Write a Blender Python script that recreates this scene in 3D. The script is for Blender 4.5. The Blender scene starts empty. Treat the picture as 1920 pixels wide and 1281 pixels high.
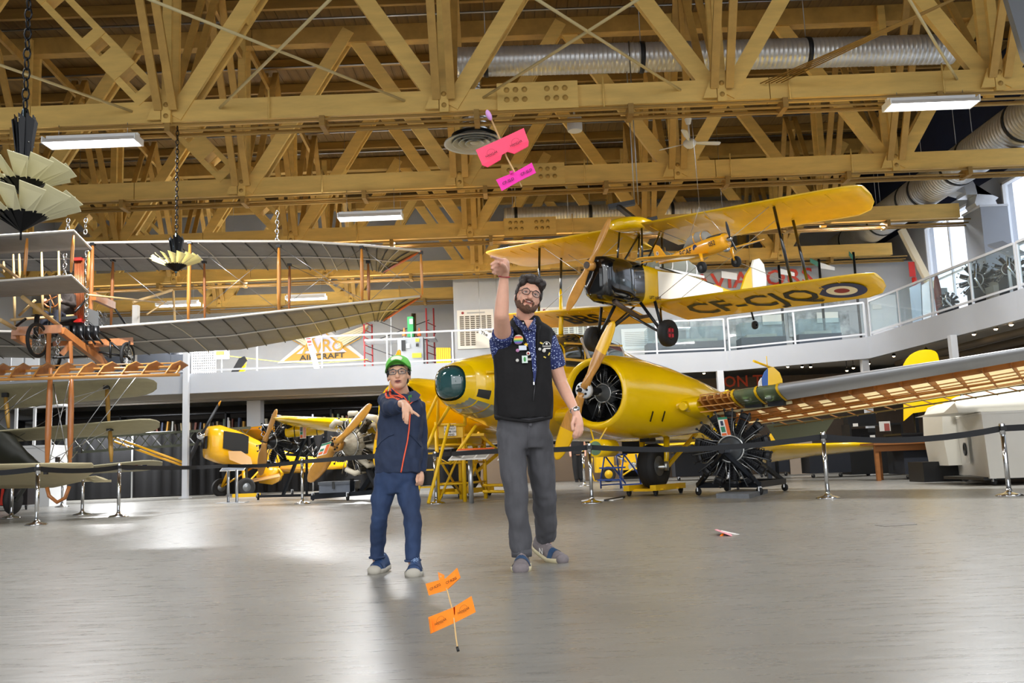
import bpy, math, random
from mathutils import Vector as V, Matrix, Euler
random.seed(7)
SC = bpy.context.scene
COL = SC.collection
# ---------------------------------------------------------------- camera
FPX, CX, CY, CAMH = 1700.0, 960.0, 640.5, 0.70
PITCH = math.atan(228 / FPX); ROLL = 0.0392
_R = V((1, 0, 0)); _F = V((0, math.cos(PITCH), math.sin(PITCH))); _U = V((0, -math.sin(PITCH), math.cos(PITCH)))
IR = _R * math.cos(ROLL) - _U * math.sin(ROLL); IU = _U * math.cos(ROLL) + _R * math.sin(ROLL)
cam = bpy.data.objects.new('camera', bpy.data.cameras.new('camera')); COL.objects.link(cam)
m = Matrix((IR, IU, -_F)).transposed().to_4x4(); m.translation = V((0, 0, CAMH)); cam.matrix_world = m
cam.data.sensor_fit = 'HORIZONTAL'; cam.data.sensor_width = 36.0; cam.data.lens = FPX / 1920 * 36
cam.data.clip_start = 0.1; cam.data.clip_end = 300
SC.camera = cam
# ---------------------------------------------------------------- light: overcast sky through the open hangar front and the windows
wd = bpy.data.worlds.new('sky'); SC.world = wd; wd.use_nodes = True
wd.node_tree.nodes['Background'].inputs[0].default_value = (0.97, 0.985, 1.0, 1)
wd.node_tree.nodes['Background'].inputs[1].default_value = 2.0
SC.view_settings.view_transform = 'Standard'; SC.view_settings.look = 'None'
SC.view_settings.exposure = 0.36; SC.view_settings.gamma = 1.0; SC.view_settings.use_curve_mapping = False
TUBE_POWER = 520.0      # watts of one fluorescent fixture
TUBE_GLOW = 14.0
# ---------------------------------------------------------------- measuring: a pixel of the photograph + a distance -> a point of the hall
def ray(px, py): return _F + IR * ((px - CX) / FPX) + IU * ((CY - py) / FPX)
def at(px, py, Y):
    d = ray(px, py); return V((0, 0, CAMH)) + d * (Y / d.y)
def on(px, py, Z=0.0):
    d = ray(px, py); return V((0, 0, CAMH)) + d * ((Z - CAMH) / d.z)
# ---------------------------------------------------------------- materials
def c(h, a=1.0):
    h = h.lstrip('#'); r = []
    for i in (0, 2, 4):
        x = int(h[i:i+2], 16) / 255; r.append(x / 12.92 if x <= 0.04045 else ((x + 0.055) / 1.055) ** 2.4)
    return (*r, a)
MATS = {}
def mat(name, col, rough=0.5, metal=0.0, noise=0.0, scale=6.0, stretch=(1, 1, 1), bump=0.0, coat=0.0, alpha=1.0, trans=0.0, emit=0.0, col2=None, spec=0.5, sss=0.0):
    if name in MATS: return MATS[name]
    M = bpy.data.materials.new(name); M.use_nodes = True; nt = M.node_tree; N = nt.nodes; L = nt.links
    b = N['Principled BSDF']; col = c(col) if isinstance(col, str) else col
    b.inputs['Base Color'].default_value = col; b.inputs['Roughness'].default_value = rough; b.inputs['Metallic'].default_value = metal
    b.inputs['Coat Weight'].default_value = coat; b.inputs['Coat Roughness'].default_value = 0.06
    b.inputs['Alpha'].default_value = alpha; b.inputs['Transmission Weight'].default_value = trans
    b.inputs['Specular IOR Level'].default_value = spec
    if sss: b.inputs['Subsurface Weight'].default_value = sss; b.inputs['Subsurface Radius'].default_value = (0.012, 0.004, 0.002)
    if emit: b.inputs['Emission Color'].default_value = col; b.inputs['Emission Strength'].default_value = emit
    if noise or bump or col2:
        tc = N.new('ShaderNodeTexCoord'); mp = N.new('ShaderNodeMapping'); mp.inputs['Scale'].default_value = stretch
        L.new(tc.outputs['Object'], mp.inputs['Vector'])
        nz = N.new('ShaderNodeTexNoise'); nz.inputs['Scale'].default_value = scale; nz.inputs['Detail'].default_value = 5; nz.inputs['Roughness'].default_value = 0.6
        L.new(mp.outputs[0], nz.inputs['Vector'])
        if noise or col2:
            rp = N.new('ShaderNodeValToRGB'); rp.color_ramp.elements[0].position = 0.3; rp.color_ramp.elements[1].position = 0.7
            k = 1 - noise; rp.color_ramp.elements[0].color = c(col2) if col2 else (col[0]*k, col[1]*k, col[2]*k, 1)
            k = 1 + noise * 0.5; rp.color_ramp.elements[1].color = col if col2 else (min(1, col[0]*k), min(1, col[1]*k), min(1, col[2]*k), 1)
            L.new(nz.outputs['Fac'], rp.inputs['Fac']); L.new(rp.outputs['Color'], b.inputs['Base Color'])
        if bump:
            bp = N.new('ShaderNodeBump'); bp.inputs['Strength'].default_value = bump; bp.inputs['Distance'].default_value = 0.02
            L.new(nz.outputs['Fac'], bp.inputs['Height']); L.new(bp.outputs['Normal'], b.inputs['Normal'])
    MATS[name] = M; return M
def glass(name, tint, alpha, rough=0.03):
    """window glass: mostly see-through, with a real reflection"""
    if name in MATS: return MATS[name]
    M = bpy.data.materials.new(name); M.use_nodes = True; nt = M.node_tree; N = nt.nodes; L = nt.links
    N.remove(N['Principled BSDF']); out = N['Material Output']
    tr = N.new('ShaderNodeBsdfTransparent'); tr.inputs[0].default_value = c(tint)
    gl = N.new('ShaderNodeBsdfGlossy'); gl.inputs['Roughness'].default_value = rough
    df = N.new('ShaderNodeBsdfDiffuse'); df.inputs[0].default_value = c(tint)
    fr = N.new('ShaderNodeFresnel'); fr.inputs[0].default_value = 1.5
    m1 = N.new('ShaderNodeMixShader'); m1.inputs[0].default_value = alpha
    L.new(tr.outputs[0], m1.inputs[1]); L.new(df.outputs[0], m1.inputs[2])
    ge = N.new('ShaderNodeNewGeometry'); mu = N.new('ShaderNodeMath'); mu.operation = 'MULTIPLY'; iv = N.new('ShaderNodeMath'); iv.operation = 'SUBTRACT'; iv.inputs[0].default_value = 1
    L.new(ge.outputs['Backfacing'], iv.inputs[1]); L.new(fr.outputs[0], mu.inputs[0]); L.new(iv.outputs[0], mu.inputs[1])      # reflect on the outer face only
    m2 = N.new('ShaderNodeMixShader'); L.new(mu.outputs[0], m2.inputs[0]); L.new(m1.outputs[0], m2.inputs[1]); L.new(gl.outputs[0], m2.inputs[2])
    L.new(m2.outputs[0], out.inputs[0]); MATS[name] = M; return M
def sheer(name, col):
    """thin fabric that lets light through"""
    M = bpy.data.materials.new(name); M.use_nodes = True; nt = M.node_tree; N = nt.nodes; N.remove(N['Principled BSDF'])
    a = N.new('ShaderNodeBsdfDiffuse'); b = N.new('ShaderNodeBsdfTranslucent'); a.inputs[0].default_value = b.inputs[0].default_value = c(col); mx = N.new('ShaderNodeMixShader'); mx.inputs[0].default_value = .45
    nt.links.new(a.outputs[0], mx.inputs[1]); nt.links.new(b.outputs[0], mx.inputs[2]); nt.links.new(mx.outputs[0], N['Material Output'].inputs[0]); MATS[name] = M; return M
def emis(name, col, s):
    if name in MATS: return MATS[name]
    M = bpy.data.materials.new(name); M.use_nodes = True; nt = M.node_tree; nt.nodes.remove(nt.nodes['Principled BSDF'])
    e = nt.nodes.new('ShaderNodeEmission'); e.inputs[0].default_value = c(col); e.inputs[1].default_value = s
    nt.links.new(e.outputs[0], nt.nodes['Material Output'].inputs[0]); MATS[name] = M; return M
# ---------------------------------------------------------------- mesh building
WM = {}                      # world matrix of every object made here
def basis(d, up=(0, 0, 1)):
    """columns: side, up, along"""
    d = V(d).normalized(); u = V(up)
    if abs(d.dot(u.normalized())) > 0.999: u = V((0, 1, 0)) if abs(d.y) < 0.9 else V((1, 0, 0))
    s = d.cross(u).normalized(); u2 = s.cross(d).normalized(); return s, u2, d
class MB:
    def __init__(self): self.v = []; self.f = []; self.mi = []; self.sm = []
    def add(self, vs, fs, mi=0, sm=False):
        o = len(self.v); self.v += [V(p) for p in vs]
        for f in fs: self.f.append([i + o for i in f]); self.mi.append(mi); self.sm.append(sm)
        return self
    def box(self, ctr, s, mi=0, R=None):
        x, y, z = s[0]/2, s[1]/2, s[2]/2; vs = [V((a*x, b*y, d*z)) for a in (-1, 1) for b in (-1, 1) for d in (-1, 1)]
        if R is not None: vs = [R @ p for p in vs]
        vs = [p + V(ctr) for p in vs]
        return self.add(vs, [(0, 1, 3, 2), (4, 6, 7, 5), (0, 4, 5, 1), (2, 3, 7, 6), (0, 2, 6, 4), (1, 5, 7, 3)], mi)
    def bb(self, lo, hi, mi=0): return self.box([(lo[i]+hi[i])/2 for i in range(3)], [abs(hi[i]-lo[i]) for i in range(3)], mi)
    def bar(self, a, b, w, h, up=(0, 0, 1), mi=0):
        a, b = V(a), V(b); s, u, d = basis(b - a, up); s = s*w/2; u = u*h/2
        vs = [a-s-u, a+s-u, a+s+u, a-s+u, b-s-u, b+s-u, b+s+u, b-s+u]
        return self.add(vs, [(0, 1, 2, 3), (7, 6, 5, 4), (0, 4, 5, 1), (1, 5, 6, 2), (2, 6, 7, 3), (3, 7, 4, 0)], mi)
    def loft(self, rings, mi=0, sm=True, c0=True, c1=True, closed=True):
        n = len(rings[0]); vs = [p for r in rings for p in r]; fs = []
        for i in range(len(rings) - 1):
            for j in range(n if closed else n - 1):
                k = (j + 1) % n; fs.append((i*n+j, i*n+k, (i+1)*n+k, (i+1)*n+j))
        self.add(vs, fs, mi, sm); o = len(self.v) - len(vs)
        for flag, i in ((c0, 0), (c1, len(rings) - 1)):
            if flag:
                r = [o + i*n + j for j in range(n)]; self.f.append(r[::-1] if i == 0 else r); self.mi.append(mi); self.sm.append(False)
        return self
    def tube(self, pts, r, n=8, mi=0, caps=True, sm=True):
        pts = [V(p) for p in pts]; rs = r if isinstance(r, (list, tuple)) else [r]*len(pts); rings = []; s0 = None
        for i, p in enumerate(pts):
            d = (pts[min(i+1, len(pts)-1)] - pts[max(i-1, 0)]).normalized()
            if s0 is None: s, u, _ = basis(d)
            else:
                s = (s0 - d * s0.dot(d)).normalized(); u = s.cross(d).normalized()
            s0 = s
            rings.append([p + (s*math.cos(2*math.pi*k/n) + u*math.sin(2*math.pi*k/n))*rs[i] for k in range(n)])
        return self.loft(rings, mi, sm, caps, caps)
    def cyl(self, a, b, r0, r1=None, n=12, mi=0, caps=True): return self.tube([a, b], [r0, r0 if r1 is None else r1], n, mi, caps)
    def lathe(self, prof, o=(0, 0, 0), axis=(0, 0, 1), n=20, mi=0, sm=True, caps=False):
        s, u, d = basis(axis); o = V(o)
        return self.loft([[o + d*h + (s*math.cos(2*math.pi*k/n) + u*math.sin(2*math.pi*k/n))*max(r, 1e-4) for k in range(n)] for r, h in prof], mi, sm, caps, caps)
    def ell(self, ctr, r, nu=14, nv=9, mi=0, R=None):
        r = (r, r, r) if isinstance(r, (int, float)) else r; ctr = V(ctr); rings = []
        for i in range(nv + 1):
            t = math.pi*i/nv; z = -math.cos(t); q = max(math.sin(t), 1e-3); ring = []
            for k in range(nu):
                p = V((r[0]*q*math.cos(2*math.pi*k/nu), r[1]*q*math.sin(2*math.pi*k/nu), r[2]*z)); ring.append(ctr + (R @ p if R is not None else p))
            rings.append(ring)
        return self.loft(rings, mi, True, False, False)
    def prism(self, poly, d, mi=0, sm=False):
        """flat polygon (3D points) given thickness d (vector)"""
        a = [V(p) for p in poly]; d = V(d); n = len(a); vs = a + [p + d for p in a]
        fs = [list(range(n))[::-1], [i + n for i in range(n)]] + [(i, (i+1) % n, (i+1) % n + n, i + n) for i in range(n)]
        return self.add(vs, fs, mi, sm)
    def torus(self, ctr, axis, R, r, n=24, k=8, mi=0, squash=1.0):
        s, u, d = basis(axis); ctr = V(ctr); rings = []
        for i in range(n):
            a = 2*math.pi*i/n; e = s*math.cos(a) + u*math.sin(a)
            rings.append([ctr + e*(R + r*math.cos(2*math.pi*j/k)) + d*r*squash*math.sin(2*math.pi*j/k) for j in range(k)])
        rings.append(rings[0]); return self.loft(rings, mi, True, False, False)
    def xf(self, M):
        self.v = [M @ p for p in self.v]; return self
    def build(self, name, mats, parent=None, local=False, origin=None, **props):
        ms = mats if isinstance(mats, (list, tuple)) else [mats]
        if parent is not None: Mw = WM[parent.name]
        elif origin is not None: Mw = Matrix.Translation(V(origin))
        else: Mw = Matrix.Identity(4)
        inv = Matrix.Identity(4) if local else Mw.inverted()
        me = bpy.data.meshes.new(name); me.from_pydata([tuple(inv @ p) for p in self.v], [], self.f)
        for k in ms: me.materials.append(k)
        me.polygons.foreach_set('material_index', self.mi); me.polygons.foreach_set('use_smooth', self.sm); me.update()
        o = bpy.data.objects.new(name, me); COL.objects.link(o)
        if parent is not None: o.parent = parent; WM[o.name] = Mw
        else: o.matrix_world = Mw; WM[o.name] = Mw
        for k, val in props.items(): o[k] = val
        return o
def thing(name, label, cat, loc=(0, 0, 0), M=None, group=None):
    o = bpy.data.objects.new(name, None); COL.objects.link(o); o.empty_display_size = 0.2
    o.matrix_world = M if M is not None else Matrix.Translation(V(loc)); WM[o.name] = o.matrix_world.copy() if M is None else M.copy()
    o['label'] = label; o['category'] = cat
    if group: o['group'] = group
    return o
def tag(o, label, cat, group=None):
    o['label'] = label; o['category'] = cat
    if group: o['group'] = group
    return o
def dup(o, M=None, parent=None, label=None, group=None):
    """copy a thing with copies of its parts and sub-parts"""
    n = o.copy(); COL.objects.link(n)
    if parent is None:
        n.matrix_world = M; WM[n.name] = M.copy()
    else: n.parent = parent; WM[n.name] = WM[parent.name]
    if label: n['label'] = label
    if group: n['group'] = group
    for ch in list(o.children): dup(ch, None, n)
    return n
def share(name, me_obj, loc, parent, R=None):
    """another piece sharing mesh data, placed in the parent's own frame"""
    o = bpy.data.objects.new(name, me_obj.data); COL.objects.link(o); o.parent = parent
    o.matrix_basis = Matrix.Translation(V(loc)) @ (R.to_4x4() if R is not None else Matrix.Identity(4)); return o
_txt = {}
def text_mb(s, size, mi=0, thick=0.0, squeeze=1.0):
    """lettering as a flat mesh in the XY plane, centred; returns list of verts, faces"""
    cu = bpy.data.curves.new('lettering', 'FONT'); cu.body = s; cu.size = size; cu.align_x = 'CENTER'; cu.align_y = 'CENTER'; cu.resolution_u = 2; cu.extrude = thick; cu.offset = size*.014
    o = bpy.data.objects.new('lettering', cu); COL.objects.link(o); bpy.context.view_layer.update()
    me = bpy.data.meshes.new_from_object(o.evaluated_get(bpy.context.evaluated_depsgraph_get()))
    vs = [V((v.co.x*squeeze, v.co.y, v.co.z)) for v in me.vertices]; fs = [list(p.vertices) for p in me.polygons]
    bpy.data.objects.remove(o); bpy.data.curves.remove(cu); bpy.data.meshes.remove(me); return vs, fs
def write(s, size, o, x, y, material, parent, name='lettering', mapf=None, squeeze=1.0, off=0.004, **k):
    """letters laid at o with axes x (reading direction) and y (up)"""
    vs, fs = text_mb(s, size, squeeze=squeeze); x, y, o = V(x).normalized(), V(y).normalized(), V(o); n = x.cross(y)
    mb = MB(); mb.add([mapf(p) if mapf else o + x*p.x + y*p.y + n*off for p in vs], fs); return mb.build(name, material, parent, **k)
# ---------------------------------------------------------------- shared materials
Y_TRUSS = mat('yellow painted timber', '#e0bb69', 0.6, noise=0.16, scale=3.0, stretch=(0.35, 2, 2), bump=0.15)
Y_TRUSS2 = mat('older yellow painted timber', '#b8924a', 0.65, noise=0.25, scale=4, stretch=(0.5, 1, 0.5), bump=0.15)
ROOFWOOD = mat('roof planks', '#735727', 0.75, noise=0.35, scale=2.2, stretch=(3, .2, 1), bump=0.1)
PURLIN = mat('purlin timber', '#9c7a3c', 0.7, noise=0.25, scale=3, stretch=(.3, 2, 2))
STEEL = mat('steel', '#a9abad', 0.3, 1.0)
CHROME = mat('chrome', '#d4d6d8', 0.12, 1.0)
DARKSTEEL = mat('dark steel', '#2a2b2e', 0.45, 0.6)
BLACK = mat('black paint', '#111214', 0.4)
BLACKGLOSS = mat('glossy black paint', '#0b0c0e', 0.12, coat=0.8)
RUBBER = mat('rubber', '#1c1c1d', 0.75)
WHITE = mat('white paint', '#d9dbdd', 0.5)
PAPERWHITE = mat('white paper', '#e8e6e0', 0.8)
GREYPAINT = mat('pale grey painted steel', '#c3c6cb', 0.45)
YELLOW = mat('yellow aircraft enamel', '#f6c800', 0.22, coat=0.6, noise=0.05, scale=2)
YELLOWFAB = mat('yellow doped fabric', '#e6b900', 0.38, coat=0.25, noise=0.1, scale=3)
YELLOWTOOL = mat('yellow tool paint', '#e8b90c', 0.45)
WOODSTRUT = mat('varnished strut', '#b5713a', 0.4, noise=0.25, scale=8, stretch=(1, 1, .1), coat=0.3)
WOODLIGHT = mat('varnished spruce', '#d2944a', 0.4, noise=0.25, scale=6, stretch=(.3, .3, 1), coat=0.3)
WOODRIB = mat('bare spruce ribs', '#b5702c', 0.5, noise=0.25, scale=5)
BAMBOO = mat('bamboo', '#c9a874', 0.5, noise=0.2, scale=5)
# ================================================================ THE HALL
def floor_mat():
    M = bpy.data.materials.new('sealed concrete'); M.use_nodes = True; nt = M.node_tree; N = nt.nodes; L = nt.links; b = N['Principled BSDF']
    tc = N.new('ShaderNodeTexCoord')
    def nz(scale, st, det=6):
        mp = N.new('ShaderNodeMapping'); mp.inputs['Scale'].default_value = st; L.new(tc.outputs['Object'], mp.inputs[0])
        n = N.new('ShaderNodeTexNoise'); n.inputs['Scale'].default_value = scale; n.inputs['Detail'].default_value = det; n.inputs['Roughness'].default_value = 0.65; L.new(mp.outputs[0], n.inputs[0]); return n
    a = nz(0.8, (0.5, 1.6, 1)); d = nz(9, (0.35, 2.2, 1)); e = nz(160, (.5, 1, 1), 3)
    r = N.new('ShaderNodeValToRGB'); r.color_ramp.elements[0].position = .2; r.color_ramp.elements[1].position = .85
    r.color_ramp.elements[0].color = c('#7e7c76'); r.color_ramp.elements[1].color = c('#96948d')
    m1 = N.new('ShaderNodeMix'); m1.data_type = 'FLOAT'; m1.inputs[0].default_value = .35; L.new(a.outputs[0], m1.inputs[2]); L.new(d.outputs[0], m1.inputs[3])
    L.new(m1.outputs[0], r.inputs[0])
    m2 = N.new('ShaderNodeMix'); m2.data_type = 'RGBA'; m2.blend_type = 'OVERLAY'; m2.inputs[0].default_value = .3; L.new(r.outputs[0], m2.inputs[6]); L.new(e.outputs[0], m2.inputs[7]); L.new(m2.outputs[2], b.inputs['Base Color'])
    rr = N.new('ShaderNodeMapRange'); rr.inputs[1].default_value = .3; rr.inputs[2].default_value = .7; rr.inputs[3].default_value = .24; rr.inputs[4].default_value = .36
    L.new(d.outputs[0], rr.inputs[0]); L.new(rr.outputs[0], b.inputs['Roughness'])
    bp = N.new('ShaderNodeBump'); bp.inputs['Strength'].default_value = .06; bp.inputs['Distance'].default_value = .01; L.new(d.outputs[0], bp.inputs['Height']); L.new(bp.outputs[0], b.inputs['Normal'])
    b.inputs['Specular IOR Level'].default_value = .6
    return M
FLOOR = floor_mat()
XL, XR, YF, YB, ZT = -19.0, 14.3, -5.0, 37.0, 11.82
MB().bb((XL - .3, YF, -.2), (XR + .3, YB + .3, 0)).build('floor', FLOOR, kind='structure')
MB().bb((-80, -70, -.3), (80, YF, -.05)).build('ground', mat('apron concrete', '#8f8d89', .8, noise=.1, scale=1), kind='structure')
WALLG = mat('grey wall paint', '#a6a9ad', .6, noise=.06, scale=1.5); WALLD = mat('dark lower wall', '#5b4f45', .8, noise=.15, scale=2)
NAVY = mat('navy cladding', '#16213f', .8, noise=.15, scale=2)
# back wall, wide panel wall of the gallery, left wall
MB().bb((XL, YB, 0), (XR, YB + .25, ZT + .4)).build('wall_back', WALLG, kind='structure')
MB().bb((XL - .25, YF, 0), (XL, YB, ZT + .4)).build('wall_left', mat('left wall', '#8d8f92', .7), kind='structure')
MB().bb((-2.0, 31.35, 4.0), (XR, 31.55, 7.22)).build('wall_gallery', WALLG, kind='structure')
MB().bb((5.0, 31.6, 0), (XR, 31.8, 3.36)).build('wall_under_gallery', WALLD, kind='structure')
# right wall: piers between tall windows
wins = [(-3, 2), (4, 8.5), (10.5, 15), (17, 20.5), (22, 25.4), (27.3, 30.4)]
WZ0, WZ1 = 4.3, 8.15
mb = MB(); mb.bb((XR, YF, 0), (XR + .3, YB, WZ0)); y0 = YF
for a, b_ in wins: mb.bb((XR, y0, WZ0), (XR + .3, a, WZ1)); y0 = b_
mb.bb((XR, y0, WZ0), (XR + .3, YB, WZ1)); mb.bb((XR, YF, WZ1), (XR + .3, YB, WZ1 + .3))
mb.bb((XR, YF, WZ1 + .3), (XR + .3, YB, ZT + .4), 1)
mb.build('wall_right', [mat('right wall paint', '#a9adb3', .6), NAVY], kind='structure')
WGL = glass('window glass', '#f4f8ff', .12)
for i, (a, b_) in enumerate(wins):
    w = MB()
    w.bb((XR - .04, a, WZ0), (XR + .12, a + .07, WZ1)); w.bb((XR - .04, b_ - .07, WZ0), (XR + .12, b_, WZ1)); w.bb((XR - .04, a, WZ0), (XR + .12, b_, WZ0 + .07)); w.bb((XR - .04, a, WZ1 - .07), (XR + .12, b_, WZ1))
    w.bb((XR + .02, (a+b_)/2 - .03, WZ0), (XR + .08, (a+b_)/2 + .03, WZ1)); w.bb((XR + .02, a, 6.2), (XR + .08, b_, 6.26))
    o = w.build('window_%d' % (i + 1), WHITE, kind='structure'); MB().bb((XR + .045, a, WZ0), (XR + .055, b_, WZ1)).build('pane', WGL, o)
# roof: deck, planks running front to back, purlins
roof = MB().bb((XL - .3, YF, ZT + .06), (XR + .3, YB + .3, ZT + .3)).build('ceiling', ROOFWOOD, kind='structure')
pl = None; x = XL + .15; i = 0
while x < XR + .2:
    me = MB().bb((-.128, YF, -.03), (.128, YB, .03)) if pl is None else None
    if pl is None: pl = me.build('roof_plank', ROOFWOOD, roof, local=True); pl.location = (x, 0, ZT + .03)
    else: share('roof_plank', pl, (x, 0, ZT + .03 + random.uniform(-.012, 0)), roof)
    x += .265
pu = None; y = 9.0
while y < YB:
    if pu is None: pu = MB().bb((XL, -.05, 0), (XR, .05, .25)).build('purlin', PURLIN, roof, local=True); pu.location = (0, y, ZT - .27)
    else: share('purlin', pu, (0, y, ZT - .27), roof)
    y += 1.6
cdt = None
for k, y in enumerate((14.6, 17.9, 20.6, 23.2, 25.4, 28.1, 30.0, 33.2)):
    if cdt is None: cdt = MB().cyl((XL, 0, 0), (XR, 0, 0), .025, n=6).build('conduit', STEEL, roof, local=True); cdt.location = (0, y, ZT - .32)
    else: share('conduit', cdt, (0, y, ZT - .32), roof)
# ---------------------------------------------------------------- roof trusses
TY = [16.5, 21.2, 26.0, 30.8, 35.6]; JX = [-16.76, -11.54, -6.32, -1.10, 4.12, 9.34]
ZB, ZBt, ZTb = 7.32, 7.74, 11.1
def truss(Y, label):
    t = thing('roof_truss', label, 'roof truss', (0, Y, 0), group='yellow timber roof trusses'); A = lambda mb, n, m_=Y_TRUSS: mb.build(n, m_, t, local=True)
    cuts = [XL, -8.93, 5.05, 13.25]
    for a, b_ in zip(cuts, cuts[1:]): A(MB().bb((a + .008, -.14, ZB), (b_ - .008, .14, ZBt)), 'bottom_chord')
    for a, b_ in zip([XL, -6.1, 6.8], [-6.1, 6.8, XR]): A(MB().bb((a + .008, -.14, ZTb), (b_ - .008, .14, ZTb + .42)), 'top_chord', Y_TRUSS2)
    sp = None
    for x0, x1 in ((-.1, 1.42),):
        s_ = A(MB().bb((x0, -.235, ZB - .06), (x1, -.14, ZBt + .05)), 'splice_plate')
        for k in (.12, .23, .34, .62, .73, .84):
            for z in (ZB + .14, ZB + .33):
                if sp is None: sp = MB().lathe([(.001, .022), (.03, .022), (.03, .012), (.055, .01), (.055, 0)], (0, 0, 0), (0, -1, 0), 10).build('bolt', Y_TRUSS2, s_, local=True); sp.location = (x0 + (x1-x0)*k, -.236, z)
                else: share('bolt', sp, (x0 + (x1-x0)*k, -.236, z), s_)
    for x in JX:
        A(MB().bb((x - .085, -.25, ZB - .05), (x + .085, -.15, ZTb + .35)), 'vertical'); A(MB().bb((x - .085, .15, ZB - .05), (x + .085, .25, ZTb + .35)), 'vertical')
        for z in (ZB + .08, ZB + .3): A(MB().lathe([(.001, .02), (.03, .02), (.03, .01), (.05, .01), (.05, 0)], (x, -.25, z), (0, -1, 0), 10), 'bolt', Y_TRUSS2)
        up = V((0, 1, 0)); tp = V((x + 2.6, 0, ZTb + .3)); lo = V((x + .12, 0, ZB + .1))
        for s in (-1, 1): A(MB().bar(lo + V((0, s*.13, 0)), tp + V((0, s*.13, 0)), .3, .085, up), 'diagonal')        # doubled planks, up to the right
        d = (tp - lo).normalized()
        for k in (.1, 2.3): A(MB().bar(lo + d*k, lo + d*(k + .28), .28, .17, up), 'packing_block')
        tl = V((x - 2.6, 0, ZTb + .3)); ll = V((x - .12, 0, ZB + .25))
        if x in (-6.32, -11.54, -16.76):                                                              # battened double member
            tl = V((x - 3.6, 0, ZTb + .3))
            d = (tl - ll).normalized(); nr = V((d.z, 0, -d.x))
            for s in (-1, 1): A(MB().bar(ll + nr*s*.2, tl + nr*s*.2, .13, .3, up), 'diagonal')
            for k in (.35, 1.05, 1.9, 3.2): A(MB().bar(ll + d*k, ll + d*(k + (.55 if k == 1.05 else .22)), .5, .34, up), 'batten')
        else: A(MB().bar(ll, tl, .32, .14, up), 'diagonal')
        # gusset with a slanted foot
        A(MB().prism([(x - .36, -.2, ZB + .02), (x - .1, -.2, ZB + .02), (x - .1, -.2, ZBt - .02), (x - .2, -.2, ZBt - .02)], (0, -.05, 0)), 'foot_block')
    mb = MB()
    for k, (dy, z) in enumerate(((-.2, 7.24), (-.06, 7.17), (.1, 7.12), (.22, 7.2))): mb.cyl((XL, dy, z), (13.7, dy, z), .024, n=6)
    A(mb, 'conduit', PURLIN)
    x = -15.0
    while x < 13: A(MB().bb((x - .05, -.24, 7.1), (x + .05, .24, 7.3)), 'conduit_hanger', PURLIN); x += 2.9
    for x in (1.9, 5.4, 8.3, -4.4): A(MB().cyl((x, -.2, ZB - .06), (x, -.2, ZBt + .12), .017, n=6), 'tie_bolt')
    return t
t0 = truss(TY[0], 'yellow timber roof truss nearest the camera, above the grey ceiling diffuser and both foam gliders')
for Y, l in zip(TY[1:], ('second yellow roof truss, its chord just above the tubular lamp between the two people', 'third yellow roof truss, its chord behind the upper wing of the hanging yellow biplane',
        'fourth yellow roof truss, resting just above the grey gallery wall with the red letters', 'farthest yellow roof truss, low behind the dark grey wings at the back wall')):
    dup(t0, Matrix.Translation((0, Y, 0)), label=l)
# sway bracing between the trusses, one frame per joint and bay
n_ = 0
for bi, (ya, yb) in enumerate(zip([11.7] + TY[:-1], TY)):
    for x in JX[1:]:
        if bi == 0 and x < -12: continue
        b_ = thing('sway_brace', 'thin yellow timber V-brace %s, %s joint from the left' % (('before the nearest roof truss', 'between the nearest and second roof trusses', 'between the second and third roof trusses', 'between the third and fourth roof trusses', 'between the fourth and farthest roof trusses')[bi], ('first', 'second', 'third', 'fourth', 'fifth')[JX.index(x) - 1]), 'brace', (x, yb, ZB), group='sway braces between the trusses')
        for s in (-1, 1):
            MB().bar((x + s*.14, yb - .25, ZB + .2), (x + s*.14, (ya+yb)/2, ZT - .3), .06, .15, (1, 0, 0)).build('brace_plank', Y_TRUSS2, b_)
            if bi: MB().bar((x + s*.14, ya + .25, ZB + .2), (x + s*.14, (ya+yb)/2, ZT - .3), .06, .15, (1, 0, 0)).build('brace_plank', Y_TRUSS2, b_)
        MB().bb((x - .1, (ya+yb)/2 - .12, ZT - .75), (x + .1, (ya+yb)/2 + .12, ZT - .45)).build('spacer_block', Y_TRUSS2, b_)
        if bi and x < 9: MB().bar((x, ya + .3, ZTb + .2), (x, yb - .3, ZTb - .3), .08, .2).build('strut', Y_TRUSS2, b_)
# steel tie rods crossing below the roof, running from the first truss towards the camera
for ri, (xa, xb) in enumerate(((-7.0, -9.7), (-1.85, -5.4), (-5.34, -2.0), (3.36, -.1), (-.36, 2.8), (8.59, 5.4))):
    tag(MB().cyl((xa, 16.36, 7.56), (xb, 11.9, 7.56), .026, n=8).build('tie_rod', mat('painted rod', '#c9b98a', .5), origin=(xa, 16.36, 7.56)), 'pale tie rod rising from the nearest truss, ' + ('at the far left above the lit lamp', 'ending left of the ceiling diffuser', 'starting above the lit lamp, leaning right', 'ending right of the ceiling fan', 'starting above the ceiling diffuser', 'ending above the right lit lamp')[ri], 'tie rod', 'crossed tie rods')
mb = MB()
for k in range(5): mb.cyl((4.86 + .1*k, 16.3, 7.6), (8.0 + .16*k, 12.6, 7.75 + .08*k), .012, n=5)
tag(mb.build('cable_bundle', PURLIN, origin=(4.86, 16.3, 7.6)), 'bundle of thin pale cables fanning to the upper right in front of the big duct', 'cables')
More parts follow.
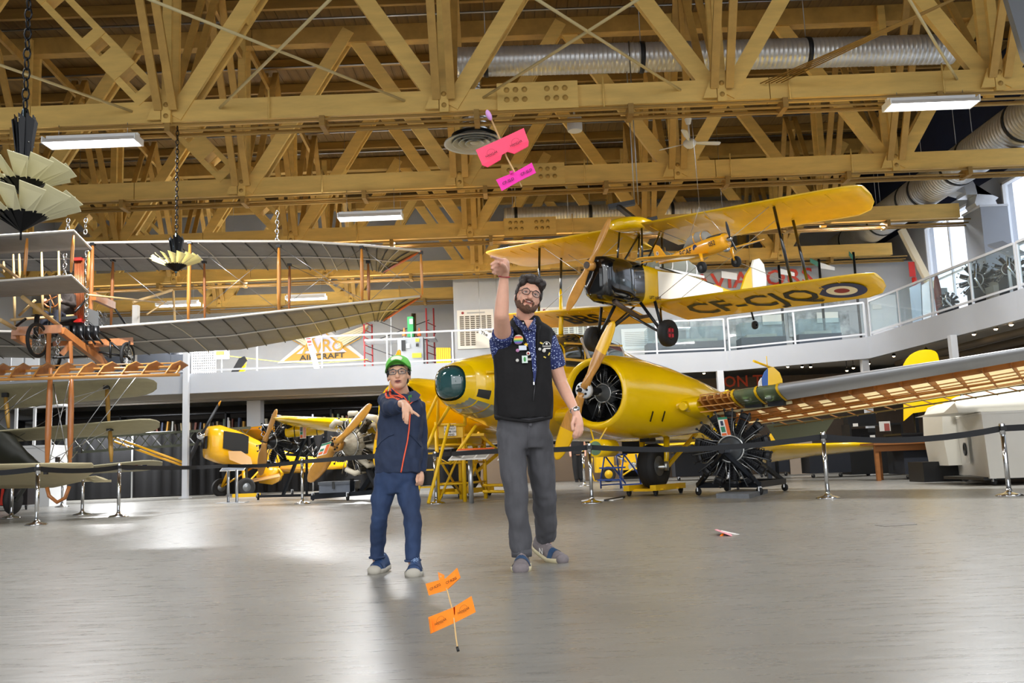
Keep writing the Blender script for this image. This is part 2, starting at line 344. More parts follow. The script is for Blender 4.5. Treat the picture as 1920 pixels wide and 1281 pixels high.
# ---------------------------------------------------------------- gallery (mezzanine)
EDGE = [(XL, 29.75), (6.9, 29.0), (10.62, 26.75), (11.1, 19.5), (11.3, 8.0)]
DZ0, DZ1 = 3.36, 4.0
inner = [(XR, 8.0), (XR, YB), (XL, YB)]
mb = MB(); mb.prism([(x, y, 3.62) for x, y in EDGE + inner], (0, 0, .3)); mb.build('gallery_floor', mat('soffit paint', '#c9c7c2', .7), kind='structure')
FASC = mat('gallery fascia', '#a8acb3', .55, noise=.04, scale=1)
mb = MB()
for (xa, ya), (xb, yb) in zip(EDGE, EDGE[1:]):
    mb.bar((xa, ya, (DZ0+DZ1)/2), (xb, yb, (DZ0+DZ1)/2), .16, DZ1-DZ0)
mb.build('trim_1', FASC, kind='structure', label='pale grey fascia of the gallery')
mb = MB(); mb.bar((XL, 30.6, 3.45), (5, 30.3, 3.45), .25, .4); mb.bar((XL, 33.2, 3.5), (6, 33.2, 3.5), .25, .3); mb.build('trim_2', mat('soffit beam', '#8e8880', .7), kind='structure')
# pipes under the right-hand gallery
for k, (dx, z) in enumerate(((.9, 3.3), (1.5, 3.2), (2.2, 3.36))):
    tag(MB().cyl((11.2 + dx, 9, z), (11.0 + dx, 28, z), .09, n=10).build('pipe', mat('dull pipe', '#6d655c', .6), origin=(11.2 + dx, 9, z)), 'dull brown pipe under the right-hand gallery, ' + ('nearest the fascia', 'middle one', 'nearest the outer wall')[k], 'pipe', 'pipes under the gallery')
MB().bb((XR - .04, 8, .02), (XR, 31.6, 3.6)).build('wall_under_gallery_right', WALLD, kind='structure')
# columns
def column(x, y, lab, w=.17, z=DZ0 + .02):
    t = thing('gallery_column', lab, 'column', (x, y, 0)); MB().bb((x - w/2, y - w/2, .02), (x + w/2, y + w/2, z)).build('post', GREYPAINT, t); MB().bb((x - w*.95, y - w*.95, 0), (x + w*.95, y + w*.95, .025)).build('base_plate', GREYPAINT, t); return t
column(-10.62, 29.3, 'slim pale grey column beside the black propeller of the small yellow aircraft', .17, 4.95)
column(6.62, 29.0, 'pale grey gallery column behind the bare wooden wing root', .2)
column(10.75, 22.0, 'pale grey column under the rising right-hand gallery', .16)
column(10.5, 27.0, 'partly hidden pale column at the bend of the gallery', .2)
column(-9.6, 33.6, 'wide pale column in the shade behind the small yellow aircraft', .5)
column(-4.2, 33.4, 'wide pale column behind the light-coloured radial engine', .5)
column(-3.2, 33.9, 'pale column just right of the light radial engine', .3)
# railings
RGL = glass('railing glass', '#eef5f6', .025)
def railing(a, b_, n, glassy, lab, z0=DZ1, h=1.05, pw=.05, mid=True):
    a, b_ = V((*a, z0)), V((*b_, z0)); t = thing('railing', lab, 'railing', (a + b_)/2)
    MB().bar(a + V((0, 0, h)), b_ + V((0, 0, h)), .06, .055).build('top_rail', GREYPAINT, t)
    MB().bar(a + V((0, 0, .1)), b_ + V((0, 0, .1)), .045, .05).build('bottom_rail', GREYPAINT, t)
    for k in range(n + 1):
        p = a.lerp(b_, k/n); MB().bar(p, p + V((0, 0, h)), pw, pw, (1, 0, 0)).build('post', GREYPAINT, t)
        if glassy and k < n:
            q = a.lerp(b_, (k+1)/n); d = (q - p).normalized(); MB().bar(p + d*.04 + V((0, 0, h/2 + .07)), q - d*.04 + V((0, 0, h/2 + .07)), .012, h - .16).build('glass_panel', RGL, t)
    return t
railing((-18.5, 29.72), (-10.75, 29.48), 4, False, 'white gallery railing at the left, behind the suspended old biplane')
railing((-10.5, 29.48), (0.2, 29.2), 5, False, 'white open gallery railing in front of the winged aircraft sign')
railing((.3, 29.2), (6.85, 29.0), 3, True, 'glazed gallery railing in front of the display board, below the hanging biplane')
railing((6.98, 28.95), (10.55, 26.8), 2, True, 'glazed railing in front of the dark showcases, left of the bend')
railing((10.64, 26.6), (11.1, 19.5), 4, True, 'glazed railing rising along the right-hand gallery'); railing((11.1, 19.4), (11.25, 10), 4, True, 'glazed railing of the right-hand gallery nearest the camera')
# spotlights under the gallery
SPOTG = emis('spot bulb', '#ffd9a0', 25)
for k, (px, py, Y) in enumerate(((1320, 700, 30.2), (1477, 688, 29.5), (1504, 688, 29.8), (1520, 688, 29.2), (1600, 690, 28.6), (1629, 682, 27.8), (1676, 668, 27.3), (1736, 652, 26.5), (1826, 627, 22.5), (1867, 617, 21.0), (1896, 609, 20.2), (1588, 695, 29.0))):
    p = at(px, py, Y); p.z = min(p.z, 3.5)
    t = thing('spotlight', 'small warm spotlight under the gallery, %s from the left' % ('first', 'second', 'third', 'fourth', 'sixth', 'seventh', 'eighth', 'ninth', 'tenth', 'eleventh', 'twelfth', 'fifth')[k], 'spotlight', p, group='spotlights under the gallery')
    MB().lathe([(.02, .09), (.05, .07), (.055, 0)], p, (0, 0, 1), 10).build('housing', BLACK, t); MB().ell(p, (.045, .045, .03), 8, 5).build('bulb', SPOTG, t); MB().cyl(p + V((0, 0, .09)), (p.x, p.y, 3.63), .012, n=6).build('stem', BLACK, t)
# ---------------------------------------------------------------- ducts
GALV = mat('spiral duct galvanised', '#c6c8ca', .34, .6, noise=.12, scale=3); DBAND = mat('duct band', '#25272b', .5, .4)
def duct(a, b_, r, lab, bands, pitch=.1):
    a, b_ = V(a), V(b_); t = thing('spiral_duct', lab, 'duct', a); n = int((b_ - a).length/pitch); pts = []; rs = []
    for k in range(n):
        for f, dr in ((0, 0), (.72, 0), (.84, .006), (.92, .006)): pts.append(a.lerp(b_, (k + f)/n)); rs.append(r + dr)
    MB().tube(pts, rs, 28).build('pipe', GALV, t)
    for k in bands:
        p = a.lerp(b_, k); d = (b_ - a).normalized(); MB().cyl(p - d*.05, p + d*.05, r + .02, n=28).build('band', DBAND, t)
    for k in bands:
        p = a.lerp(b_, k); MB().cyl(p + V((0, 0, r)), (p.x, p.y, ZT), .01, n=5).build('hanger_rod', STEEL, t)
    return t
duct((-1.1, 18.9, 9.46), (9.9, 18.9, 9.32), .32, 'large silver spiral duct crossing high behind the nearest truss', (.07, .38, .71))
duct((-.1, 28.4, 8.55), (7.6, 28.4, 8.5), .3, 'silver spiral duct just above the upper wing of the hanging biplane', (.05, .36, .7))
duct((-14.5, 28.4, 8.3), (-12.2, 28.4, 8.3), .3, 'short visible silver duct behind the two-tier lamp at the far left', (.3,))
duct((12.35, 18.6, 8.3), (12.65, 34.0, 8.3), .52, 'big silver spiral duct running to the back through the trusses at the right', (.14, .3, .36, .5, .56, .72, .9), .13)
t = thing('duct_elbow', 'rectangular silver duct elbow dropping into a grey box by the windows', 'duct', (13.2, 25.7, 8.1))
MB().bar((12.9, 25.75, 8.25), (13.3, 25.75, 8.12), .5, .4).build('branch', GALV, t)
MB().loft([[V((X + s*.3*cx_, 25.65 + q*.28, z + s*.25*cz)) for s, q in ((-1, -1), (1, -1), (1, 1), (-1, 1))] for X, z, cx_, cz in ((13.2, 8.1, .1, -1), (13.5, 8.1, .3, -1), (13.75, 7.98, .8, -.7), (13.85, 7.8, 1, -.3), (13.75, 7.62, 1, .1), (13.8, 7.5, 1, 0))], sm=False).build('elbow', GALV, t)
t = thing('duct_box', 'tall grey duct box standing on the gallery between the bright windows', 'box', (13.9, 25.7, 4)); MB().bb((13.5, 25.2, 4.0), (14.28, 26.2, 7.42)).build('casing', mat('duct box grey', '#8d929a', .5), t); MB().bb((13.47, 25.17, 7.42), (14.29, 26.23, 7.48)).build('cap', GREYPAINT, t)
# drop duct and round ceiling diffuser
t = thing('air_diffuser', 'round grey ceiling diffuser of concentric rings hanging on a ribbed silver neck', 'air diffuser', (-.66, 18.9, 7.6)); C0 = V((-.64, 18.9, 7.62))
pr = []
for k in range(26): pr += [(.15 if k > 12 else .3, .18 + k*.065), (.165 if k > 12 else .318, .2 + k*.065), (.165 if k > 12 else .318, .225 + k*.065), (.15 if k > 12 else .3, .24 + k*.065)]
MB().lathe(pr, C0, (.02, 0, 1), 22).build('ribbed_neck', mat('flexible duct', '#c9cbcd', .2, 1), t)
DGR = mat('diffuser grey', '#9ea3a8', .45); MB().lathe([(.31, .2), (.36, .14), (.62, .0), (.665, -.02), (.665, -.045), (.61, -.03), (.5, .02)], C0, (0, 0, 1), 36).build('outer_ring', DGR, t)
for r0 in (.47, .34, .2): MB().lathe([(r0 - .1, .06), (r0, -.03), (r0 + .012, -.035), (r0 + .012, -.02), (r0 - .09, .075)], C0, (0, 0, 1), 32).build('cone_ring', DGR, t)
MB().lathe([(.001, -.035), (.08, -.03), (.1, -.01)], C0, (0, 0, 1), 20).build('centre_disc', DGR, t); MB().lathe([(.001, .16), (.5, .15)], C0, (0, 0, 1), 24).build('throat', BLACK, t)
t = thing('ceiling_speaker', 'small grey drum-shaped fixture with pale glass under the nearest truss', 'fixture', at(1078, 235, 17.2)); p = at(1078, 246, 17.2)
MB().lathe([(.14, 0), (.15, .02), (.15, .26), (.13, .28), (.001, .285)], p, (0, 0, 1), 20).build('drum', GREYPAINT, t); MB().lathe([(.001, -.012), (.12, -.008), (.14, 0)], p, (0, 0, 1), 20).build('lens', WHITE, t); MB().cyl(p + V((0, 0, .28)), (p.x, p.y, 7.9), .02, n=6).build('stem', GREYPAINT, t)
t = thing('ceiling_fan', 'white three-bladed ceiling fan hanging still on its rod', 'ceiling fan', at(1293, 225, 18.6)); p = at(1293, 268, 18.6)
MB().lathe([(.001, -.12), (.07, -.11), (.13, -.05), (.14, .02), (.09, .07), (.03, .1)], p, (0, 0, 1), 18).build('motor', WHITE, t); MB().cyl(p + V((0, 0, .1)), p + V((0, 0, .42)), .018, n=8).build('rod', WHITE, t); MB().lathe([(.02, .4), (.05, .42), (.075, .52), (.08, .53)], p, (0, 0, 1), 14).build('canopy', WHITE, t); MB().bb((p.x - .05, p.y - .05, p.z + .52), (p.x + .05, p.y + .05, ZTb)).build('mount', Y_TRUSS2, t)
for a in (18, 138, 250):
    d = V((math.cos(math.radians(a)), math.sin(math.radians(a)), 0)); q = V((-d.y, d.x, 0)); rows = []
    for r_, w, z in ((.1, .05, 0), (.2, .06, 0), (.35, .11, .01), (.68, .13, .03), (.74, .07, .03)): rows.append([p + d*r_ + q*w*.5 + V((0, 0, z)), p + d*r_ - q*w*.5 + V((0, 0, z + .03)), p + d*r_ - q*w*.5 + V((0, 0, z + .018)), p + d*r_ + q*w*.5 + V((0, 0, z - .012))])
    MB().loft(rows).build('blade', WHITE, t)
# ---------------------------------------------------------------- fluorescent fixtures (each with its own light)
TUBE = emis('fluorescent tube', '#fbfdff', TUBE_GLOW); REFL = mat('white reflector', '#eceef0', .4)
def fixture(x, y, z, L, lab, yaw=0.0, roof=ZB, k=1.0):
    M = Matrix.Translation((x, y, z)) @ Matrix.Rotation(yaw, 4, 'Z'); t = thing('fluorescent_lamp', lab, 'ceiling lamp', M=M, group='fluorescent lamps under the trusses'); h = L/2
    MB().loft([[V((X, -.2, -.05)), V((X, -.06, .06)), V((X, .06, .06)), V((X, .2, -.05)), V((X, .2, -.06)), V((X, .05, .045)), V((X, -.05, .045)), V((X, -.2, -.06))] for X in (-h, h)], sm=False).build('reflector', REFL, t, local=True)
    MB().bb((-h, -.05, .06), (h, .05, .12)).build('ballast_channel', REFL, t, local=True)
    for s in (-1, 1):
        MB().cyl((-h + .03, s*.085, -.03), (h - .03, s*.085, -.03), .026, n=10).build('tube', TUBE, t, local=True)
        MB().bb((s*h - .012, -.2, -.065), (s*h + .012, .2, .06)).build('end_plate', REFL, t, local=True); MB().cyl((s*h*.75, 0, .12), (s*h*.75, 0, roof - z), .006, n=5).build('suspension_wire', STEEL, t, local=True)
    l = bpy.data.lights.new('fluorescent light', 'AREA'); l.shape = 'RECTANGLE'; l.size = L*.95; l.size_y = .32; l.energy = TUBE_POWER*L/1.6*k; l.color = (.98, .99, 1)
    lo = bpy.data.objects.new('fluorescent_light', l); COL.objects.link(lo); lo.parent = t; lo.location = (0, 0, -.075)
for x, y, z, L, lab in ((-7.7, 16.3, 6.98, 1.72, 'lit fluorescent lamp at the upper left, right of the two-tier pendant'), (8.02, 16.3, 7.08, 1.65, 'lit fluorescent lamp at the upper right below the nearest truss'),
        (-3.25, 21.0, 6.66, 1.5, 'lit fluorescent lamp under the second truss, left of centre'), (-11.4, 30.6, 6.55, 1.4, 'lit fluorescent lamp far back, left one of the pair above the dark lower wing'), (-7.0, 30.6, 6.6, 1.34, 'lit fluorescent lamp far back, right one of the pair above the dark lower wing')):
    fixture(x, y, z, L, lab)
for x, y, l in ((-7.7, 8.0, 'left lamp'), (0.2, 8.0, 'middle lamp'), (8.0, 8.0, 'right lamp'), (-7.7, 1.5, 'left lamp above the camera,'), (8.0, 1.5, 'right lamp above the camera,')): fixture(x, y, 7.0, 1.7, l + ' of the unseen fill rows added nearer the hangar front', roof=ZT - .3, k=.22)  # unseen fixtures added only to brighten the near part of the hall
fixture(-5.35, 31.6, 3.5, .9, 'small fluorescent strip on the white ceiling under the gallery', roof=3.62)
fixture(-14.0, 31.6, 3.5, 1.2, 'fluorescent strip under the gallery at the far left', roof=3.62)
ORD = ['first', 'second', 'third', 'fourth', 'fifth', 'sixth', 'seventh', 'eighth', 'ninth', 'tenth', 'eleventh', 'twelfth']
for i, (x, y) in enumerate(((-9.0, 26.33), (-4.0, 26.33), (1.0, 26.33), (5.6, 26.33), (10.2, 26.33), (-14.0, 31.13), (-9.5, 31.13), (-4.8, 31.13))): fixture(x, y, 7.52, 2.2, '%s added fill lamp from the left, hidden behind the %s roof truss chord' % (ORD[i % 5], 'third' if i < 5 else 'fourth'), roof=ZTb, k=.34 if i < 5 else .18)  # fill lamps added out of sight behind the chords to brighten gallery and walls
# ---------------------------------------------------------------- pieces shared by the aircraft
ENGBLK = mat('engine black', '#17181a', .35, .3); ENGGREY = mat('engine grey', '#7d8184', .35, .6); ENGBRIGHT = mat('engine aluminium', '#b9bbb9', .3, .9); FINS = mat('cylinder fins', '#26272a', .45, .4)
def plane_hit(px, py, P, N):
    d = ray(px, py); o = V((0, 0, CAMH)); return o + d*((V(P) - o).dot(N)/d.dot(N))
def frame(loc, fwd, up=(0, 0, 1)):
    """matrix whose x axis points forward, y to the left, z up"""
    x = V(fwd).normalized(); y = V(up).cross(x).normalized(); z = x.cross(y); M = Matrix((x, y, z)).transposed().to_4x4(); M.translation = V(loc); return M
def radial_engine(par, M, n, R, rc, body=ENGGREY, cyl=FINS, rods=CHROME, depth=.35, fins=9, leads=True):
    """radial engine in frame M (x forward); n cylinders reaching out to R around a crankcase of radius rc"""
    T = lambda p: M @ V(p)
    MB().lathe([(.001, .3), (rc*.28, .3), (rc*.34, .22), (rc*.55, .16), (rc*.75, .08), (rc, .02), (rc, -depth*.5), (rc*.8, -depth*.7), (rc*.5, -depth*.8), (.001, -depth*.8)], (0, 0, 0), (1, 0, 0), 24).xf(M).build('crankcase', body, par)
    MB().torus((.1, 0, 0), (1, 0, 0), rc*.82, rc*.07, 28, 6).xf(M).build('crankcase_ring', ENGBRIGHT, par)
    for k in range(n):
        a = 2*math.pi*k/n + math.pi/2; d = V((0, math.cos(a), math.sin(a))); q = V((0, -math.sin(a), math.cos(a))); prof = []; r0 = rc*.92; L = R*.8 - r0; w = R*.135
        for f in range(fins): h = r0 + L*f/fins; prof += [(w*.8, h), (w, h + L/fins*.2), (w, h + L/fins*.5), (w*.8, h + L/fins*.65)]
        c_ = MB().lathe(prof, (-.08, 0, 0), d, 10, 0, False).xf(M).build('cylinder', cyl, par)
        h = MB(); h.loft([[T(V((-.08, 0, 0)) + d*(r0 + L*f) + V((x*w*s, 0, 0)) + q*(y*w*s)) for x, y in ((-1, -.8), (1, -.8), (1.1, 0), (1, .8), (-1, .8))] for f, s in ((1.0, 1.0), (1.12, 1.15), (1.3, .95), (1.36, .5))], sm=False); h.build('cylinder_head', cyl, c_)
        for s in (-1, 1):
            MB().cyl(T(V((.1, 0, 0)) + d*rc*.85 + q*s*rc*.12), T(V((.06, 0, 0)) + d*(R*.97) + q*s*w*.75), R*.014, n=6).build('pushrod', rods if s > 0 else body, c_)
            MB().ell(T(V((.05, 0, 0)) + d*R*.985 + q*s*w*.75), R*.035, 8, 5).build('rocker_box', cyl, c_)
        if leads:
            b_ = V((.1, 0, 0)) + d*rc*.82; e_ = V((.02, 0, 0)) + d*R*.8 + q*w*1.1
            MB().tube([T(b_), T(b_.lerp(e_, .3) + V((.09, 0, 0)) + q*.03), T(b_.lerp(e_, .7) + V((.07, 0, 0)) + q*.05), T(e_)], R*.012, 6).build('ignition_lead', ENGBRIGHT, c_)
def blade_mb(root, tip, face, wid, thick=.04, mi_tip=None, tip_from=.8, n=12, pitch=0.7, prof=None):
    """one propeller blade from root to tip; face = direction the blade faces"""
    root, tip, face = V(root), V(tip), V(face).normalized(); d = tip - root; L = d.length; d.normalize(); q = d.cross(face).normalized(); mb = MB(); rings = []
    prof = prof or [(0, .55), (.08, .5), (.2, .62), (.35, .92), (.55, 1.0), (.75, .9), (.9, .66), (.97, .42), (1.0, .12)]
    for f, w in prof:
        a = pitch*(1 - f*.75); e = q*math.cos(a) + face*math.sin(a); m_ = e.cross(d).normalized(); w_ = wid*w/2; t_ = thick*(1.15 - f*.85)*.5 if f > .12 else max(thick, wid*.5)*.5
        p = root + d*L*f; rings.append([p + e*w_*math.cos(2*math.pi*k/10) + m_*t_*math.sin(2*math.pi*k/10) for k in range(10)])
    mb.loft(rings)
    if mi_tip is not None:
        cut = sum(1 for f, w in prof if f < tip_from)
        for i, f in enumerate(mb.f):
            if min(f)//10 >= cut - 1 and len(f) == 4: mb.mi[i] = mi_tip
        mb.mi[-1] = mi_tip
    return mb
def sect(t, w, z0, z1, s0=0.0, e=2.4, n=28):
    """superellipse section in a body's own frame (x forward, y left, z up)"""
    r = []
    for k in range(n):
        a = 2*math.pi*k/n; ca, sa = math.cos(a), math.sin(a)
        r.append(V((t, s0 + w*math.copysign(abs(ca)**(2/e), ca), (z0+z1)/2 + (z1-z0)/2*math.copysign(abs(sa)**(2/e), sa))))
    return r
def wheel(par, M, R, w, name='wheel', hubm=ENGGREY, hr=.5, tread=True):
    """wheel in frame M: axle along y"""
    o = MB().lathe([(R*hr, -w*.32), (R*.8, -w*.5), (R*.95, -w*.38), (R, -w*.15), (R, w*.15), (R*.95, w*.38), (R*.8, w*.5), (R*hr, w*.32)], (0, 0, 0), (0, 1, 0), 32).xf(M).build(name, RUBBER, par)
    if tread:
        for y in (-.16, 0, .16): MB().torus((0, y*w*1.3, 0), (0, 1, 0), R*.995, R*.012, 32, 5).xf(M).build('tread_rib', RUBBER, o)
    MB().lathe([(.001, -w*.34), (R*.14, -w*.34), (R*.2, -w*.22), (R*hr, -w*.34), (R*hr, w*.34), (R*.2, w*.22), (R*.14, w*.34), (.001, w*.34)], (0, 0, 0), (0, 1, 0), 24).xf(M).build('hub', hubm, o)
    return o
# ================================================================ big yellow twin-engined trainer
MA = frame((.78, 18.9, 0), (-.6, -.8, 0)); NA = V((-.6, -.8, 0)); PA = V((.8, -.6, 0)); OA = V((.78, 18.9, 0))
A_ = lambda t, s, z: OA + NA*t + PA*s + V((0, 0, z))
an = thing('twin_engine_aircraft', 'big yellow twin-engined training aircraft standing behind the two people', 'aircraft', M=MA)
def AP(mb, n, m_, par=None): return mb.build(n, m_, par or an, local=True)
TEAL = mat('tinted nose glass', '#1f4a4c', .05, coat=1.0, spec=.8); CGL = mat('cockpit glass', '#39413f', .06, coat=1.0); CREAM = mat('cream fabric', '#e9dcae', .7)
fs = [(3.37, .08, 2.1, 2.29), (3.34, .19, 1.99, 2.39), (3.28, .29, 1.91, 2.45), (3.05, .46, 1.77, 2.55), (2.7, .62, 1.64, 2.66), (2.2, .7, 1.5, 2.77), (1.6, .74, 1.34, 2.86), (1.0, .76, 1.2, 2.86), (0, .77, 1.12, 2.84), (-1.5, .78, 1.1, 2.9), (-2.1, .77, 1.1, 3.28), (-3.0, .74, 1.1, 3.12), (-4.5, .64, 1.12, 2.84), (-6.3, .5, 1.1, 2.47), (-7.8, .36, 1.0, 2.0), (-9.2, .16, .95, 1.5)]
AP(MB().loft([sect(t, w, a, b_, 0, 2.5) for t, w, a, b_ in fs[3:]], c0=True), 'fuselage', YELLOW)
AP(MB().loft([sect(t + .005, w*1.0, a, b_, 0, 2.5) for t, w, a, b_ in fs[:3]] + [sect(3.2, .37, 1.86, 2.49, 0, 2.5)]), 'nose_window', TEAL)
AP(MB().loft([sect(3.21, .37, 1.85, 2.5, 0, 2.5), sect(3.17, .39, 1.83, 2.52, 0, 2.5), sect(3.04, .47, 1.765, 2.56, 0, 2.5)], c0=False, c1=False), 'nose_window_frame', YELLOW)
# chin glazing: lower forward belly, clear panels between yellow frames
def chin(t, a, k=1.012):
    for i in range(len(fs) - 1):
        if fs[i][0] >= t >= fs[i+1][0]:
            f = (fs[i][0] - t)/(fs[i][0] - fs[i+1][0]); w, z0, z1 = (fs[i][j] + (fs[i+1][j] - fs[i][j])*f for j in (1, 2, 3)); break
    e = 2/2.5; ca, sa = math.cos(a), math.sin(a); return V((t, k*w*math.copysign(abs(ca)**e, ca), (z0+z1)/2 + k*(z1-z0)/2*math.copysign(abs(sa)**e, sa)))
for i, (ta, tb) in enumerate(((3.14, 2.96), (2.93, 2.7), (2.67, 2.42))):
    AP(MB().loft([[chin(t, math.radians(222 + 96*k/14)) for k in range(15)] for t in (ta, (ta+tb)/2, tb)], c0=False, c1=False, closed=False), 'chin_window', mat('chin glass', '#8a8d7c', .08, coat=1))
# port side details on the nose
def patch(ta, tb, a0, a1, m_, n, k=1.012): AP(MB().loft([[chin(ta + (tb-ta)*i/3, math.radians(a0 + (a1-a0)*j/5), k) for j in range(6)] for i in range(4)], c0=False, c1=False, closed=False), n, m_)
patch(3.0, 2.76, -12, -32, mat('dark port', '#2c2d2c', .2, coat=.5), 'side_window')
MB().lathe([(.001, .012), (.11, .01), (.13, 0)], A_(2.15, .46, 2.66), PA*.5 + V((0, 0, .8)) + NA*.15, 18).build('round_hatch', mat('dark port', '#2c2d2c'), an)
MB().cyl(A_(2.88, .58, 2.34), A_(2.7, .66, 2.35), .028, n=8).build('handhold', YELLOWTOOL, an)
# cockpit greenhouse
cg = [(1.05, .62, 2.5, 2.72), (.75, .66, 2.4, 3.0), (.2, .64, 2.4, 3.26), (-.5, .6, 2.4, 3.4), (-1.2, .6, 2.4, 3.42), (-2.0, .62, 2.4, 3.33)]
AP(MB().loft([sect(t, w, a, b_, 0, 3.2, 24) for t, w, a, b_ in cg]), 'cockpit_canopy', CGL)
for t, w, z1 in ((.98, .66, 2.78), (.45, .675, 3.14), (-.35, .655, 3.36), (-.9, .645, 3.42), (-1.95, .665, 3.35)):
    AP(MB().loft([sect(t + d, w, 2.35, z1 + .02, 0, 3.2, 24) for d in (.035, -.035)], c0=False, c1=False), 'canopy_frame', YELLOW if t > -1.9 else WHITE)
for s in (-1, 1):
    AP(MB().bar((.95, s*.68, 2.72), (-1.95, s*.655, 2.78), .04, .05), 'canopy_rail', YELLOW); AP(MB().bar((.4, s*.66, 3.06), (-1.95, s*.62, 3.2), .04, .04), 'canopy_rail', YELLOW)
    AP(MB().bar((-.62, s*.668, 2.6), (-.2, s*.668, 3.22), .03, .07), 'canopy_post', WHITE)
patch(-2.1, -4.3, 42, 27, WHITE, 'cabin_window_band', 1.015); patch(-4.4, -5.0, 40, 30, CGL, 'cabin_window', 1.018); patch(-5.05, -6.2, 42, 30, WHITE, 'cabin_window_band', 1.015)
AP(MB().tube([(-.45, 0, 3.3), (-.5, 0, 3.75), (-.52, 0, 4.32), (-.53, 0, 4.4)], [.055, .05, .035, .01], 8), 'aerial_mast', YELLOW)
# nacelles, engines, propellers
for sg in (1, -1):
    s0 = 2.35*sg
    nac = AP(MB().loft([sect(2.0, .53, 1.35, 2.38, s0, 2.05), sect(2.1, .56, 1.31, 2.41, s0, 2.05), sect(2.12, .6, 1.27, 2.46, s0, 2.05), sect(2.02, .645, 1.22, 2.5, s0, 2.05), sect(1.7, .71, 1.14, 2.55, s0, 2.1), sect(1.2, .83, 1.06, 2.55, s0 + .03*sg, 2.15), sect(.7, 1.03, 1.05, 2.44, s0 + .1*sg, 2.2), sect(.2, 1.2, 1.06, 2.28, s0 + .12*sg, 2.3), sect(-.5, 1.25, 1.1, 2.1, s0 + .1*sg, 2.4), sect(-1.4, 1.0, 1.25, 1.95, s0, 2.4), sect(-2.2, .4, 1.45, 1.75, s0, 2.2)], c0=False), 'nacelle', YELLOW)
    AP(MB().loft([sect(2.0, .53, 1.35, 2.38, s0, 2.05), sect(1.45, .6, 1.28, 2.45, s0, 2.05)], c0=False), 'cowl_lining', BLACK, nac)
    eng = MB().lathe([(.001, 0), (.5, 0)], A_(1.5, s0, 1.86), NA, 24).build('engine', ENGBLK, an)
    radial_engine(eng, frame(A_(1.72, s0, 1.865), NA), 7, .52, .2, ENGGREY, ENGBLK, CHROME, .3, 6)
    AP(MB().ell((1.55, s0 + .48*sg, 2.2), (.2, .06, .06)), 'blister', YELLOW, nac) if 0 else None
    for t, a in ((.75, -12), (.5, -30)): pass
nac_port = [o for o in an.children if o.name.startswith('nacelle')][0]
MB().ell(A_(.85, 3.5, 1.58), (.16, .1, .1), R=MA.to_3x3()).build('blister', YELLOW, nac_port); MB().cyl(A_(.98, 3.5, 1.58), A_(1.05, 3.5, 1.57), .09, .07, 12).build('blister', YELLOW, nac_port)
for t, s, z in ((1.45, 3.1, 1.5), (1.2, 3.2, 1.5)): MB().bar(A_(t, s + .03, z), A_(t - .06, s - .07, z - .17), .012, .03).build('vent_slot', BLACK, nac_port)
PROPW = mat('laminated propeller wood', '#c58a3c', .3, noise=.3, scale=5, stretch=(4, 4, .4), coat=.6)
PTIP = mat('yellow propeller tip', '#f0b90a', .35)
def prop(par, hub, N, tips, wid, hubr, tipf=.72, wood=PROPW, tipm=PTIP, boss=WHITE, thick=.09, pitch=.5):
    for tp in tips:
        d = (V(tp) - V(hub)).normalized(); blade_mb(V(hub) + d*hubr*.3, tp, N, wid, thick, 1, tipf, pitch=pitch).build('propeller_blade', [wood, tipm], par)
    h = MB().lathe([(.001, .09), (hubr*.28, .09), (hubr*.28, .03), (hubr, .03), (hubr, -.09), (.001, -.1)], hub, N, 24).build('propeller_hub', boss, par)
    s, u, d = basis(N)
    MB().cyl(V(hub) + V(N)*.03, V(hub) + V(N)*.13, hubr*.26, n=12).build('shaft', DARKSTEEL, h)
    for k in range(8): e = s*math.cos(k*math.pi/4) + u*math.sin(k*math.pi/4); MB().cyl(V(hub) + e*hubr*.68 + V(N)*.025, V(hub) + e*hubr*.68 + V(N)*.05, hubr*.14, n=8).build('hub_bolt', DARKSTEEL, h)
hub = A_(2.45, 2.35, 1.89)
prop(an, hub, NA, [plane_hit(1151, 603, hub, NA), plane_hit(1043, 862, hub, NA)], .3, .14)
hub2 = A_(2.45, -2.35, 1.9); prop(an, hub2, NA, [plane_hit(749, 656, hub2, NA), hub2*2 - plane_hit(749, 656, hub2, NA)], .3, .14)
for h in (hub, hub2): MB().cyl(h - NA*.1, h - NA*.5, .07, n=12).build('crankshaft', DARKSTEEL, an)
# wings: yellow inner section, bare-ribbed port outer panel, yellow starboard outer panel
def foil(s, tle, chord, zc, th, n=14, dz=-.3):
    up = []; lo = []
    for k in range(n + 1):
        x = (1 - math.cos(math.pi*k/n))/2; y = th*(1.48*math.sqrt(x) - .63*x - 1.76*x*x + 1.42*x**3 - .51*x**4)*1.35; cz = zc + dz*x; up.append(V((tle - chord*x, s, cz + y))); lo.append(V((tle - chord*x, s, cz - y*.8)))
    return up, lo
def foilring(*a, **k): up, lo = foil(*a, **k); return up + lo[-2:0:-1]
AP(MB().loft([foilring(s, .95, 2.5, 1.6, .34) for s in (-3.7, -.6, .6, 3.72)]), 'wing_centre_section', YELLOW)
AP(MB().loft([foilring(-3.7, .95, 2.4, 1.6, .34), foilring(-8.0, .7, 1.6, 2.06, .2), foilring(-8.45, .5, 1.1, 2.1, .1), foilring(-8.6, .2, .5, 2.1, .04)]), 'starboard_wing', YELLOW)
def ws(s): f = (s - 3.7)/5.2; return dict(s=s, tle=.97 - .12*f, chord=2.3 - .55*f, zc=1.68 + .36*f - .06*f*(1-f), th=.25 - .16*f, dz=-.43 + .06*f)
def wf(s): k = ws(s); return foil(k['s'], k['tle'], k['chord'], k['zc'], k['th'], dz=k['dz'])
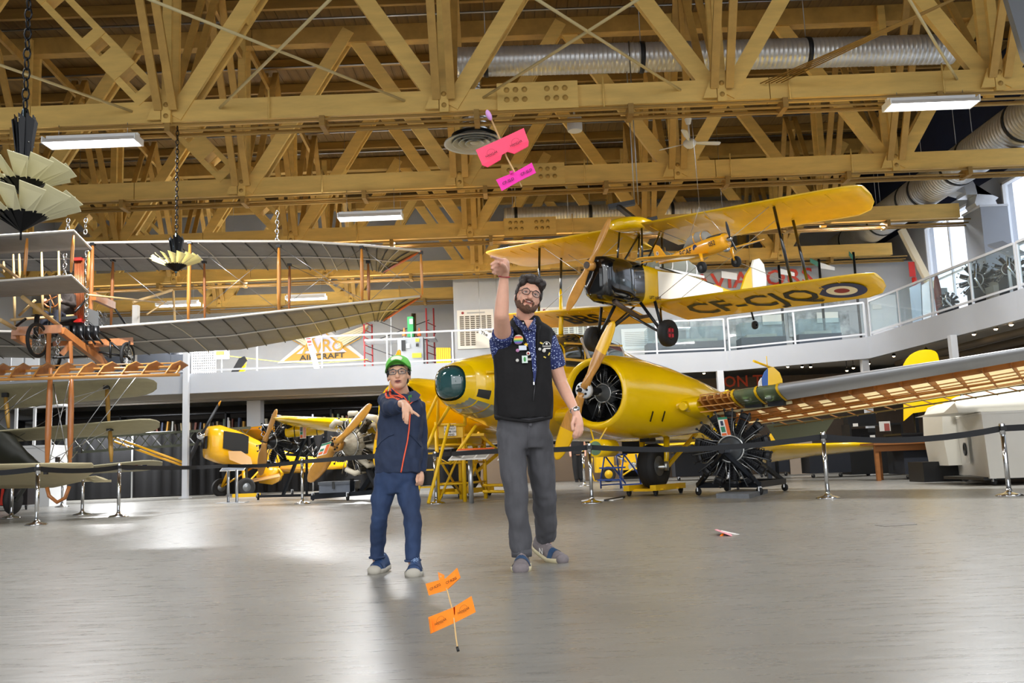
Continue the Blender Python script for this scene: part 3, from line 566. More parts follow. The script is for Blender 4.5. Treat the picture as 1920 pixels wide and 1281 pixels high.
SILV = mat('silver dope', '#b6b9bd', .3, .35); UPSKIN = sheer('translucent upper skin', '#f0dca6'); SPAR = mat('spruce spar', '#b06f2c', .5, noise=.2, scale=3)
def nose(s, grow=0.0, back=5): up, lo = wf(s); return [p + V((0, 0, grow)) for p in up[back:0:-1]] + [lo[0] + V((grow, 0, 0))] + [p - V((0, 0, grow)) for p in lo[1:back]]
wing = AP(MB().loft([[p + V((0, 0, .0)) for p in wf(s)[0][4:]] for s in (3.75, 4.6, 5.5, 6.5, 7.5, 8.5, 9.3)], c0=False, c1=False, closed=False), 'port_wing_upper_skin', UPSKIN)
AP(MB().loft([nose(s, .012) for s in (5.2, 6, 7, 8, 9, 9.4)], closed=False, c0=False, c1=False), 'leading_edge', SILV, wing)
for a, b_ in ((4.42, 4.78), (4.83, 5.16)):
    AP(MB().loft([nose(s, .01) for s in (a, b_)], closed=False, c0=False, c1=False), 'lamp_glass', glass('lamp glass', '#9fb08a', .35), wing)
    AP(MB().lathe([(.001, -.05), (.06, -.04), (.1, 0)], (.78, (a+b_)/2, 1.66), (1, 0, 0), 14), 'lamp_reflector', CHROME, wing); AP(MB().box((.5, (a+b_)/2, 1.64), (.12, b_ - a - .05, .3)), 'lamp_box', DARKSTEEL, wing)
for s in (4.39, 4.805, 5.18): AP(MB().loft([nose(s + d, .022) for d in (-.022, .022)], closed=False, c0=False, c1=False), 'leading_edge_band', YELLOWTOOL, wing)
for s in (3.8, 3.93, 4.06, 4.19, 4.31):
    AP(MB().loft([nose(s + d, .0) for d in (-.014, .014)], closed=False, c0=False, c1=False), 'nose_rib_cap', WOODLIGHT, wing)
    up, lo = wf(s); AP(MB().prism([p.lerp(V((.75, s, 1.6)), .18) for p in up[5::-1] + lo[1:6]], (0, .012, 0)), 'nose_rib', WOODRIB, wing)
for z in (-.14, -.05, .06, .16): AP(MB().bar((.93 - abs(z)*.8, 3.72, 1.6 + z), (.93 - abs(z)*.8, 4.4, 1.63 + z), .018, .018), 'nose_stringer', WOODLIGHT, wing)
s = 3.75
while s < 9.3:
    up, lo = wf(s); a = up[5:] + lo[-1:4:-1]; AP(MB().prism(a, (0, .012, 0)), 'rib', WOODRIB, wing)
    s += .4
for i, (k, m_) in enumerate(((6, SPAR), (10, SPAR))):
    rows = []
    for s in (3.75, 5, 6.5, 8, 9.35): up, lo = wf(s); rows.append([lo[k] + V((0, 0, .01)), up[k] - V((0, 0, .01)), up[k] + V((.03, 0, -.01)), lo[k] + V((.03, 0, .01))])
    AP(MB().loft(rows, sm=False), 'spar', m_, wing)
for k in (7, 8, 9, 11, 12): AP(MB().tube([wf(s)[1][k] for s in (3.75, 5, 6.5, 8, 9.35)], .011, 6), 'stringer', WOODLIGHT, wing)
AP(MB().tube([wf(s)[1][5] + V((.02, 0, 0)) for s in (3.75, 5.2)], .03, 6), 'lower_cap_strip', CREAM, wing)
for dz, r_ in ((0, .016), (-.09, .014)): AP(MB().tube([wf(s)[1][13] + V((-.1, 0, dz)) for s in (4.2, 5.5, 7, 8.3, 9.35)], r_, 6), 'hinge_rail', mat('olive rail', '#7d6b3a' if dz == 0 else '#4b5b3c', .6), wing)
s = 4.3
while s < 9.3: p = wf(s)[1][13]; AP(MB().bar(p + V((-.1, 0, 0)), p + V((-.1, .2, -.09)), .012, .02), 'rail_strut', WOODLIGHT, wing); s += .33
AP(MB().prism([(-1.5, 4.0, 1.22), (-1.95, 4.0, .9), (-1.95, 4.9, .95), (-1.5, 5.3, 1.27)], (.02, 0, .03)), 'flap', mat('olive fabric', '#7c8066', .7), wing)
# undercarriage
for sg in (1, -1):
    s0 = 2.35*sg; w_ = wheel(an, frame(A_(.1, s0, .54), NA), .42, .36, 'main_wheel', ENGGREY, .45)
    for q in (-.26, .26): AP(MB().tube([(.1, s0 + q, .52), (.05, s0 + q, .75), (0, s0 + q, 1.2)], [.045, .05, .065], 10), 'oleo_leg', YELLOW); AP(MB().cyl((.1, s0 + q, .45), (.1, s0 + q, .62), .05, n=10), 'axle_lug', ENGBRIGHT)
    AP(MB().cyl((.1, s0 - .3, .52), (.1, s0 + .3, .52), .05, n=10), 'axle', ENGBRIGHT); AP(MB().bar((.1, s0 + .26, .5), (-1.2, s0 + .3, 1.15), .06, .06), 'drag_strut', YELLOW)
    AP(MB().bb((.15, s0 - .1, 1.0), (.4, s0 + .1, 1.2)), 'wheel_bay', BLACK)
# oil cooler slung under the port nacelle
AP(MB().cyl((2.15, 2.35, .9), (1.6, 2.35, .9), .155, n=20), 'oil_cooler', YELLOW); AP(MB().cyl((2.16, 2.35, .9), (2.14, 2.35, .9), .12, n=18), 'cooler_face', mat('cooler green', '#6d8a6a', .4)); 
for q in (-.12, .12): AP(MB().bar((2.15, 2.35, .92), (2.0, 2.35 + q*1.6, 1.3), .02, .02), 'cooler_strut', YELLOWTOOL)
# tail, resting low
AP(MB().loft([foilring(s, -8.2 - abs(s)*.15, 1.5 - abs(s)*.2, 1.05, .09, dz=0) for s in (-2.7, -1, 0, 1, 2.7)]), 'tailplane', YELLOW)
AP(MB().prism([(-8.0, -.04, 1.5), (-8.5, -.04, 2.4), (-8.9, -.04, 2.55), (-9.5, -.04, 2.3), (-9.6, -.04, 1.0)], (0, .08, 0)), 'fin', YELLOW)
AP(MB().lathe([(.14, -.05), (.18, 0), (.14, .05)], (-9.0, 0, .18), (0, 1, 0), 16), 'tail_wheel', RUBBER); AP(MB().bar((-9.0, 0, .18), (-8.8, 0, 1.0), .05, .05), 'tail_leg', YELLOW)
# dollies under the main wheels
def dolly(cx, cy, lab):
    M = frame((cx, cy, 0), NA); t = thing('wheel_dolly', lab, 'dolly', M=M)
    MB().bb((-.6, -.34, .1), (.6, -.22, .2)).build('side_rail', YELLOWTOOL, t, local=True); MB().bb((-.6, .22, .1), (.6, .34, .2)).build('side_rail', YELLOWTOOL, t, local=True); MB().bb((-.42, -.4, .105), (-.2, .4, .13)).build('cross_plate', YELLOWTOOL, t, local=True); MB().bb((-.2, -.22, .085), (.45, .22, .115)).build('tray', YELLOWTOOL, t, local=True); MB().bb((.2, -.4, .105), (.42, .4, .13)).build('cross_plate', YELLOWTOOL, t, local=True)
    for x in (-.5, .5):
        for y in (-.28, .28):
            k = MB().lathe([(.02, -.02), (.048, -.02), (.05, 0), (.048, .02), (.02, .02)], (x, y, .051), (0, 1, 0), 14).build('caster', RUBBER, t, local=True); MB().bb((x - .025, y - .04, .05), (x + .025, y + .04, .105)).build('fork', DARKSTEEL, k, local=True)
p = A_(.1, 2.35, 0); dolly(p.x, p.y, 'yellow wheel dolly under the right main wheel of the big yellow aircraft')
p = A_(.1, -2.35, 0); dolly(p.x, p.y, 'yellow wheel dolly under the left main wheel, behind the yellow work stand')
# ================================================================ yellow biplane hanging above the gallery edge
MM = Matrix.Translation((1.63, 16.36, 4.239)) @ Matrix.Rotation(-2.318, 4, 'Z') @ Matrix.Rotation(.041, 4, 'Y') @ Matrix.Rotation(-.057, 4, 'X')
mo = thing('biplane', 'yellow training biplane with black nose hanging under the trusses, wooden propeller', 'aircraft', M=MM)
def MP(mb, n, m_, par=None): return mb.build(n, m_, par or mo, local=True)
T3 = MM.to_3x3()
# cowling and fuselage
MP(MB().loft([sect(.12, .2, -.5, .1, 0, 3.4), sect(.08, .27, -.6, .16, 0, 3.4), sect(-.1, .31, -.67, .18, 0, 3.6), sect(-.5, .335, -.7, .17, 0, 3.8), sect(-1.0, .345, -.68, .14, 0, 3.8)]), 'engine_cowling', BLACKGLOSS)
MP(MB().bb((.0, .13, -.42), (.128, .2, -.06)), 'air_intake', DARKSTEEL); 
for k in range(3): MP(MB().bar((.135, .145 + k*.022, -.4), (.135, .145 + k*.022, -.08), .006, .012), 'intake_slat', ENGGREY)
MP(MB().bb((-.3, .325, -.3), (-.34, .35, -.26)), 'cowl_catch', STEEL); MP(MB().bb((-.8, .335, -.2), (-.84, .36, -.16)), 'cowl_catch', STEEL)
MP(MB().loft([sect(-1.0, .34, -.67, .12, 0, 4.5), sect(-1.6, .36, -.66, .06, 0, 5), sect(-2.4, .36, -.64, .05, 0, 5), sect(-3.2, .33, -.6, .0, 0, 5), sect(-4.4, .22, -.54, -.12, 0, 4.5), sect(-5.6, .1, -.46, -.2, 0, 4), sect(-6.1, .04, -.42, -.22, 0, 3)]), 'fuselage', [YELLOWFAB, mat('white painted panel', '#eeede2', .35, coat=.3)][0])
for sy in (-1, 1): MP(MB().loft([[V((x, sy*(.345 + .018 - max(0, -x - 2.6)*.055), z)) for z in (a, b_)] for x, a, b_ in ((-1.42, -.55, -.02), (-2.4, -.5, .0), (-3.1, -.45, -.06), (-4.0, -.42, -.16))], c0=False, c1=False, closed=False), 'white_side_panel', mat('white painted panel', '#eeede2', .35, coat=.3))
# sliding canopy
CANG = glass('canopy perspex', '#cfd8d6', .32)
MP(MB().loft([sect(-1.35, .24, -.02, .1, 0, 2.6), sect(-1.6, .29, -.04, .36, 0, 2.6), sect(-2.0, .3, -.04, .47, 0, 2.6), sect(-2.6, .3, -.05, .46, 0, 2.6), sect(-3.0, .27, -.05, .3, 0, 2.6), sect(-3.3, .2, -.08, .04, 0, 2.6)], c0=False, c1=False), 'canopy', CANG)
for x, h, w in ((-1.62, .37, .295), (-2.05, .48, .305), (-2.58, .47, .305), (-3.0, .31, .275)): MP(MB().loft([sect(x + d, w, -.05, h, 0, 2.6) for d in (.02, -.02)], c0=False, c1=False), 'canopy_frame', WHITE)
for sy in (-1, 1): MP(MB().bar((-1.4, sy*.33, .05), (-3.2, sy*.31, .02), .03, .05), 'canopy_rail', WHITE); MP(MB().tube([(-1.5, sy*.37, .06), (-3.6, sy*.31, -.1)], .012, 6), 'handrail', BLACK)
# upper wing in two halves meeting at the tank, lower wings
DZ = -.27
def wz(zc, y, dih): return zc + abs(y)*dih
def bw(y0, y1, x0, sweep, chord, zc, dih, th=.075):
    st = [(abs(y0), 1), ((abs(y0)+abs(y1))/2, 1), (abs(y1) - .5, 1), (abs(y1) - .22, .86), (abs(y1) - .06, .58), (abs(y1), .3)]; sg = 1 if y1 > 0 else -1
    return MB().loft([foilring(sg*a, x0 - sweep*a - (1-k)*chord*.25, chord*k, wz(zc, a, dih), th*(k**.5), n=8, dz=DZ*k) for a, k in st])
def ribs(par, y0, y1, x0, sweep, chord, zc, dih, step=.36, th=.075):
    sg = 1 if y1 > 0 else -1; a = abs(y0) + .15
    while a < abs(y1) - .4: z = wz(zc, a, dih) - th*.52; MP(MB().bar((x0 - sweep*a - .12, sg*a, z - .008 + DZ*.09), (x0 - sweep*a - chord*.93, sg*a, z + .035 + DZ*.93), .014, .012), 'rib_tape', YELLOWFAB, par); a += step
up = {}
for sg in (1, -1):
    o = MP(bw(.28*sg, 4.22 if sg > 0 else -4.65, -.92, .15, 1.36, .86, .035), 'upper_wing', YELLOWFAB); ribs(o, .28*sg, 4.2*sg, -.92, .15, 1.36, .86, .035)
    o = MP(bw(.36*sg, 4.3 if sg > 0 else -4.5, -1.05, .15, 1.34, -.66, .045), 'lower_wing', YELLOWFAB); ribs(o, .36*sg, 4.25*sg, -1.05, .15, 1.34, -.66, .045); up[sg] = o
    # interplane struts, front and rear
    for dx in (-.22, -.95): MP(MB().tube([(-1.05 - .15*2.9 + dx, 2.95*sg, -.66 + .045*2.9 + .03 - DZ*dx/1.34*(-1)*(-1)), (-.92 - .15*2.75 + dx, 2.75*sg, .86 + .035*2.75 - .05 - DZ*dx/1.36)], .028, 8), 'interplane_strut', BLACKGLOSS)
    for x0, x1 in ((-1.0, -1.08), (-1.08, -1.75), (-1.7, -1.75)): MP(MB().tube([(x0, .3*sg, .06), (x1, .26*sg, .83)], .02, 8), 'cabane_strut', BLACKGLOSS)
    for a, b_ in (((-1.3, .36, -.6), (-1.55, 2.7, .9)), ((-2.0, .36, -.6), (-2.2, 2.7, .9)), ((-1.4, .3, .82), (-1.8, 2.9, -.5))): MP(MB().tube([(a[0], a[1]*sg, a[2]), (b_[0], b_[1]*sg, b_[2])], .006, 5), 'flying_wire', STEEL)
    MP(MB().bar((-2.35, 3.0*sg, -.6), (-2.7, 3.05*sg, -.42), .02, .03), 'aileron_horn', BLACK)
MP(MB().loft([sect(-.72, .1, .84, .92, 0, 2.5), sect(-.8, .3, .78, 1.0, 0, 3), sect(-1.1, .34, .76, 1.04, 0, 3), sect(-1.7, .34, .8, .98, 0, 3), sect(-2.2, .3, .86, .9, 0, 3)]), 'fuel_tank', YELLOW)
# tail
MP(MB().prism([(-5.2, -.02, -.2), (-5.55, -.02, .3), (-5.8, -.02, .5), (-5.82, -.02, -.25)], (0, .04, 0)), 'fin', YELLOWFAB)
MP(MB().prism([(-5.84, -.025, -.4), (-5.84, -.025, .5), (-5.95, -.025, .68), (-6.2, -.025, .74), (-6.42, -.025, .62), (-6.52, -.025, .3), (-6.45, -.025, -.2), (-6.2, -.025, -.5)], (0, .05, 0)), 'rudder', mat('white painted panel', '#eeede2'))
MP(MB().loft([foilring(y, -4.75 - abs(y)*.12, 1.25 - abs(y)*.25, -.2, .05, n=8, dz=0) for y in (-1.55, -1.2, 0, 1.2, 1.55)]), 'tailplane', YELLOWFAB)
MP(MB().tube([(-5.7, .0, -.42), (-5.85, 0, -.72)], .025, 6), 'tail_strut', BLACK); MP(MB().lathe([(.03, -.035), (.09, -.04), (.1, 0), (.09, .04), (.03, .035)], (-5.9, 0, -.84), (0, 1, 0), 16), 'tail_wheel', RUBBER)
# undercarriage
REDHUB = mat('red hub', '#c1122a', .4)
for sg in (1, -1):
    w_ = wheel(mo, MM @ Matrix.Translation((-.93, .86*sg, -1.27)), .25, .2, 'main_wheel', RUBBER, .5, False)
    for k in range(4): a = k*math.pi/2 + .78; MB().box((-.93 + math.cos(a)*.07, (.86 + .055)*sg, -1.27 + math.sin(a)*.07), (.06, .04, .06)).xf(MM).build('hub_segment', REDHUB, w_)
    MB().lathe([(.001, .07*sg), (.1, .068*sg), (.12, .05*sg)], (-.93, .86*sg, -1.27), (0, 1, 0), 14).xf(MM).build('hub_cap', mat('hub dark red', '#5b0d15', .4), w_)
    MP(MB().tube([(-.9, .3*sg, -.66), (-.93, .74*sg, -1.25)], .032, 8), 'undercarriage_leg', DARKSTEEL); MP(MB().tube([(-1.55, .3*sg, -.64), (-.93, .74*sg, -1.25)], .022, 8), 'undercarriage_leg', BLACKGLOSS); MP(MB().tube([(-.95, .0, -.86), (-.93, .74*sg, -1.27)], .024, 8), 'axle', BLACK)
    MP(MB().tube([(-.9, .62*sg, -.66), (-.93, .74*sg, -1.2)], .03, 8), 'oleo', DARKSTEEL)
MP(MB().tube([(-.2, .2, -.66), (-.5, .24, -.8), (-1.0, .2, -.92), (-1.45, .12, -.86)], [.05, .045, .04, .035], 10), 'exhaust_pipe', mat('rusty exhaust', '#5e5148', .6, .4))
# wooden propeller
hub3 = MM @ V((.25, 0, -.02)); N3 = T3 @ V((1, 0, 0))
for px, py in ((1144, 409), (1063, 583)): t_ = plane_hit(px, py, hub3, N3); d = (t_ - hub3).normalized(); blade_mb(hub3 + d*.03, t_, N3, .2, .06, pitch=.55).build('propeller_blade', mat('honey propeller wood', '#d99b45', .3, noise=.2, scale=5, coat=.6), mo)
h = MB().lathe([(.001, .07), (.07, .07), (.095, .05), (.095, -.08), (.001, -.1)], hub3, N3, 20).build('propeller_hub', mat('honey propeller wood', '#d99b45'), mo); MB().cyl(hub3 + N3*.065, hub3 + N3*.085, .065, n=18).build('hub_plate', mat('brown hub plate', '#3a2a1c', .4), h)
# lettering and roundels under the lower wings, following the underside
BLK = mat('black lettering', '#17150f', .6)
def under(sg, y0, xoff, ang=0): 
    def f(p):
        y = y0 + p.x; a = abs(y); x = -1.05 - .15*a + xoff + p.y; return MM @ V((x, y*sg if sg > 0 else -a, -.66 + .045*a - .0475 + DZ*(-xoff - p.y)/1.34))
    return f
write('CF-CJQ', .95, (0, 0, 0), (1, 0, 0), (0, 1, 0), BLK, up[1], 'registration_letters', mapf=under(1, 2.0, -.66), squeeze=.78)
def under_l(p): y = -1.9 + p.x; a = abs(y); return MM @ V((-1.05 - .15*a - .66 + p.y, y, -.66 + .045*a - .0475 + DZ*(.66 - p.y)/1.34))
write('BBS', .9, (0, 0, 0), (1, 0, 0), (0, 1, 0), BLK, up[-1], 'registration_letters', mapf=under_l, squeeze=.9)
for r_, m_, k in ((.42, mat('roundel blue', '#1e2a5c', .5), 0), (.26, mat('roundel white', '#e9e3cf', .5), 1), (.13, mat('roundel red', '#8e1f1c', .5), 2)):
    mb = MB(); n = 28; ctr = [MM @ V((-1.05 - .15*3.62 - .62 + (r_*math.sin(2*math.pi*i/n)), 3.62 + r_*math.cos(2*math.pi*i/n), -.66 + .045*(3.62 + r_*math.cos(2*math.pi*i/n)) - .0475 - .0015*k + DZ*(.62 - r_*math.sin(2*math.pi*i/n))/1.34)) for i in range(n)]
    mb.add(ctr, [list(range(n))]); mb.build('roundel', m_, up[1])
write('LIFT HERE', .09, MM @ V((-1.3, .365, -.55)), T3 @ V((-1, 0, 0)), T3 @ V((0, 0, 1)), BLK, mo, 'stencil')
# lifting sling above
sl = thing('lifting_beam', 'black steel lifting bracket above the hanging biplane', 'bracket', at(1165, 388, 19.2)); p = at(1180, 395, 18.6)
MB().bar(at(1140, 389, 18.9), at(1190, 380, 18.9), .14, .1).build('beam', BLACK, sl); MB().bar(at(1160, 388, 18.8), at(1195, 416, 17.6), .08, .1).build('arm', BLACK, sl); MB().bar(at(1195, 417, 17.6), at(1232, 408, 17.6), .06, .06).build('arm', BLACK, sl)
for px, py, Y in ((1190, 384, 18.9), (1197, 384, 18.5)): q = at(px, py, Y); MB().cyl(q, (q.x, q.y, 9.6), .012, n=5).build('chain', STEEL, sl)
# ================================================================ small yellow model aircraft on a wire
MC = Matrix.Translation((3.011, 12.105, 3.614)) @ Matrix.Rotation(-1.089, 4, 'Z') @ Matrix.Rotation(.194, 4, 'X') @ Matrix.Scale(.223, 4)
ch = thing('model_aircraft', 'small yellow low-wing model aircraft numbered 052, hung on a thin wire', 'model aircraft', M=MC)
def CP(mb, n, m_, par=None): return mb.build(n, m_, par or ch, local=True)
MY = mat('model yellow', '#f2a912', .3, coat=.5)
CP(MB().loft([sect(-.12, .3, -.38, .32, 0, 2.2), sect(-.3, .44, -.55, .46, 0, 2.3), sect(-1.2, .5, -.62, .52, 0, 2.5), sect(-2.4, .52, -.62, .5, 0, 2.6), sect(-3.6, .46, -.5, .46, 0, 2.5), sect(-5.2, .28, -.28, .3, 0, 2.4), sect(-7.0, .08, -.05, .22, 0, 2)]), 'fuselage', MY)
CP(MB().loft([sect(-.35, .3, .3, .5, 0, 2.4), sect(-1.3, .32, .36, .56, 0, 2.4), sect(-1.65, .3, .4, .54, 0, 2.4)]), 'anti_glare_panel', mat('matt dark panel', '#3b352a', .7))
CP(MB().loft([sect(-1.6, .3, .3, .56, 0, 2.4), sect(-1.95, .38, .3, 1.0, 0, 2.3), sect(-2.6, .4, .3, 1.12, 0, 2.3), sect(-3.4, .36, .3, .98, 0, 2.3), sect(-4.0, .24, .3, .5, 0, 2.3)]), 'canopy', glass('model canopy', '#b9b7ae', .6))
for x, h in ((-1.98, 1.02), (-2.7, 1.13)): CP(MB().loft([sect(x + d, .41, .3, h + .01, 0, 2.3) for d in (.05, -.05)], c0=False, c1=False), 'canopy_frame', MY)
for sg in (1, -1):
    CP(MB().loft([foilring(sg*a, -1.55 - .1*a - (1-k)*.3, 1.75*k*(1 - .06*a), -.5 + .09*a, .11*k, n=8, dz=0) for a, k in ((.4, 1), (2.5, 1), (4.6, .95), (5.0, .75), (5.2, .4))]), 'wing', MY)
    CP(MB().loft([foilring(sg*a, -6.1 - .1*a, .95 - .2*a, .18, .06, n=8, dz=0) for a in (.05, .9, 1.75)]), 'tailplane', MY)
    CP(MB().tube([(-1.35, 1.25*sg, -.45), (-1.3, 1.3*sg, -1.2)], [.12, .07], 8), 'undercarriage_leg', MY); wheel(ch, MC @ Matrix.Translation((-1.3, 1.42*sg, -1.3)), .36, .3, 'main_wheel', ENGGREY, .35, False)
CP(MB().prism([(-6.1, -.04, .2), (-6.7, -.04, 1.15), (-7.0, -.04, 1.3), (-7.35, -.04, 1.05), (-7.35, -.04, .1)], (0, .08, 0)), 'fin', MY)
for k, (z, m_) in enumerate(((.85, mat('roundel white', '#e9e3cf')), (.7, mat('roundel red', '#8e1f1c')))): CP(MB().lathe([(.001, -.06), (.14 - .05*k, -.06)], (-6.95, 0, .7), (0, 1, 0), 14), 'fin_marking', m_)
N4 = (MC.to_3x3() @ V((1, 0, 0))).normalized(); h4 = MC @ V((.15, 0, 0))
for px, py in ((1361, 415), (1381, 470)): t_ = plane_hit(px, py, h4, N4); blade_mb(h4, t_, N4, .045, .02, pitch=.5).build('propeller_blade', DARKSTEEL, ch)
CP(MB().lathe([(.16, -.1), (.15, .1), (.08, .28), (.001, .34)], (0, 0, 0), (1, 0, 0), 14), 'spinner', CHROME); CP(MB().ell((-.5, .1, -.55), (.3, .2, .16)), 'exhaust', CHROME)
for tx, x, sz, z in (('052', -.95, .42, .02), ('RCAF', -4.1, .45, .0)): write(tx, sz*.223, MC @ V((x, .53 if x > -2 else .44, z)), MC.to_3x3() @ V((1, 0, 0)) * (-1), MC.to_3x3() @ V((0, 0, 1)), BLK, ch, 'marking')
write('052', .42*.223, MC @ V((-.95, -.53, .02)), MC.to_3x3() @ V((1, 0, 0)), MC.to_3x3() @ V((0, 0, 1)), BLK, ch, 'marking'); write('RCAF', .5*.223, MC @ V((-3.6, -.48, .05)), MC.to_3x3() @ V((1, 0, 0)), MC.to_3x3() @ V((0, 0, 1)), BLK, ch, 'marking')
CP(MB().lathe([(.001, -.5), (.22, -.5)], (-2.6, 0, .12), (0, 1, 0), 14), 'roundel', mat('roundel blue', '#1e2a5c'))
top = MC @ V((-1.9, 0, 2.6)); b_ = MB(); b_.cyl(MC @ V((-.4, 0, .45)), top, .003, n=5); CP_ = b_.build('sling_wire', STEEL, ch); MB().cyl(MC @ V((-4, 0, .4)), top, .003, n=5).build('sling_wire', STEEL, ch); MB().cyl(top, at(1297, 225, 12.0), .004, n=5).build('hanging_wire', STEEL, ch)
# ================================================================ pioneer biplane with dark grey wings, hanging at the left
GREYFAB = mat('dark grey rubberised fabric', '#8d8b8a', .75, noise=.1, scale=4); GREYEDGE = mat('pale wing edge', '#cfcac2', .6)
def L3(pts): return [at(*p) for p in pts]
def slab_wing(le, te, th=.05, n=6, camber=0.0):
    """thin wing between a leading and a trailing polyline (world points, same count)"""
    rings = []
    for a, b_ in zip(le, te):
        up = []; lo = []
        for i in range(n + 1):
            f = i/n; p = a.lerp(b_, f); h = camber*4*f*(1-f); t_ = th*(.35 + .65*math.sin(math.pi*min(1, f*1.05 + .05)))*.5; up.append(p + V((0, 0, h + t_))); lo.append(p + V((0, 0, h - t_)))
        rings.append(up + lo[::-1])
    return MB().loft(rings)
da = thing('pioneer_biplane', 'early biplane with dark grey wings, bamboo booms and spoked wheels hanging at the left', 'aircraft', (-9.0, 19, 3.3))
yc = 19.0
ule = L3([(-560, 498, yc), (-200, 462, yc), (130, 456, yc), (350, 453, yc), (560, 453, yc), (690, 461, yc), (788, 471, yc)])
ute = [p + V((dx, 1.85, dz)) for p, dx, dz in zip(ule, (.9, 0, 0, 0, 0, -.15, -1.05), (-.05, -.15, -.2, -.2, -.2, -.12, -.02))]
lle = L3([(-560, 590, yc), (-200, 618, yc), (60, 623, yc), (190, 614, yc), (400, 598, yc), (560, 580, yc), (690, 566, yc), (788, 556, yc)])
lte = [p + V((dx, 1.85, dz)) for p, dx, dz in zip(lle, (.9, 0, 0, .5, 0, 0, -.15, -1.05), (-.3, -.35, -.35, -.35, -.42, -.3, -.1, -.18))]
for nm, le, te in (('upper_wing', ule, ute), ('lower_wing', lle, lte)):
    w_ = slab_wing(le, te, .05, 6, .05).build(nm, GREYFAB, da)
    MB().tube([p + V((0, -.012, 0)) for p in le], .028, 8).build('leading_edge_spar', GREYEDGE, w_)
    mid = [a.lerp(b_, .55) + V((0, 0, .005)) for a, b_ in zip(le, te)]; MB().tube(mid, .018, 6).build('rear_spar', GREYEDGE, w_)
    MB().tube([le[-1], te[-1]], .03, 6).build('tip_edge', mat('orange tip edge', '#c9682c', .5), w_)
    for i in range(30):
        f = i/29*(len(le) - 1); k = min(int(f), len(le) - 2); g = f - k; a = le[k].lerp(le[k+1], g); b_ = te[k].lerp(te[k+1], g)
        MB().tube([a.lerp(b_, q) + V((0, 0, .05*4*q*(1-q) - .03)) for q in (0, .3, .6, 1)], .012, 5).build('rib', GREYEDGE if i % 6 == 3 else mat('dark rib', '#4a4847', .7), w_)
OST = mat('orange varnished strut', '#cf8a3c', .35, coat=.4, noise=.15, scale=6, stretch=(1, 1, .2))
def strut(par, a, b_, w, m_, n='strut', d=None): return MB().tube([a, a.lerp(b_, .3), a.lerp(b_, .7), b_], [w*.6, w, w, w*.6], 8).build(n, m_, par)
for (xa, ya), (xb, yb), dy, m_, w in (((174, 458), (168, 637), 0, WOODSTRUT, .045), ((212, 488), (208, 612), 1.2, WOODSTRUT, .04), ((356, 455), (353, 605), 0, OST, .045), ((383, 492), (384, 604), 1.2, WOODSTRUT, .035), ((523, 462), (523, 584), 0, OST, .045), ((543, 497), (542, 586), 1.2, WOODSTRUT, .035), ((678, 464), (679, 568), 0, OST, .04), ((690, 492), (692, 566), 1.2, WOODSTRUT, .035), ((789, 474), (792, 553), .05, OST, .03), ((-60, 458), (-60, 620), 0, OST, .045)):
    strut(da, at(xa, ya, yc + dy), at(xb, yb, yc + dy), w, m_, 'interplane_strut')
    MB().box(at(xa, ya, yc + dy), (.09, .09, .06)).build('strut_socket', BLACK, da)
for (xa, ya), (xb, yb), dy in (((678, 464), (789, 553), .0), ((692, 566), (790, 474), .1), ((523, 462), (678, 566), .0), ((523, 582), (678, 466), .02), ((356, 455), (523, 582), 0), ((353, 603), (523, 464), .02), ((543, 497), (692, 566), 1.2), ((174, 460), (353, 603), 0)):
    MB().cyl(at(xa, ya, yc + dy), at(xb, yb, yc + dy), .006, n=5).build('bracing_wire', STEEL, da)
# twin front elevators on booms
ye = 15.9
for nm, le, te in (('upper_elevator', [(-250, 461, ye), (-60, 446, ye), (139, 433, ye)], [(-210, 492, ye + 1.1), (-60, 478, ye + 1.1), (171, 467, ye + 1.1)]), ('lower_elevator', [(-250, 548, ye), (-60, 531, ye), (134, 517, ye)], [(-210, 569, ye + 1.1), (-60, 560, ye + 1.1), (166, 548, ye + 1.1)])):
    le, te = L3(le), L3(te); w_ = slab_wing(le, te, .05).build(nm, GREYFAB, da); MB().tube([p + V((0, -.01, 0)) for p in le] + [te[-1]], .022, 6).build('edge', GREYEDGE, w_)
for (xa, ya), (xb, yb), Y in (((51, 447), (46, 516), ye + .05), ((138, 441), (133, 511), ye + .05), ((167, 472), (164, 540), ye + 1.0), ((-60, 455), (-62, 525), ye + .05)): strut(da, at(xa, ya, Y), at(xb, yb, Y), .032, OST, 'elevator_strut')
for (xa, ya), (xb, yb), Y in (((25, 477), (28, 612), 17.4), ((36, 476), (37, 525), 17.5), ((78, 473), (80, 590), 17.4), ((110, 471), (112, 603), 17.5), ((7, 490), (7, 512), 17.6)): strut(da, at(xa, ya, Y), at(xb, yb, Y), .027, BAMBOO, 'bamboo_post')
for a, b_, w, m_ in (((0, 497, 16.4), (36, 523, 17.4), .03, BAMBOO), ((42, 557, 16.6), (112, 612, 17.8), .04, BAMBOO), ((0, 600, 16.6), (28, 616, 17.2), .04, BAMBOO), ((20, 600, 17.2), (138, 592, 18.3), .028, BAMBOO), ((66, 563, 17.4), (36, 592, 17.5), .025, BAMBOO), ((250, 567, 20.4), (323, 544, 21.4), .035, BAMBOO), ((325, 545, 21.4), (328, 606, 21.4), .03, BAMBOO), ((165, 553, 18.2), (305, 568, 20.8), .022, BAMBOO), ((275, 590, 21), (312, 565, 21.4), .02, BAMBOO)):
    MB().tube([at(*a), at(*b_)], w, 8).build('bamboo_boom', m_, da)
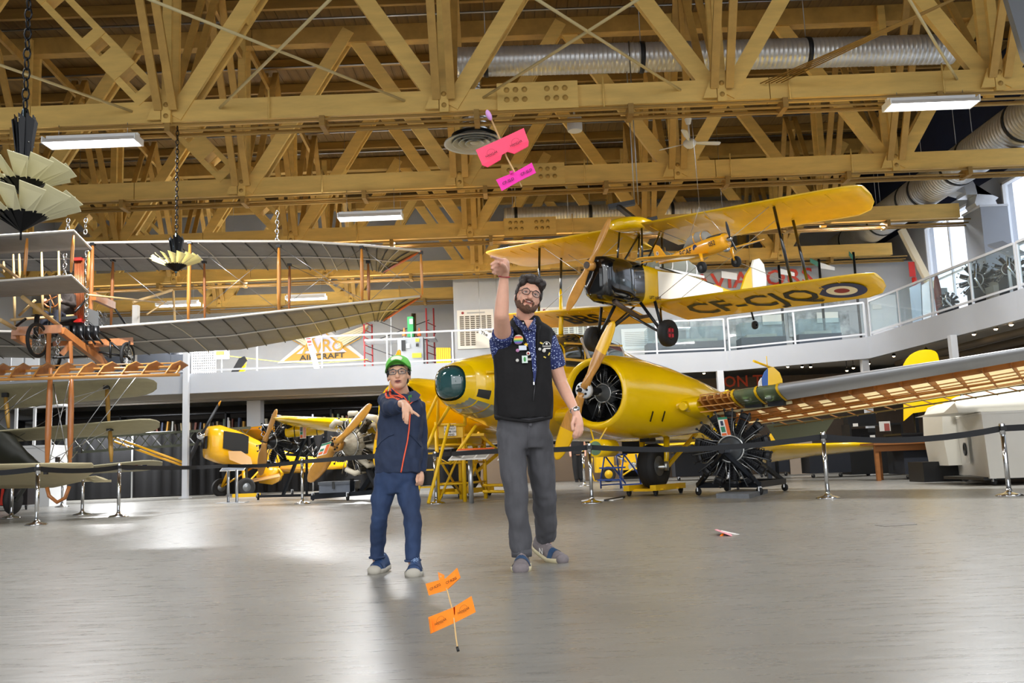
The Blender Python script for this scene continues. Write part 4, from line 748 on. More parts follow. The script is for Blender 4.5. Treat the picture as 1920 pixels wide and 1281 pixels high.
for a, b_, w, h in (((24, 622, 17.4), (116, 617, 17.6), .1, .16), ((26, 628, 17.5), (55, 645, 18.4), .1, .16), ((116, 620, 17.6), (210, 694, 19.6), .1, .14), ((168, 645, 19), (250, 640, 19.3), .09, .16), ((100, 645, 18.5), (165, 643, 19), .08, .1), ((170, 640, 18.9), (200, 690, 19.8), .09, .12), ((176, 556, 18.9), (213, 573, 20.0), .09, .16), ((115, 665, 17.8), (132, 645, 17.9), .05, .1), ((92, 625, 17.5), (90, 690, 17.5), .06, .06), ((132, 640, 17.8), (134, 682, 17.8), .05, .05)):
    MB().bar(at(*a), at(*b_), w, h).build('timber_frame', WOODSTRUT, da)
for a, b_ in (((100, 671, 18), (185, 668, 19.4)), ((207, 641, 19), (207, 672, 19)), ((208, 642, 19), (245, 675, 19.2)), ((160, 600, 18.6), (207, 640, 19)), ((30, 612, 17.4), (48, 598, 17.2)), ((185, 660, 19), (232, 668, 19.2)), ((140, 585, 18.2), (164, 560, 18.6)), ((213, 575, 20), (238, 612, 20.3))): MB().tube([at(*a), at(*b_)], .025, 6).build('steel_tube', BLACK, da)
MB().bb(at(248, 572, 21.0), at(262, 609, 21.15)).build('rudder_post_board', GREYEDGE, da)
# copper radiator, engine, pilot seat, wheels
COP = mat('copper tube', '#b06a45', .35, .7); RED = mat('red paint', '#b3231b', .45)
for k in range(6): x = 141 + k*3.1; MB().cyl(at(x, 486, 18.5), at(x - 1, 603, 18.5), .02, n=8).build('radiator_tube', COP, da)
for y in (487, 602): a, b_ = at(138, y - 4, 18.42), at(159, y + 4, 18.58); MB().bb(a, b_).build('radiator_tank', RED, da)
eb = MB().bb(at(128, 620, 18.6), at(185, 585, 19.1)).build('engine_block', ENGGREY, da)
for k in range(4): p = at(138 + k*14, 612, 18.5); MB().cyl(p, p - V((0, 0, .3)), .07, n=10).build('cylinder', ENGBLK, eb); MB().tube([p + V((0, -.05, -.1)), p + V((.1, -.15, -.25)), p + V((.2, -.1, -.4))], .02, 6).build('pipe', BLACK, eb)
MB().bb(at(128, 605, 18.7), at(140, 590, 18.9)).build('red_can', RED, da)
t_ = MB(); s0 = at(182, 598, 20.2)
for k in range(60): a = V((random.uniform(-.22, .22), random.uniform(-.2, .2), random.uniform(-.22, .22))); t_.cyl(s0 + a, s0 + V((a.y, a.z, a.x))*.9, .005, n=4)
t_.build('wire_tangle', STEEL, da, kind='stuff')
def spoked(par, ctr, R, ax):
    o = MB().torus(ctr, ax, R - .03, .035, 36, 8).build('wheel', RUBBER, par); s, u, d = basis(ax); MB().torus(ctr, ax, R - .07, .012, 32, 6).build('rim', CHROME, o)
    for k in range(20): e = s*math.cos(k*.31416) + u*math.sin(k*.31416); MB().cyl(V(ctr) + e*.02 + d*.05*(-1)**k, V(ctr) + e*(R - .07), .004, n=4).build('spoke', CHROME, o)
    MB().cyl(V(ctr) - d*.08, V(ctr) + d*.08, .03, n=10).build('hub', CHROME, o)
spoked(da, at(70, 638, 17.3), .34, V((1, -.08, 0))); spoked(da, at(239, 668, 19.2), .3, V((1, -.05, 0))); spoked(da, at(100, 668, 18.8), .28, V((1, -.05, 0)))
MB().tube([at(70, 590, 17.3), at(66, 637, 17.3)], .05, 8).build('fork', BLACK, da); MB().tube([at(222, 640, 19.2), at(239, 662, 19.2), at(243, 640, 19.2)], .02, 6).build('fork', BLACK, da)
MB().bar(at(90, 602, 18), at(140, 598, 18.3), .5, .06).build('seat_board', BLACK, da)
# chains holding it
for px, y0, y1, Y in ((128, 410, 432, 18.0), (161, 408, 440, 18.0), (122, 475, 520, 18.0), (163, 470, 610, 18.2), (109, 634, 665, 18.0), (520, 395, 455, 19.3)):
    a, b_ = at(px, y0, Y), at(px - 1, y1, Y); t = thing('chain', 'silver chain holding up the old biplane, ' + {128: 'above the upper elevator, left one', 161: 'above the upper elevator, right one', 122: 'between the two elevators', 163: 'beside the copper radiator', 109: 'below the timber frame', 520: 'above the middle of the upper wing'}[px], 'chain', b_, group='suspension chains of the old biplane'); n = max(3, int((a - b_).length/.09)); first = None
    for k in range(n):
        p = a.lerp(b_, (k + .5)/n); o = MB().torus((0, 0, 0), (1, 0, 0) if k % 2 else (0, 1, 0), .036, .011, 10, 5)
        o.v = [V((q.x, q.y, q.z*1.5)) + p for q in o.v]; o.build('link', CHROME, t)
# ================================================================ old scout with olive wings on the floor, bare upper wing of another in front
OLIVE = mat('olive doped linen', '#a39c7e', .65, noise=.08, scale=5); LINEN = mat('cream linen', '#d8cba4', .65, noise=.06, scale=4); SCST = mat('brown varnished strut', '#a8703c', .4, noise=.2, scale=6, stretch=(1, 1, .2))
tr = thing('triplane', 'olive scout aircraft with three narrow stacked wings and a roundel on the lowest', 'aircraft', (-11.5, 20, 0))
def rounded_wing(yl, y_le, y_te, xs, tipx, name, par, m_, Y, dY):
    """wing seen edge-on: pixel heights of both edges along xs, tip rounded"""
    le = []; te = []
    for x in xs: le.append(at(x, y_le(x), Y)); te.append(at(x, y_te(x), Y + dY))
    a, b_ = le[-1], te[-1]; W_ = at(tipx, (y_le(tipx) + y_te(tipx))/2, Y + dY/2)
    for f in (.5, .8, .96): k = math.sqrt(1 - f*f); c_ = (a + b_)/2; tip = c_ + (W_ - c_)*f; le.append(tip + (a - b_)/2*k); te.append(tip - (a - b_)/2*k)
    return slab_wing(le, te, .06, 6, .02).build(name, m_, par)
lin = lambda x0, y0, x1, y1: (lambda x: y0 + (y1 - y0)*(x - x0)/(x1 - x0))
XS = (-300, -100, 60, 180, 255)
w1 = rounded_wing(0, lin(0, 722, 275, 709), lin(0, 768, 270, 742), XS, 296, 'upper_wing', tr, OLIVE, 20, .95)
w2 = rounded_wing(0, lin(0, 808, 280, 785), lin(85, 824, 270, 812), (-300, -100, 60, 180, 262), 301, 'middle_wing', tr, OLIVE, 19.8, .95)
w3 = rounded_wing(0, lin(70, 884, 280, 863), lin(70, 893, 280, 882), (-300, -100, 60, 180, 268), 306, 'lower_wing', tr, OLIVE, 19.6, .95)
for r_, m_ in ((1.0, mat('roundel blue', '#1e2a5c')), (.66, mat('roundel white', '#e9e3cf')), (.33, mat('roundel red', '#8e1f1c'))):
    mb = MB(); ctr = [at(250 + 26*r_*math.cos(a*math.pi/14), 875 - 1.4 + 7.5*r_*math.sin(a*math.pi/14) - 2.2*math.cos(a*math.pi/14)*r_, 19.6 + .47 - .1*(2 - r_)) for a in range(28)]; mb.prism(ctr, (0, -.004, -.004)).build('roundel', m_, w3)
for (xa, ya), (xb, yb) in (((10, 737), (16, 803)), ((200, 722), (204, 790)), ((206, 800), (209, 866)), ((14, 812), (18, 880))): strut(tr, at(xa, ya, 20.3), at(xb, yb, 20.1), .05, mat('tan strut', '#a07a35', .45), 'interplane_strut'); MB().box(at(xa, ya + 4, 20.28), (.12, .1, .1)).build('strut_fitting', BLACK, tr)
DKF = mat('dark olive fuselage', '#2e2f27', .5, noise=.15, scale=3)
MB().loft([[at(x + dx*k, y + dy*k, Y) for dx, dy, Y in ((0, -1, 20.4), (.55, -.55, 19.9), (.7, .2, 19.7), (.3, .9, 19.9), (0, 1.05, 20.4), (-.4, .4, 21), (-.4, -.5, 21))] for x, y, k in ((-60, 800, 50), (0, 835, 40), (40, 860, 22), (74, 874, 8))]).build('fuselage', DKF, tr)
MB().bar(at(75, 872, 19.9), at(30, 940, 19.9), .05, .07).build('undercarriage_leg', DKF, tr); MB().lathe([(.05, -.05), (.3, -.06), (.34, 0), (.3, .06), (.05, .05)], V((at(-20, 930, 19.9).x, 19.9, .34)), (1, 0, 0), 24).build('wheel', RUBBER, tr); MB().lathe([(.05, -.05), (.3, -.06), (.34, 0), (.3, .06), (.05, .05)], V((at(24, 945, 19.9).x, 19.9, .34)), (1, 0, 0), 24).build('wheel', RUBBER, tr)
MB().tube([at(150, 893, 21.5), at(178, 903, 20.5), at(208, 902, 20.5)], .03, 6).build('tail_edge', LINEN, tr); slab_wing(L3([(100, 900, 20.8), (180, 893, 20.8)]), L3([(120, 904, 21.6), (207, 902, 21.6)]), .04).build('tailplane', LINEN, tr)
for a, b_ in (((200, 722), (0, 840)), ((30, 740), (-40, 800)), ((204, 728), (40, 770)), ((206, 806), (60, 880)), ((20, 812), (120, 868))): MB().cyl(at(*a, 20.1), at(*b_, 20.1), .007, n=5).build('bracing_wire', STEEL, tr)
fr = thing('skeleton_wing_biplane', 'biplane with an uncovered wooden upper wing and a cream lower wing behind the rope barrier', 'aircraft', (-9.3, 17, 0))
xs = (-200, -60, 60, 180, 337); yle = lin(0, 711, 330, 702); yte = lin(0, 684, 335, 679)
for (yy, Y, r_) in ((lin(0, 712, 330, 703), 16.0, .03), (lin(0, 706, 330, 696), 16.25, .02), (lin(0, 697, 330, 688), 17.1, .028), (lin(0, 688, 330, 681), 17.5, .014)):
    MB().tube([at(x, yy(x), Y) for x in xs], r_, 6).build('spar', WOODLIGHT, fr)
x = -190; k = 0
while x < 336:
    a, m1, m2, b_ = at(x, yle(x) + 1, 16.0), at(x + 14, yle(x) - 19, 16.5), at(x + 30, yte(x) - 2, 17.0), at(x + 44, yte(x) + 6, 17.5)
    MB().tube([a, m1, m2, b_], .016, 6).build('rib_cap', WOODLIGHT, fr); MB().prism([a, m1, m2, b_, at(x + 30, yle(x) - 8, 17.0), at(x + 12, yle(x) - 2, 16.4)], (.012, 0, 0)).build('rib_web', WOODRIB, fr)
    x += 45 if k % 2 else 38; k += 1
MB().tube([at(330, 702, 16.0), at(337, 690, 16.6), at(336, 681, 17.4)], .022, 6).build('tip_bow', WOODLIGHT, fr)
cw = slab_wing(L3([(-200, 875, 16.1), (0, 871, 16.1), (100, 869, 16.1), (172, 869, 16.2), (175, 872, 16.5)]), L3([(-200, 916, 17.6), (0, 916, 17.6), (100, 914, 17.6), (150, 903, 17.3), (175, 886, 16.9)]), .05, 6, .02).build('lower_wing', LINEN, fr)
for (xa, ya), (xb, yb), Y in (((95, 690), (88, 872), 16.3), ((134, 703), (131, 872), 16.7), ((93, 600), (95, 690), 16.3)):
    if ya > 650: strut(fr, at(xa, ya, Y), at(xb, yb, Y), .055, WOODSTRUT, 'interplane_strut')
for a, b_ in (((230, 702), (110, 868)), ((258, 704), (133, 862)), ((100, 720), (128, 866)), ((130, 715), (93, 866)), ((60, 725), (0, 790)), ((90, 727), (0, 775))): MB().cyl(at(*a, 16.5), at(*b_, 16.5), .008, n=5).build('bracing_wire', STEEL, fr)
for a in ((150, 845), (108, 862), (86, 885)): p = at(*a, 16.5); MB().box(p, (.06, .06, .09)).build('turnbuckle', BLACK, fr)
MB().tube([at(88, 914, 16.6), at(92, 930, 16.6), at(107, 942, 16.6), at(122, 934, 16.6), at(130, 912, 16.6)], .035, 8).build('wing_skid', WOODSTRUT, fr)
# person at the controls of the old biplane (seated figure in dark flying clothes)
# ================================================================ things standing on the floor
BELT = mat('black belt webbing', '#15171c', .7)
def boxthing(name, lab, cat, lo, hi, m_, group=None, part='body'):
    t = thing(name, lab, cat, ((lo[0]+hi[0])/2, (lo[1]+hi[1])/2, lo[2]), group=group); MB().bb(lo, hi).build(part, m_, t); return t
STZ = .98
def stanchion(px, py, lab):
    p = on(px, py); t = thing('stanchion', lab, 'stanchion', p, group='belt barrier posts')
    MB().lathe([(.001, 0), (.175, 0), (.178, .012), (.15, .03), (.06, .05), (.04, .075), (.033, .1)], p, (0, 0, 1), 28).build('base', CHROME, t)
    MB().cyl(p + V((0, 0, .05)), p + V((0, 0, STZ - .14)), .031, n=16).build('post', CHROME, t); MB().lathe([(.031, -.15), (.038, -.145), (.038, -.01), (.034, 0), (.001, 0)], p + V((0, 0, STZ)), (0, 0, 1), 16).build('belt_head', CHROME, t)
    MB().box(p + V((0, -.02, STZ - .07)), (.085, .05, .06)).build('belt_slot', BLACK, t); return p
ST = [stanchion(*a) for a in ((68, 985, 'chrome barrier post nearest on the left, before the cream wing'), (154, 966, 'chrome barrier post just right of the wooden wing skid'), (222, 970, 'chrome barrier post below the roundel wing tip'), (21, 972, 'grey barrier post at the left edge by the dark trolley'), (116, 951, 'chrome barrier post half hidden behind the wing skid'),
      (567, 945, 'chrome barrier post in front of the grey toolbox'), (818, 945, 'chrome barrier post beside the boy, before the yellow work stand'), (1110, 944, 'chrome barrier post right of the man, before the big propeller'), (1553, 935, 'chrome barrier post right of the black radial engine'), (1893, 930, 'chrome barrier post in front of the white simulator'), (1096, 912, 'thin barrier post far back beside the dark trousers'))]
def belt(a, b_, lab, sag=.05, z=STZ - .07):
    a, b_ = V((a.x, a.y, z)), V((b_.x, b_.y, z)); mb = MB(); n = 10; rows = []
    for k in range(n + 1): f = k/n; p = a.lerp(b_, f) - V((0, 0, sag*4*f*(1-f))); rows.append([p + V((0, 0, .042)), p + V((0, .003, .042)), p + V((0, .003, -.042)), p - V((0, 0, .042))])
    tag(mb.loft(rows, sm=False).build('barrier_belt', BELT, origin=a), lab, 'belt', 'belts of the barrier')
belt(on(-140, 1000), ST[0], 'black belt at the far left, in front of the cream wing'); belt(ST[0], ST[2], 'black belt between the two left posts, across the cream wing tip')
belt(ST[2], on(428, 943), 'black belt running from the left posts back to the small yellow aircraft', .03); belt(on(428, 943), ST[5], 'navy belt below the dark engine with the yellow tank', .04); belt(ST[5], on(745, 960), 'navy belt in front of the light engine, ending behind the boy', .0)
belt(ST[6], on(960, 950), 'black belt from the post beside the boy to behind the man', .0); belt(on(985, 950), ST[7], 'black belt reaching the post right of the man', .02); belt(ST[7], ST[8], 'long black belt across the radial engine', .1); belt(ST[8], ST[9], 'black belt across the wooden table and the simulator', .1); belt(ST[9], on(2010, 930), 'black belt leaving the picture at the right', .0)
# sign stands
ALU = mat('brushed aluminium', '#b9bcc0', .35, .9)
def print_panel(t, o, x, y, w, h, cols, name='sign_panel'):
    x, y = V(x).normalized(), V(y).normalized(); n = x.cross(y); P = lambda a, b_, d: V(o) + x*a + y*b_ + n*d
    b_ = MB().add([P(a*w/2, e*h/2, d) for d in (-.012, 0) for a, e in ((-1, -1), (1, -1), (1, 1), (-1, 1))], [(3, 2, 1, 0), (4, 5, 6, 7), (0, 1, 5, 4), (1, 2, 6, 5), (2, 3, 7, 6), (3, 0, 4, 7)]).build(name, PAPERWHITE, t)
    for i, (u0, v0, u1, v1, m_) in enumerate(cols):
        MB().add([P((u-.5)*w, (v-.5)*h, .003 + .001*i) for u, v in ((u0, v0), (u1, v0), (u1, v1), (u0, v1))], [(0, 1, 2, 3)]).build('print', m_, b_)
    return b_
ORG = mat('orange print', '#d9652b', .7); GRN = mat('green print', '#2f7d5b', .7); SLATE = mat('slate print', '#59626e', .7); TXT = mat('text grey', '#a7a49d', .8); NVY = mat('navy print', '#28324a', .7)
t = thing('sign_stand', 'slanted information sign on grey legs in front of the small yellow aircraft', 'sign', on(436, 943))
for x in (428, 444): p = on(x, 943); MB().cyl(p + V((0, 0, .01)), p + V((0, 0, .8)), .035, n=12).build('leg', ALU, t); MB().bb(p - V((.25, .2, 0)), p + V((.25, .2, .015))).build('foot', ALU, t)
p = on(441, 942) + V((0, -.1, .86)); print_panel(t, p, (1, 0, 0), (0, .9, .35), .6, .4, [(.02, .05, .98, .95, SLATE), (.1, .5, .5, .8, NVY)])
t = thing('sign_stand', 'slanted orange and white information sign between the boy and the man', 'sign', on(886, 944))
for x in (884, 980): p = on(x, 944); MB().cyl(p + V((0, 0, 0)), p + V((0, 0, .84)), .045, n=12).build('leg', ALU, t)
p = on(886, 944) + V((.02, -.1, .9)); print_panel(t, p, (1, 0, 0), (.25, .9, .32), .68, .62, [(0, .82, 1, 1, ORG), (.04, .1, .3, .7, TXT), (.36, .1, .64, .7, TXT), (.7, .45, .97, .78, ORG), (.7, .1, .97, .4, TXT)])
print_panel(t, p + V((.78, .05, -.05)), (1, 0, 0), (.25, .9, .32), .5, .5, [(.1, .1, .9, .8, TXT)]); MB().cyl(p + V((.46, -.05, .03)), p + V((.62, 0, .05)), .04, n=10).build('red_roll', mat('red roll', '#d8334a', .5), t)
# yellow work platform under the nose
t = thing('work_platform', 'yellow tubular work stand with steps under the glass nose of the big aircraft', 'work stand', on(860, 943)); G = lambda px, py, Y: at(px, py, Y)
fl = on(822, 943); fr_ = on(872, 941); br = on(911, 935); bl = V((fl.x + (br.x - fr_.x), br.y + .1, 0))
for p, h in ((fl, 1.55), (fr_, 1.5), (br, 1.25), (bl, 1.3)): MB().cyl(p + V((0, 0, 0)), p + V((0, 0, h)), .04, n=10).build('leg', YELLOWTOOL, t)
MB().bb((fl.x - .05, fl.y - .02, 1.25), (br.x + .05, br.y + .1, 1.3)).build('platform', YELLOWTOOL, t)
for z in (.35, .75, 1.1):
    for a, b_ in ((fl, fr_), (fr_, br), (bl, fl)): MB().cyl(a + V((0, 0, z)), b_ + V((0, 0, z)), .022, n=8).build('cross_rail', YELLOWTOOL, t)
for a, za, b_, zb in ((fl, .0, fr_, 1.1), (fr_, .1, br, 1.2), (fl, .9, bl, .1), (br, .1, fr_, 1.2)): MB().cyl(a + V((0, 0, za)), b_ + V((0, 0, zb)), .024, n=8).build('diagonal_brace', YELLOWTOOL, t)
for a, b_ in (((797, 848, 17.0), (818, 797, 17.2)), ((822, 797, 17.2), (846, 757, 16.6)), ((797, 792, 17.2), (838, 705, 17.6)), ((821, 800, 17.6), (821, 718, 17.6)), ((818, 797, 17.3), (873, 797, 17.3)), ((872, 797, 17.3), (872, 775, 17.2)), ((797, 850, 17.1), (780, 944, 16.6)), ((842, 795, 16.9), (803, 944, 16.2)), ((893, 797, 17.2), (842, 870, 17.1)), ((896, 812, 18), (940, 850, 18.4)), ((905, 910, 18.6), (960, 910, 18.6)), ((905, 922, 18.6), (960, 922, 18.6))):
    MB().cyl(G(*a), G(*b_), .03, n=8).build('hand_rail', YELLOWTOOL, t)
for k, z in enumerate((.3, .62, .93)): MB().bb((fl.x - .55 + .1*k, fl.y - .6 + .15*k, z), (fl.x - .02, fl.y - .38 + .15*k, z + .03)).build('step', YELLOWTOOL, t)
b_ = MB().bb(G(823, 822, 17.35), G(868, 797, 17.45)).build('side_panel', YELLOWTOOL, t)
pa = MB().bb(G(833, 818, 17.28), G(855, 794, 17.3)).build('notice', PAPERWHITE, t); c_ = (G(833, 818, 17.27) + G(855, 794, 17.27))/2
for k, s in enumerate(('PLEASE', 'DO NOT', 'CLIMB ON', 'STAND')): write(s, .05, c_ + V((0, 0, .07 - k*.055)), (1, 0, 0), (0, 0, 1), BLACK, pa, 'notice_text')
MB().tube([fl + V((.05, -.03, .85)), fl.lerp(fr_, .5) + V((0, -.03, .72)), fr_ + V((-.05, -.03, .88))], .012, 6).build('chain', YELLOWTOOL, t)
# engine stands
def caster(t, p, r=.07): k = MB().lathe([(.02, -.022), (r*.95, -.022), (r, 0), (r*.95, .022), (.02, .022)], V((p[0], p[1], r)), (.9, .4, 0), 16).build('caster', RUBBER, t); MB().bb((p[0] - .03, p[1] - .03, r), (p[0] + .03, p[1] + .03, r*2.1)).build('caster_fork', STEEL, k)
FRM = mat('dark blue grey steel', '#262a31', .4, .5)
t = thing('radial_engine', 'black twin-row radial engine on a wheeled A-frame stand under the bare wing', 'engine', on(1385, 930)); ec = at(1372, 842, 15.6)
radial_engine(t, frame(ec, (-.42, -.9, 0)), 14, .68, .27, mat('crankcase grey', '#6c7074', .45, .6), FINS, FINS, .45, 7)
for q in ((1353, 842, 15.2), ): MB().box(at(1356, 840, 15.25), (.2, .1, .16)).build('mount_plate', FRM, t); MB().cyl(at(1354, 845, 15.2), at(1353, 846, 15.1), .045, n=14).build('shaft', DARKSTEEL, t)
c1, c2, c3 = on(1310, 929), on(1425, 929), on(1472, 921); c4 = c1 + (c3 - c2); hb = at(1357, 848, 15.3); ht = at(1425, 868, 16.3)
for a, b_ in ((c1, hb), (c2, hb), (c3, ht), (c4, ht)): MB().bar(a + V((0, 0, .17)), b_, .07, .07).build('stand_leg', FRM, t)
for a, b_ in ((c1, c2), (c2, c3), (c3, c4), (c4, c1)): MB().bar(a + V((0, 0, .18)), b_ + V((0, 0, .18)), .07, .1).build('base_beam', FRM, t)
for q in (c1, c2, c3, c4): caster(t, q)
MB().bar(ec + V((.3, .5, -.05)), ht, .1, .1).build('rear_mount', FRM, t)
o = at(1358, 800, 15.1); print_panel(t, o, (1, .25, .06), (-.12, .2, 1), .17, .32, [(0, .88, 1, 1, GRN), (.05, .2, .55, .86, PAPERWHITE), (.08, .2, .52, .5, GRN), (.62, .03, .98, .86, ORG), (.03, .02, .55, .15, ORG), (.15, .55, .45, .8, NVY)], 'sign_board')
tag(MB().prism([on(1343, 934), on(1405, 935), on(1440, 925), on(1380, 924)], (0, 0, .07)).build('stone_slab', mat('grey slab', '#6f7378', .8, noise=.2, scale=6), origin=on(1390, 930)), 'flat grey slab on the floor under the black radial engine', 'slab')
t = thing('radial_engine', 'dark radial engine with a yellow oil tank on a tall black stand', 'engine', on(540, 932)); ec = at(516, 828, 24.2)
radial_engine(t, frame(ec, (-.6, -.8, 0)), 7, .72, .24, ENGBLK, ENGBLK, ENGBLK, .4, 6)
MB().lathe([(.001, -.5), (.12, -.5), (.16, -.44), (.165, .42), (.13, .5), (.001, .5)], at(571, 807, 24.1), (1, .15, .06), 22).build('oil_tank', YELLOW, t)
for f in (-.25, .32): MB().torus(at(571, 807, 24.1) + V((f, f*.15, f*.06)), (1, .15, .06), .17, .012, 24, 6).build('tank_strap', DARKSTEEL, t)
for a, b_ in (((575, 782, 24), (575, 926, 25)), ((611, 785, 24.6), (611, 850, 24.6)), ((572, 822, 24), (531, 928, 24.4)), ((545, 818, 24.2), (555, 852, 24.3)), ((538, 790, 24.2), (572, 785, 24)), ((575, 787, 24), (611, 786, 24.6)), ((480, 931, 24.5), (610, 928, 25.2)), ((536, 852, 24.2), (575, 855, 24.4)), ((585, 820, 24.4), (592, 850, 24.6)), ((608, 820, 24.6), (598, 850, 24.6))): MB().bar(at(*a), at(*b_), .07, .07).build('stand_tube', FRM, t)
for k in range(9): a = at(528 + k*5, 835 + (k % 3)*8, 24.2); MB().tube([a, a + V((.15, -.1, .1)), a + V((.3, 0, -.1)), a + V((.42, .1, .05))], .025, 6).build('pipe', [BLACK, ENGGREY, DARKSTEEL][k % 3], t)
MB().cyl(at(542, 838, 24.0), at(550, 838, 24.2), .1, n=14).build('accessory_drum', ENGGREY, t)
for q in (on(484, 938), on(607, 934), on(548, 930)): caster(t, q, .09)
hb = ec + V((-.2, -.28, 0)); prop(t, hb, V((-.6, -.8, 0)), [plane_hit(519, 768, hb, V((-.6, -.8, 0))), plane_hit(488, 892, hb, V((-.6, -.8, 0)))], .3, .08, 2, mat('tan propeller', '#b98643', .5), boss=ENGBLK)
o = at(568, 810, 23.5); print_panel(t, o, (1, 0, .04), (0, 0, 1), .16, .34, [(.05, .55, .45, .95, SLATE), (.05, .3, .45, .52, GRN), (.05, .05, .45, .28, ORG), (.55, .05, .95, .95, mat('pale red print', '#dd9a86', .7))], 'sign_board')
t = thing('radial_engine', 'pale weathered radial engine with a long wooden propeller, beside the boy', 'engine', on(650, 938)); N6 = V((-.62, -.78, 0)).normalized(); hb = at(630, 833, 20.5); ec = hb - N6*.5
LENG = mat('pale corroded aluminium', '#b3ab98', .55, .5, noise=.3, scale=12)
radial_engine(t, frame(ec, N6), 9, .74, .36, LENG, mat('dull cylinder', '#4b473f', .5, .5, noise=.3, scale=10), CHROME, .5, 7)
prop(t, hb, N6, [plane_hit(696, 759, hb, N6), plane_hit(578, 903, hb, N6)], .36, .17, 2, mat('golden propeller wood', '#c98f38', .3, noise=.25, scale=4, coat=.6), boss=mat('golden propeller wood', '#c98f38'), thick=.12, pitch=.75)
CRM = mat('cream enamel', '#d7cfba', .45)
for k, (a, b_, c_) in enumerate((((690, 783), (703, 784), (712, 800)), ((655, 776), (668, 775), (672, 785)), ((640, 795), (630, 790), (622, 800)), ((690, 800), (700, 795), (708, 806)), ((690, 835), (702, 838), (710, 832)), ((650, 880), (665, 888), (685, 882)), ((675, 860), (690, 872), (705, 868)))): MB().tube([at(*a, 20.8), at(*b_, 20.7), at(*c_, 20.9)], .085 if k in (0, 4, 6) else .065, 10).build('exhaust_pipe', CRM, t)
for a, b_ in (((706, 880, 21), (675, 926, 21.2)), ((690, 880, 20.8), (712, 922, 20.2)), ((585, 933, 21.5), (712, 922, 20.6)), ((590, 928, 22.2), (700, 918, 21.4)), ((660, 900, 21), (660, 928, 21.2))): MB().bar(at(*a), at(*b_), .1, .1).build('stand_beam', FRM, t)
for q in (on(587, 939), on(652, 939), on(705, 936), on(610, 930)): caster(t, q, .09)
o = at(608, 842, 20.0); print_panel(t, o, (1, .1, .25), (.35, .2, .9), .22, .3, [(0, .82, 1, .98, GRN), (.05, .1, .5, .75, PAPERWHITE), (.08, .35, .48, .55, GRN), (.08, .1, .48, .3, ORG), (.6, .05, .95, .8, ORG)], 'sign_board')
p0, p1 = on(600, 938), on(668, 936); z0 = .17
t = thing('toolbox', 'grey metal chest with a hasp standing on the engine stand frame', 'toolbox', at(634, 925, 21.2)); a, b_ = at(600, 925, 21.2), at(654, 907, 21.2); MB().bb((a.x, 21.1, a.z), (at(667, 925, 21.2).x, 21.75, b_.z)).build('body', mat('blue grey chest', '#5d6470', .5, noise=.2, scale=5), t); MB().bb((a.x - .02, 21.08, b_.z), (at(667, 925, 21.2).x + .02, 21.78, b_.z + .06)).build('lid', mat('blue grey chest lid', '#6a717b', .5), t); q = at(625, 910, 21.08); MB().box(q, (.06, .02, .16)).build('hasp', BLACK, t)
# ---------------------------------------------------------------- small yellow high-wing aircraft behind the column
MT = frame(at(380, 817, 29.0), (-.75, -.66, 0.05)); t = thing('high_wing_aircraft', 'small yellow high-wing aircraft with a black propeller, behind the slim column', 'aircraft', M=MT)
def TP(mb, n, m_, par=None): return mb.build(n, m_, par or t, local=True)
YC = mat('warm yellow enamel', '#f0b212', .25, coat=.5)
TP(MB().loft([sect(-.1, .22, -.5, .22, 0, 2.6), sect(-.16, .36, -.72, .3, 0, 3), sect(-.5, .42, -.85, .36, 0, 3.2), sect(-1.1, .42, -.95, .2, 0, 3.6), sect(-1.6, .42, -1.0, 0, 0, 3.6), sect(-2.2, .4, -1.05, -.25, 0, 4), sect(-3.2, .34, -1.05, -.5, 0, 4), sect(-4.6, .2, -1.0, -.65, 0, 3), sect(-6.2, .08, -.9, -.7, 0, 3)]), 'fuselage', YC)
TP(MB().bb((-.08, .04, -.42), (-.055, .2, -.02)), 'air_intake', BLACK); TP(MB().bb((-.08, -.2, -.42), (-.055, -.04, -.02)), 'air_intake', BLACK)
for sg in (1, -1):
    TP(MB().loft([[V((x, sg*(.43 + k), z)) for z in (a, b_)] for x, a, b_, k in ((-.5, -.4, .15, .012), (-1.15, -.55, .08, .03), (-1.35, -.55, .0, .03))], c0=False, c1=False, closed=False), 'open_engine_bay', BLACK)
    TP(MB().tube([(-1.2, .4*sg, -.85), (-1.1, .85*sg, -1.6)], .05, 8), 'undercarriage_leg', YC); TP(MB().tube([(-2.0, .3*sg, -.9), (-1.1, .85*sg, -1.6)], .03, 8), 'undercarriage_leg', YC); wheel(t, MT @ Matrix.Translation((-1.1, .95*sg, -1.63)), .3, .2, 'main_wheel', ENGGREY, .45, False)
for a, b_ in (((345, 868, 29.6), (208, 818, 29.9)), ((345, 874, 29.9), (214, 828, 30.2))): MB().tube([at(*a), at(*b_)], .04, 8).build('wing_strut', YC, t)
MB().loft([[at(x, y, Y) for x, y, Y in r] for r in (((428, 846, 28.9), (452, 846, 29.2), (470, 858, 29.5)), ((430, 862, 28.8), (455, 872, 29.1), (474, 874, 29.4)))], c0=False, c1=False, closed=False).build('plywood_side', mat('tan plywood', '#b58a52', .6), t)
TP(MB().prism([(-5.4, -.02, -.7), (-5.9, -.02, .0), (-6.3, -.02, .05), (-6.6, -.02, -.9)], (0, .04, 0)), 'fin', YC); TP(MB().loft([foilring(y, -5.6, .9, -.7, .04, n=6, dz=0) for y in (-1.3, 0, 1.3)]), 'tailplane', YC)
N7 = (MT.to_3x3() @ V((1, 0, 0))); h7 = MT @ V((.05, 0, 0))
for q in ((414, 752), (343, 886)): T_ = plane_hit(*q, h7, N7); blade_mb(h7, T_, N7, .22, .07, 1, .93, pitch=.3).build('propeller_blade', [mat('black propeller', '#25262a', .5), mat('orange tip', '#f0a013', .5)], t)
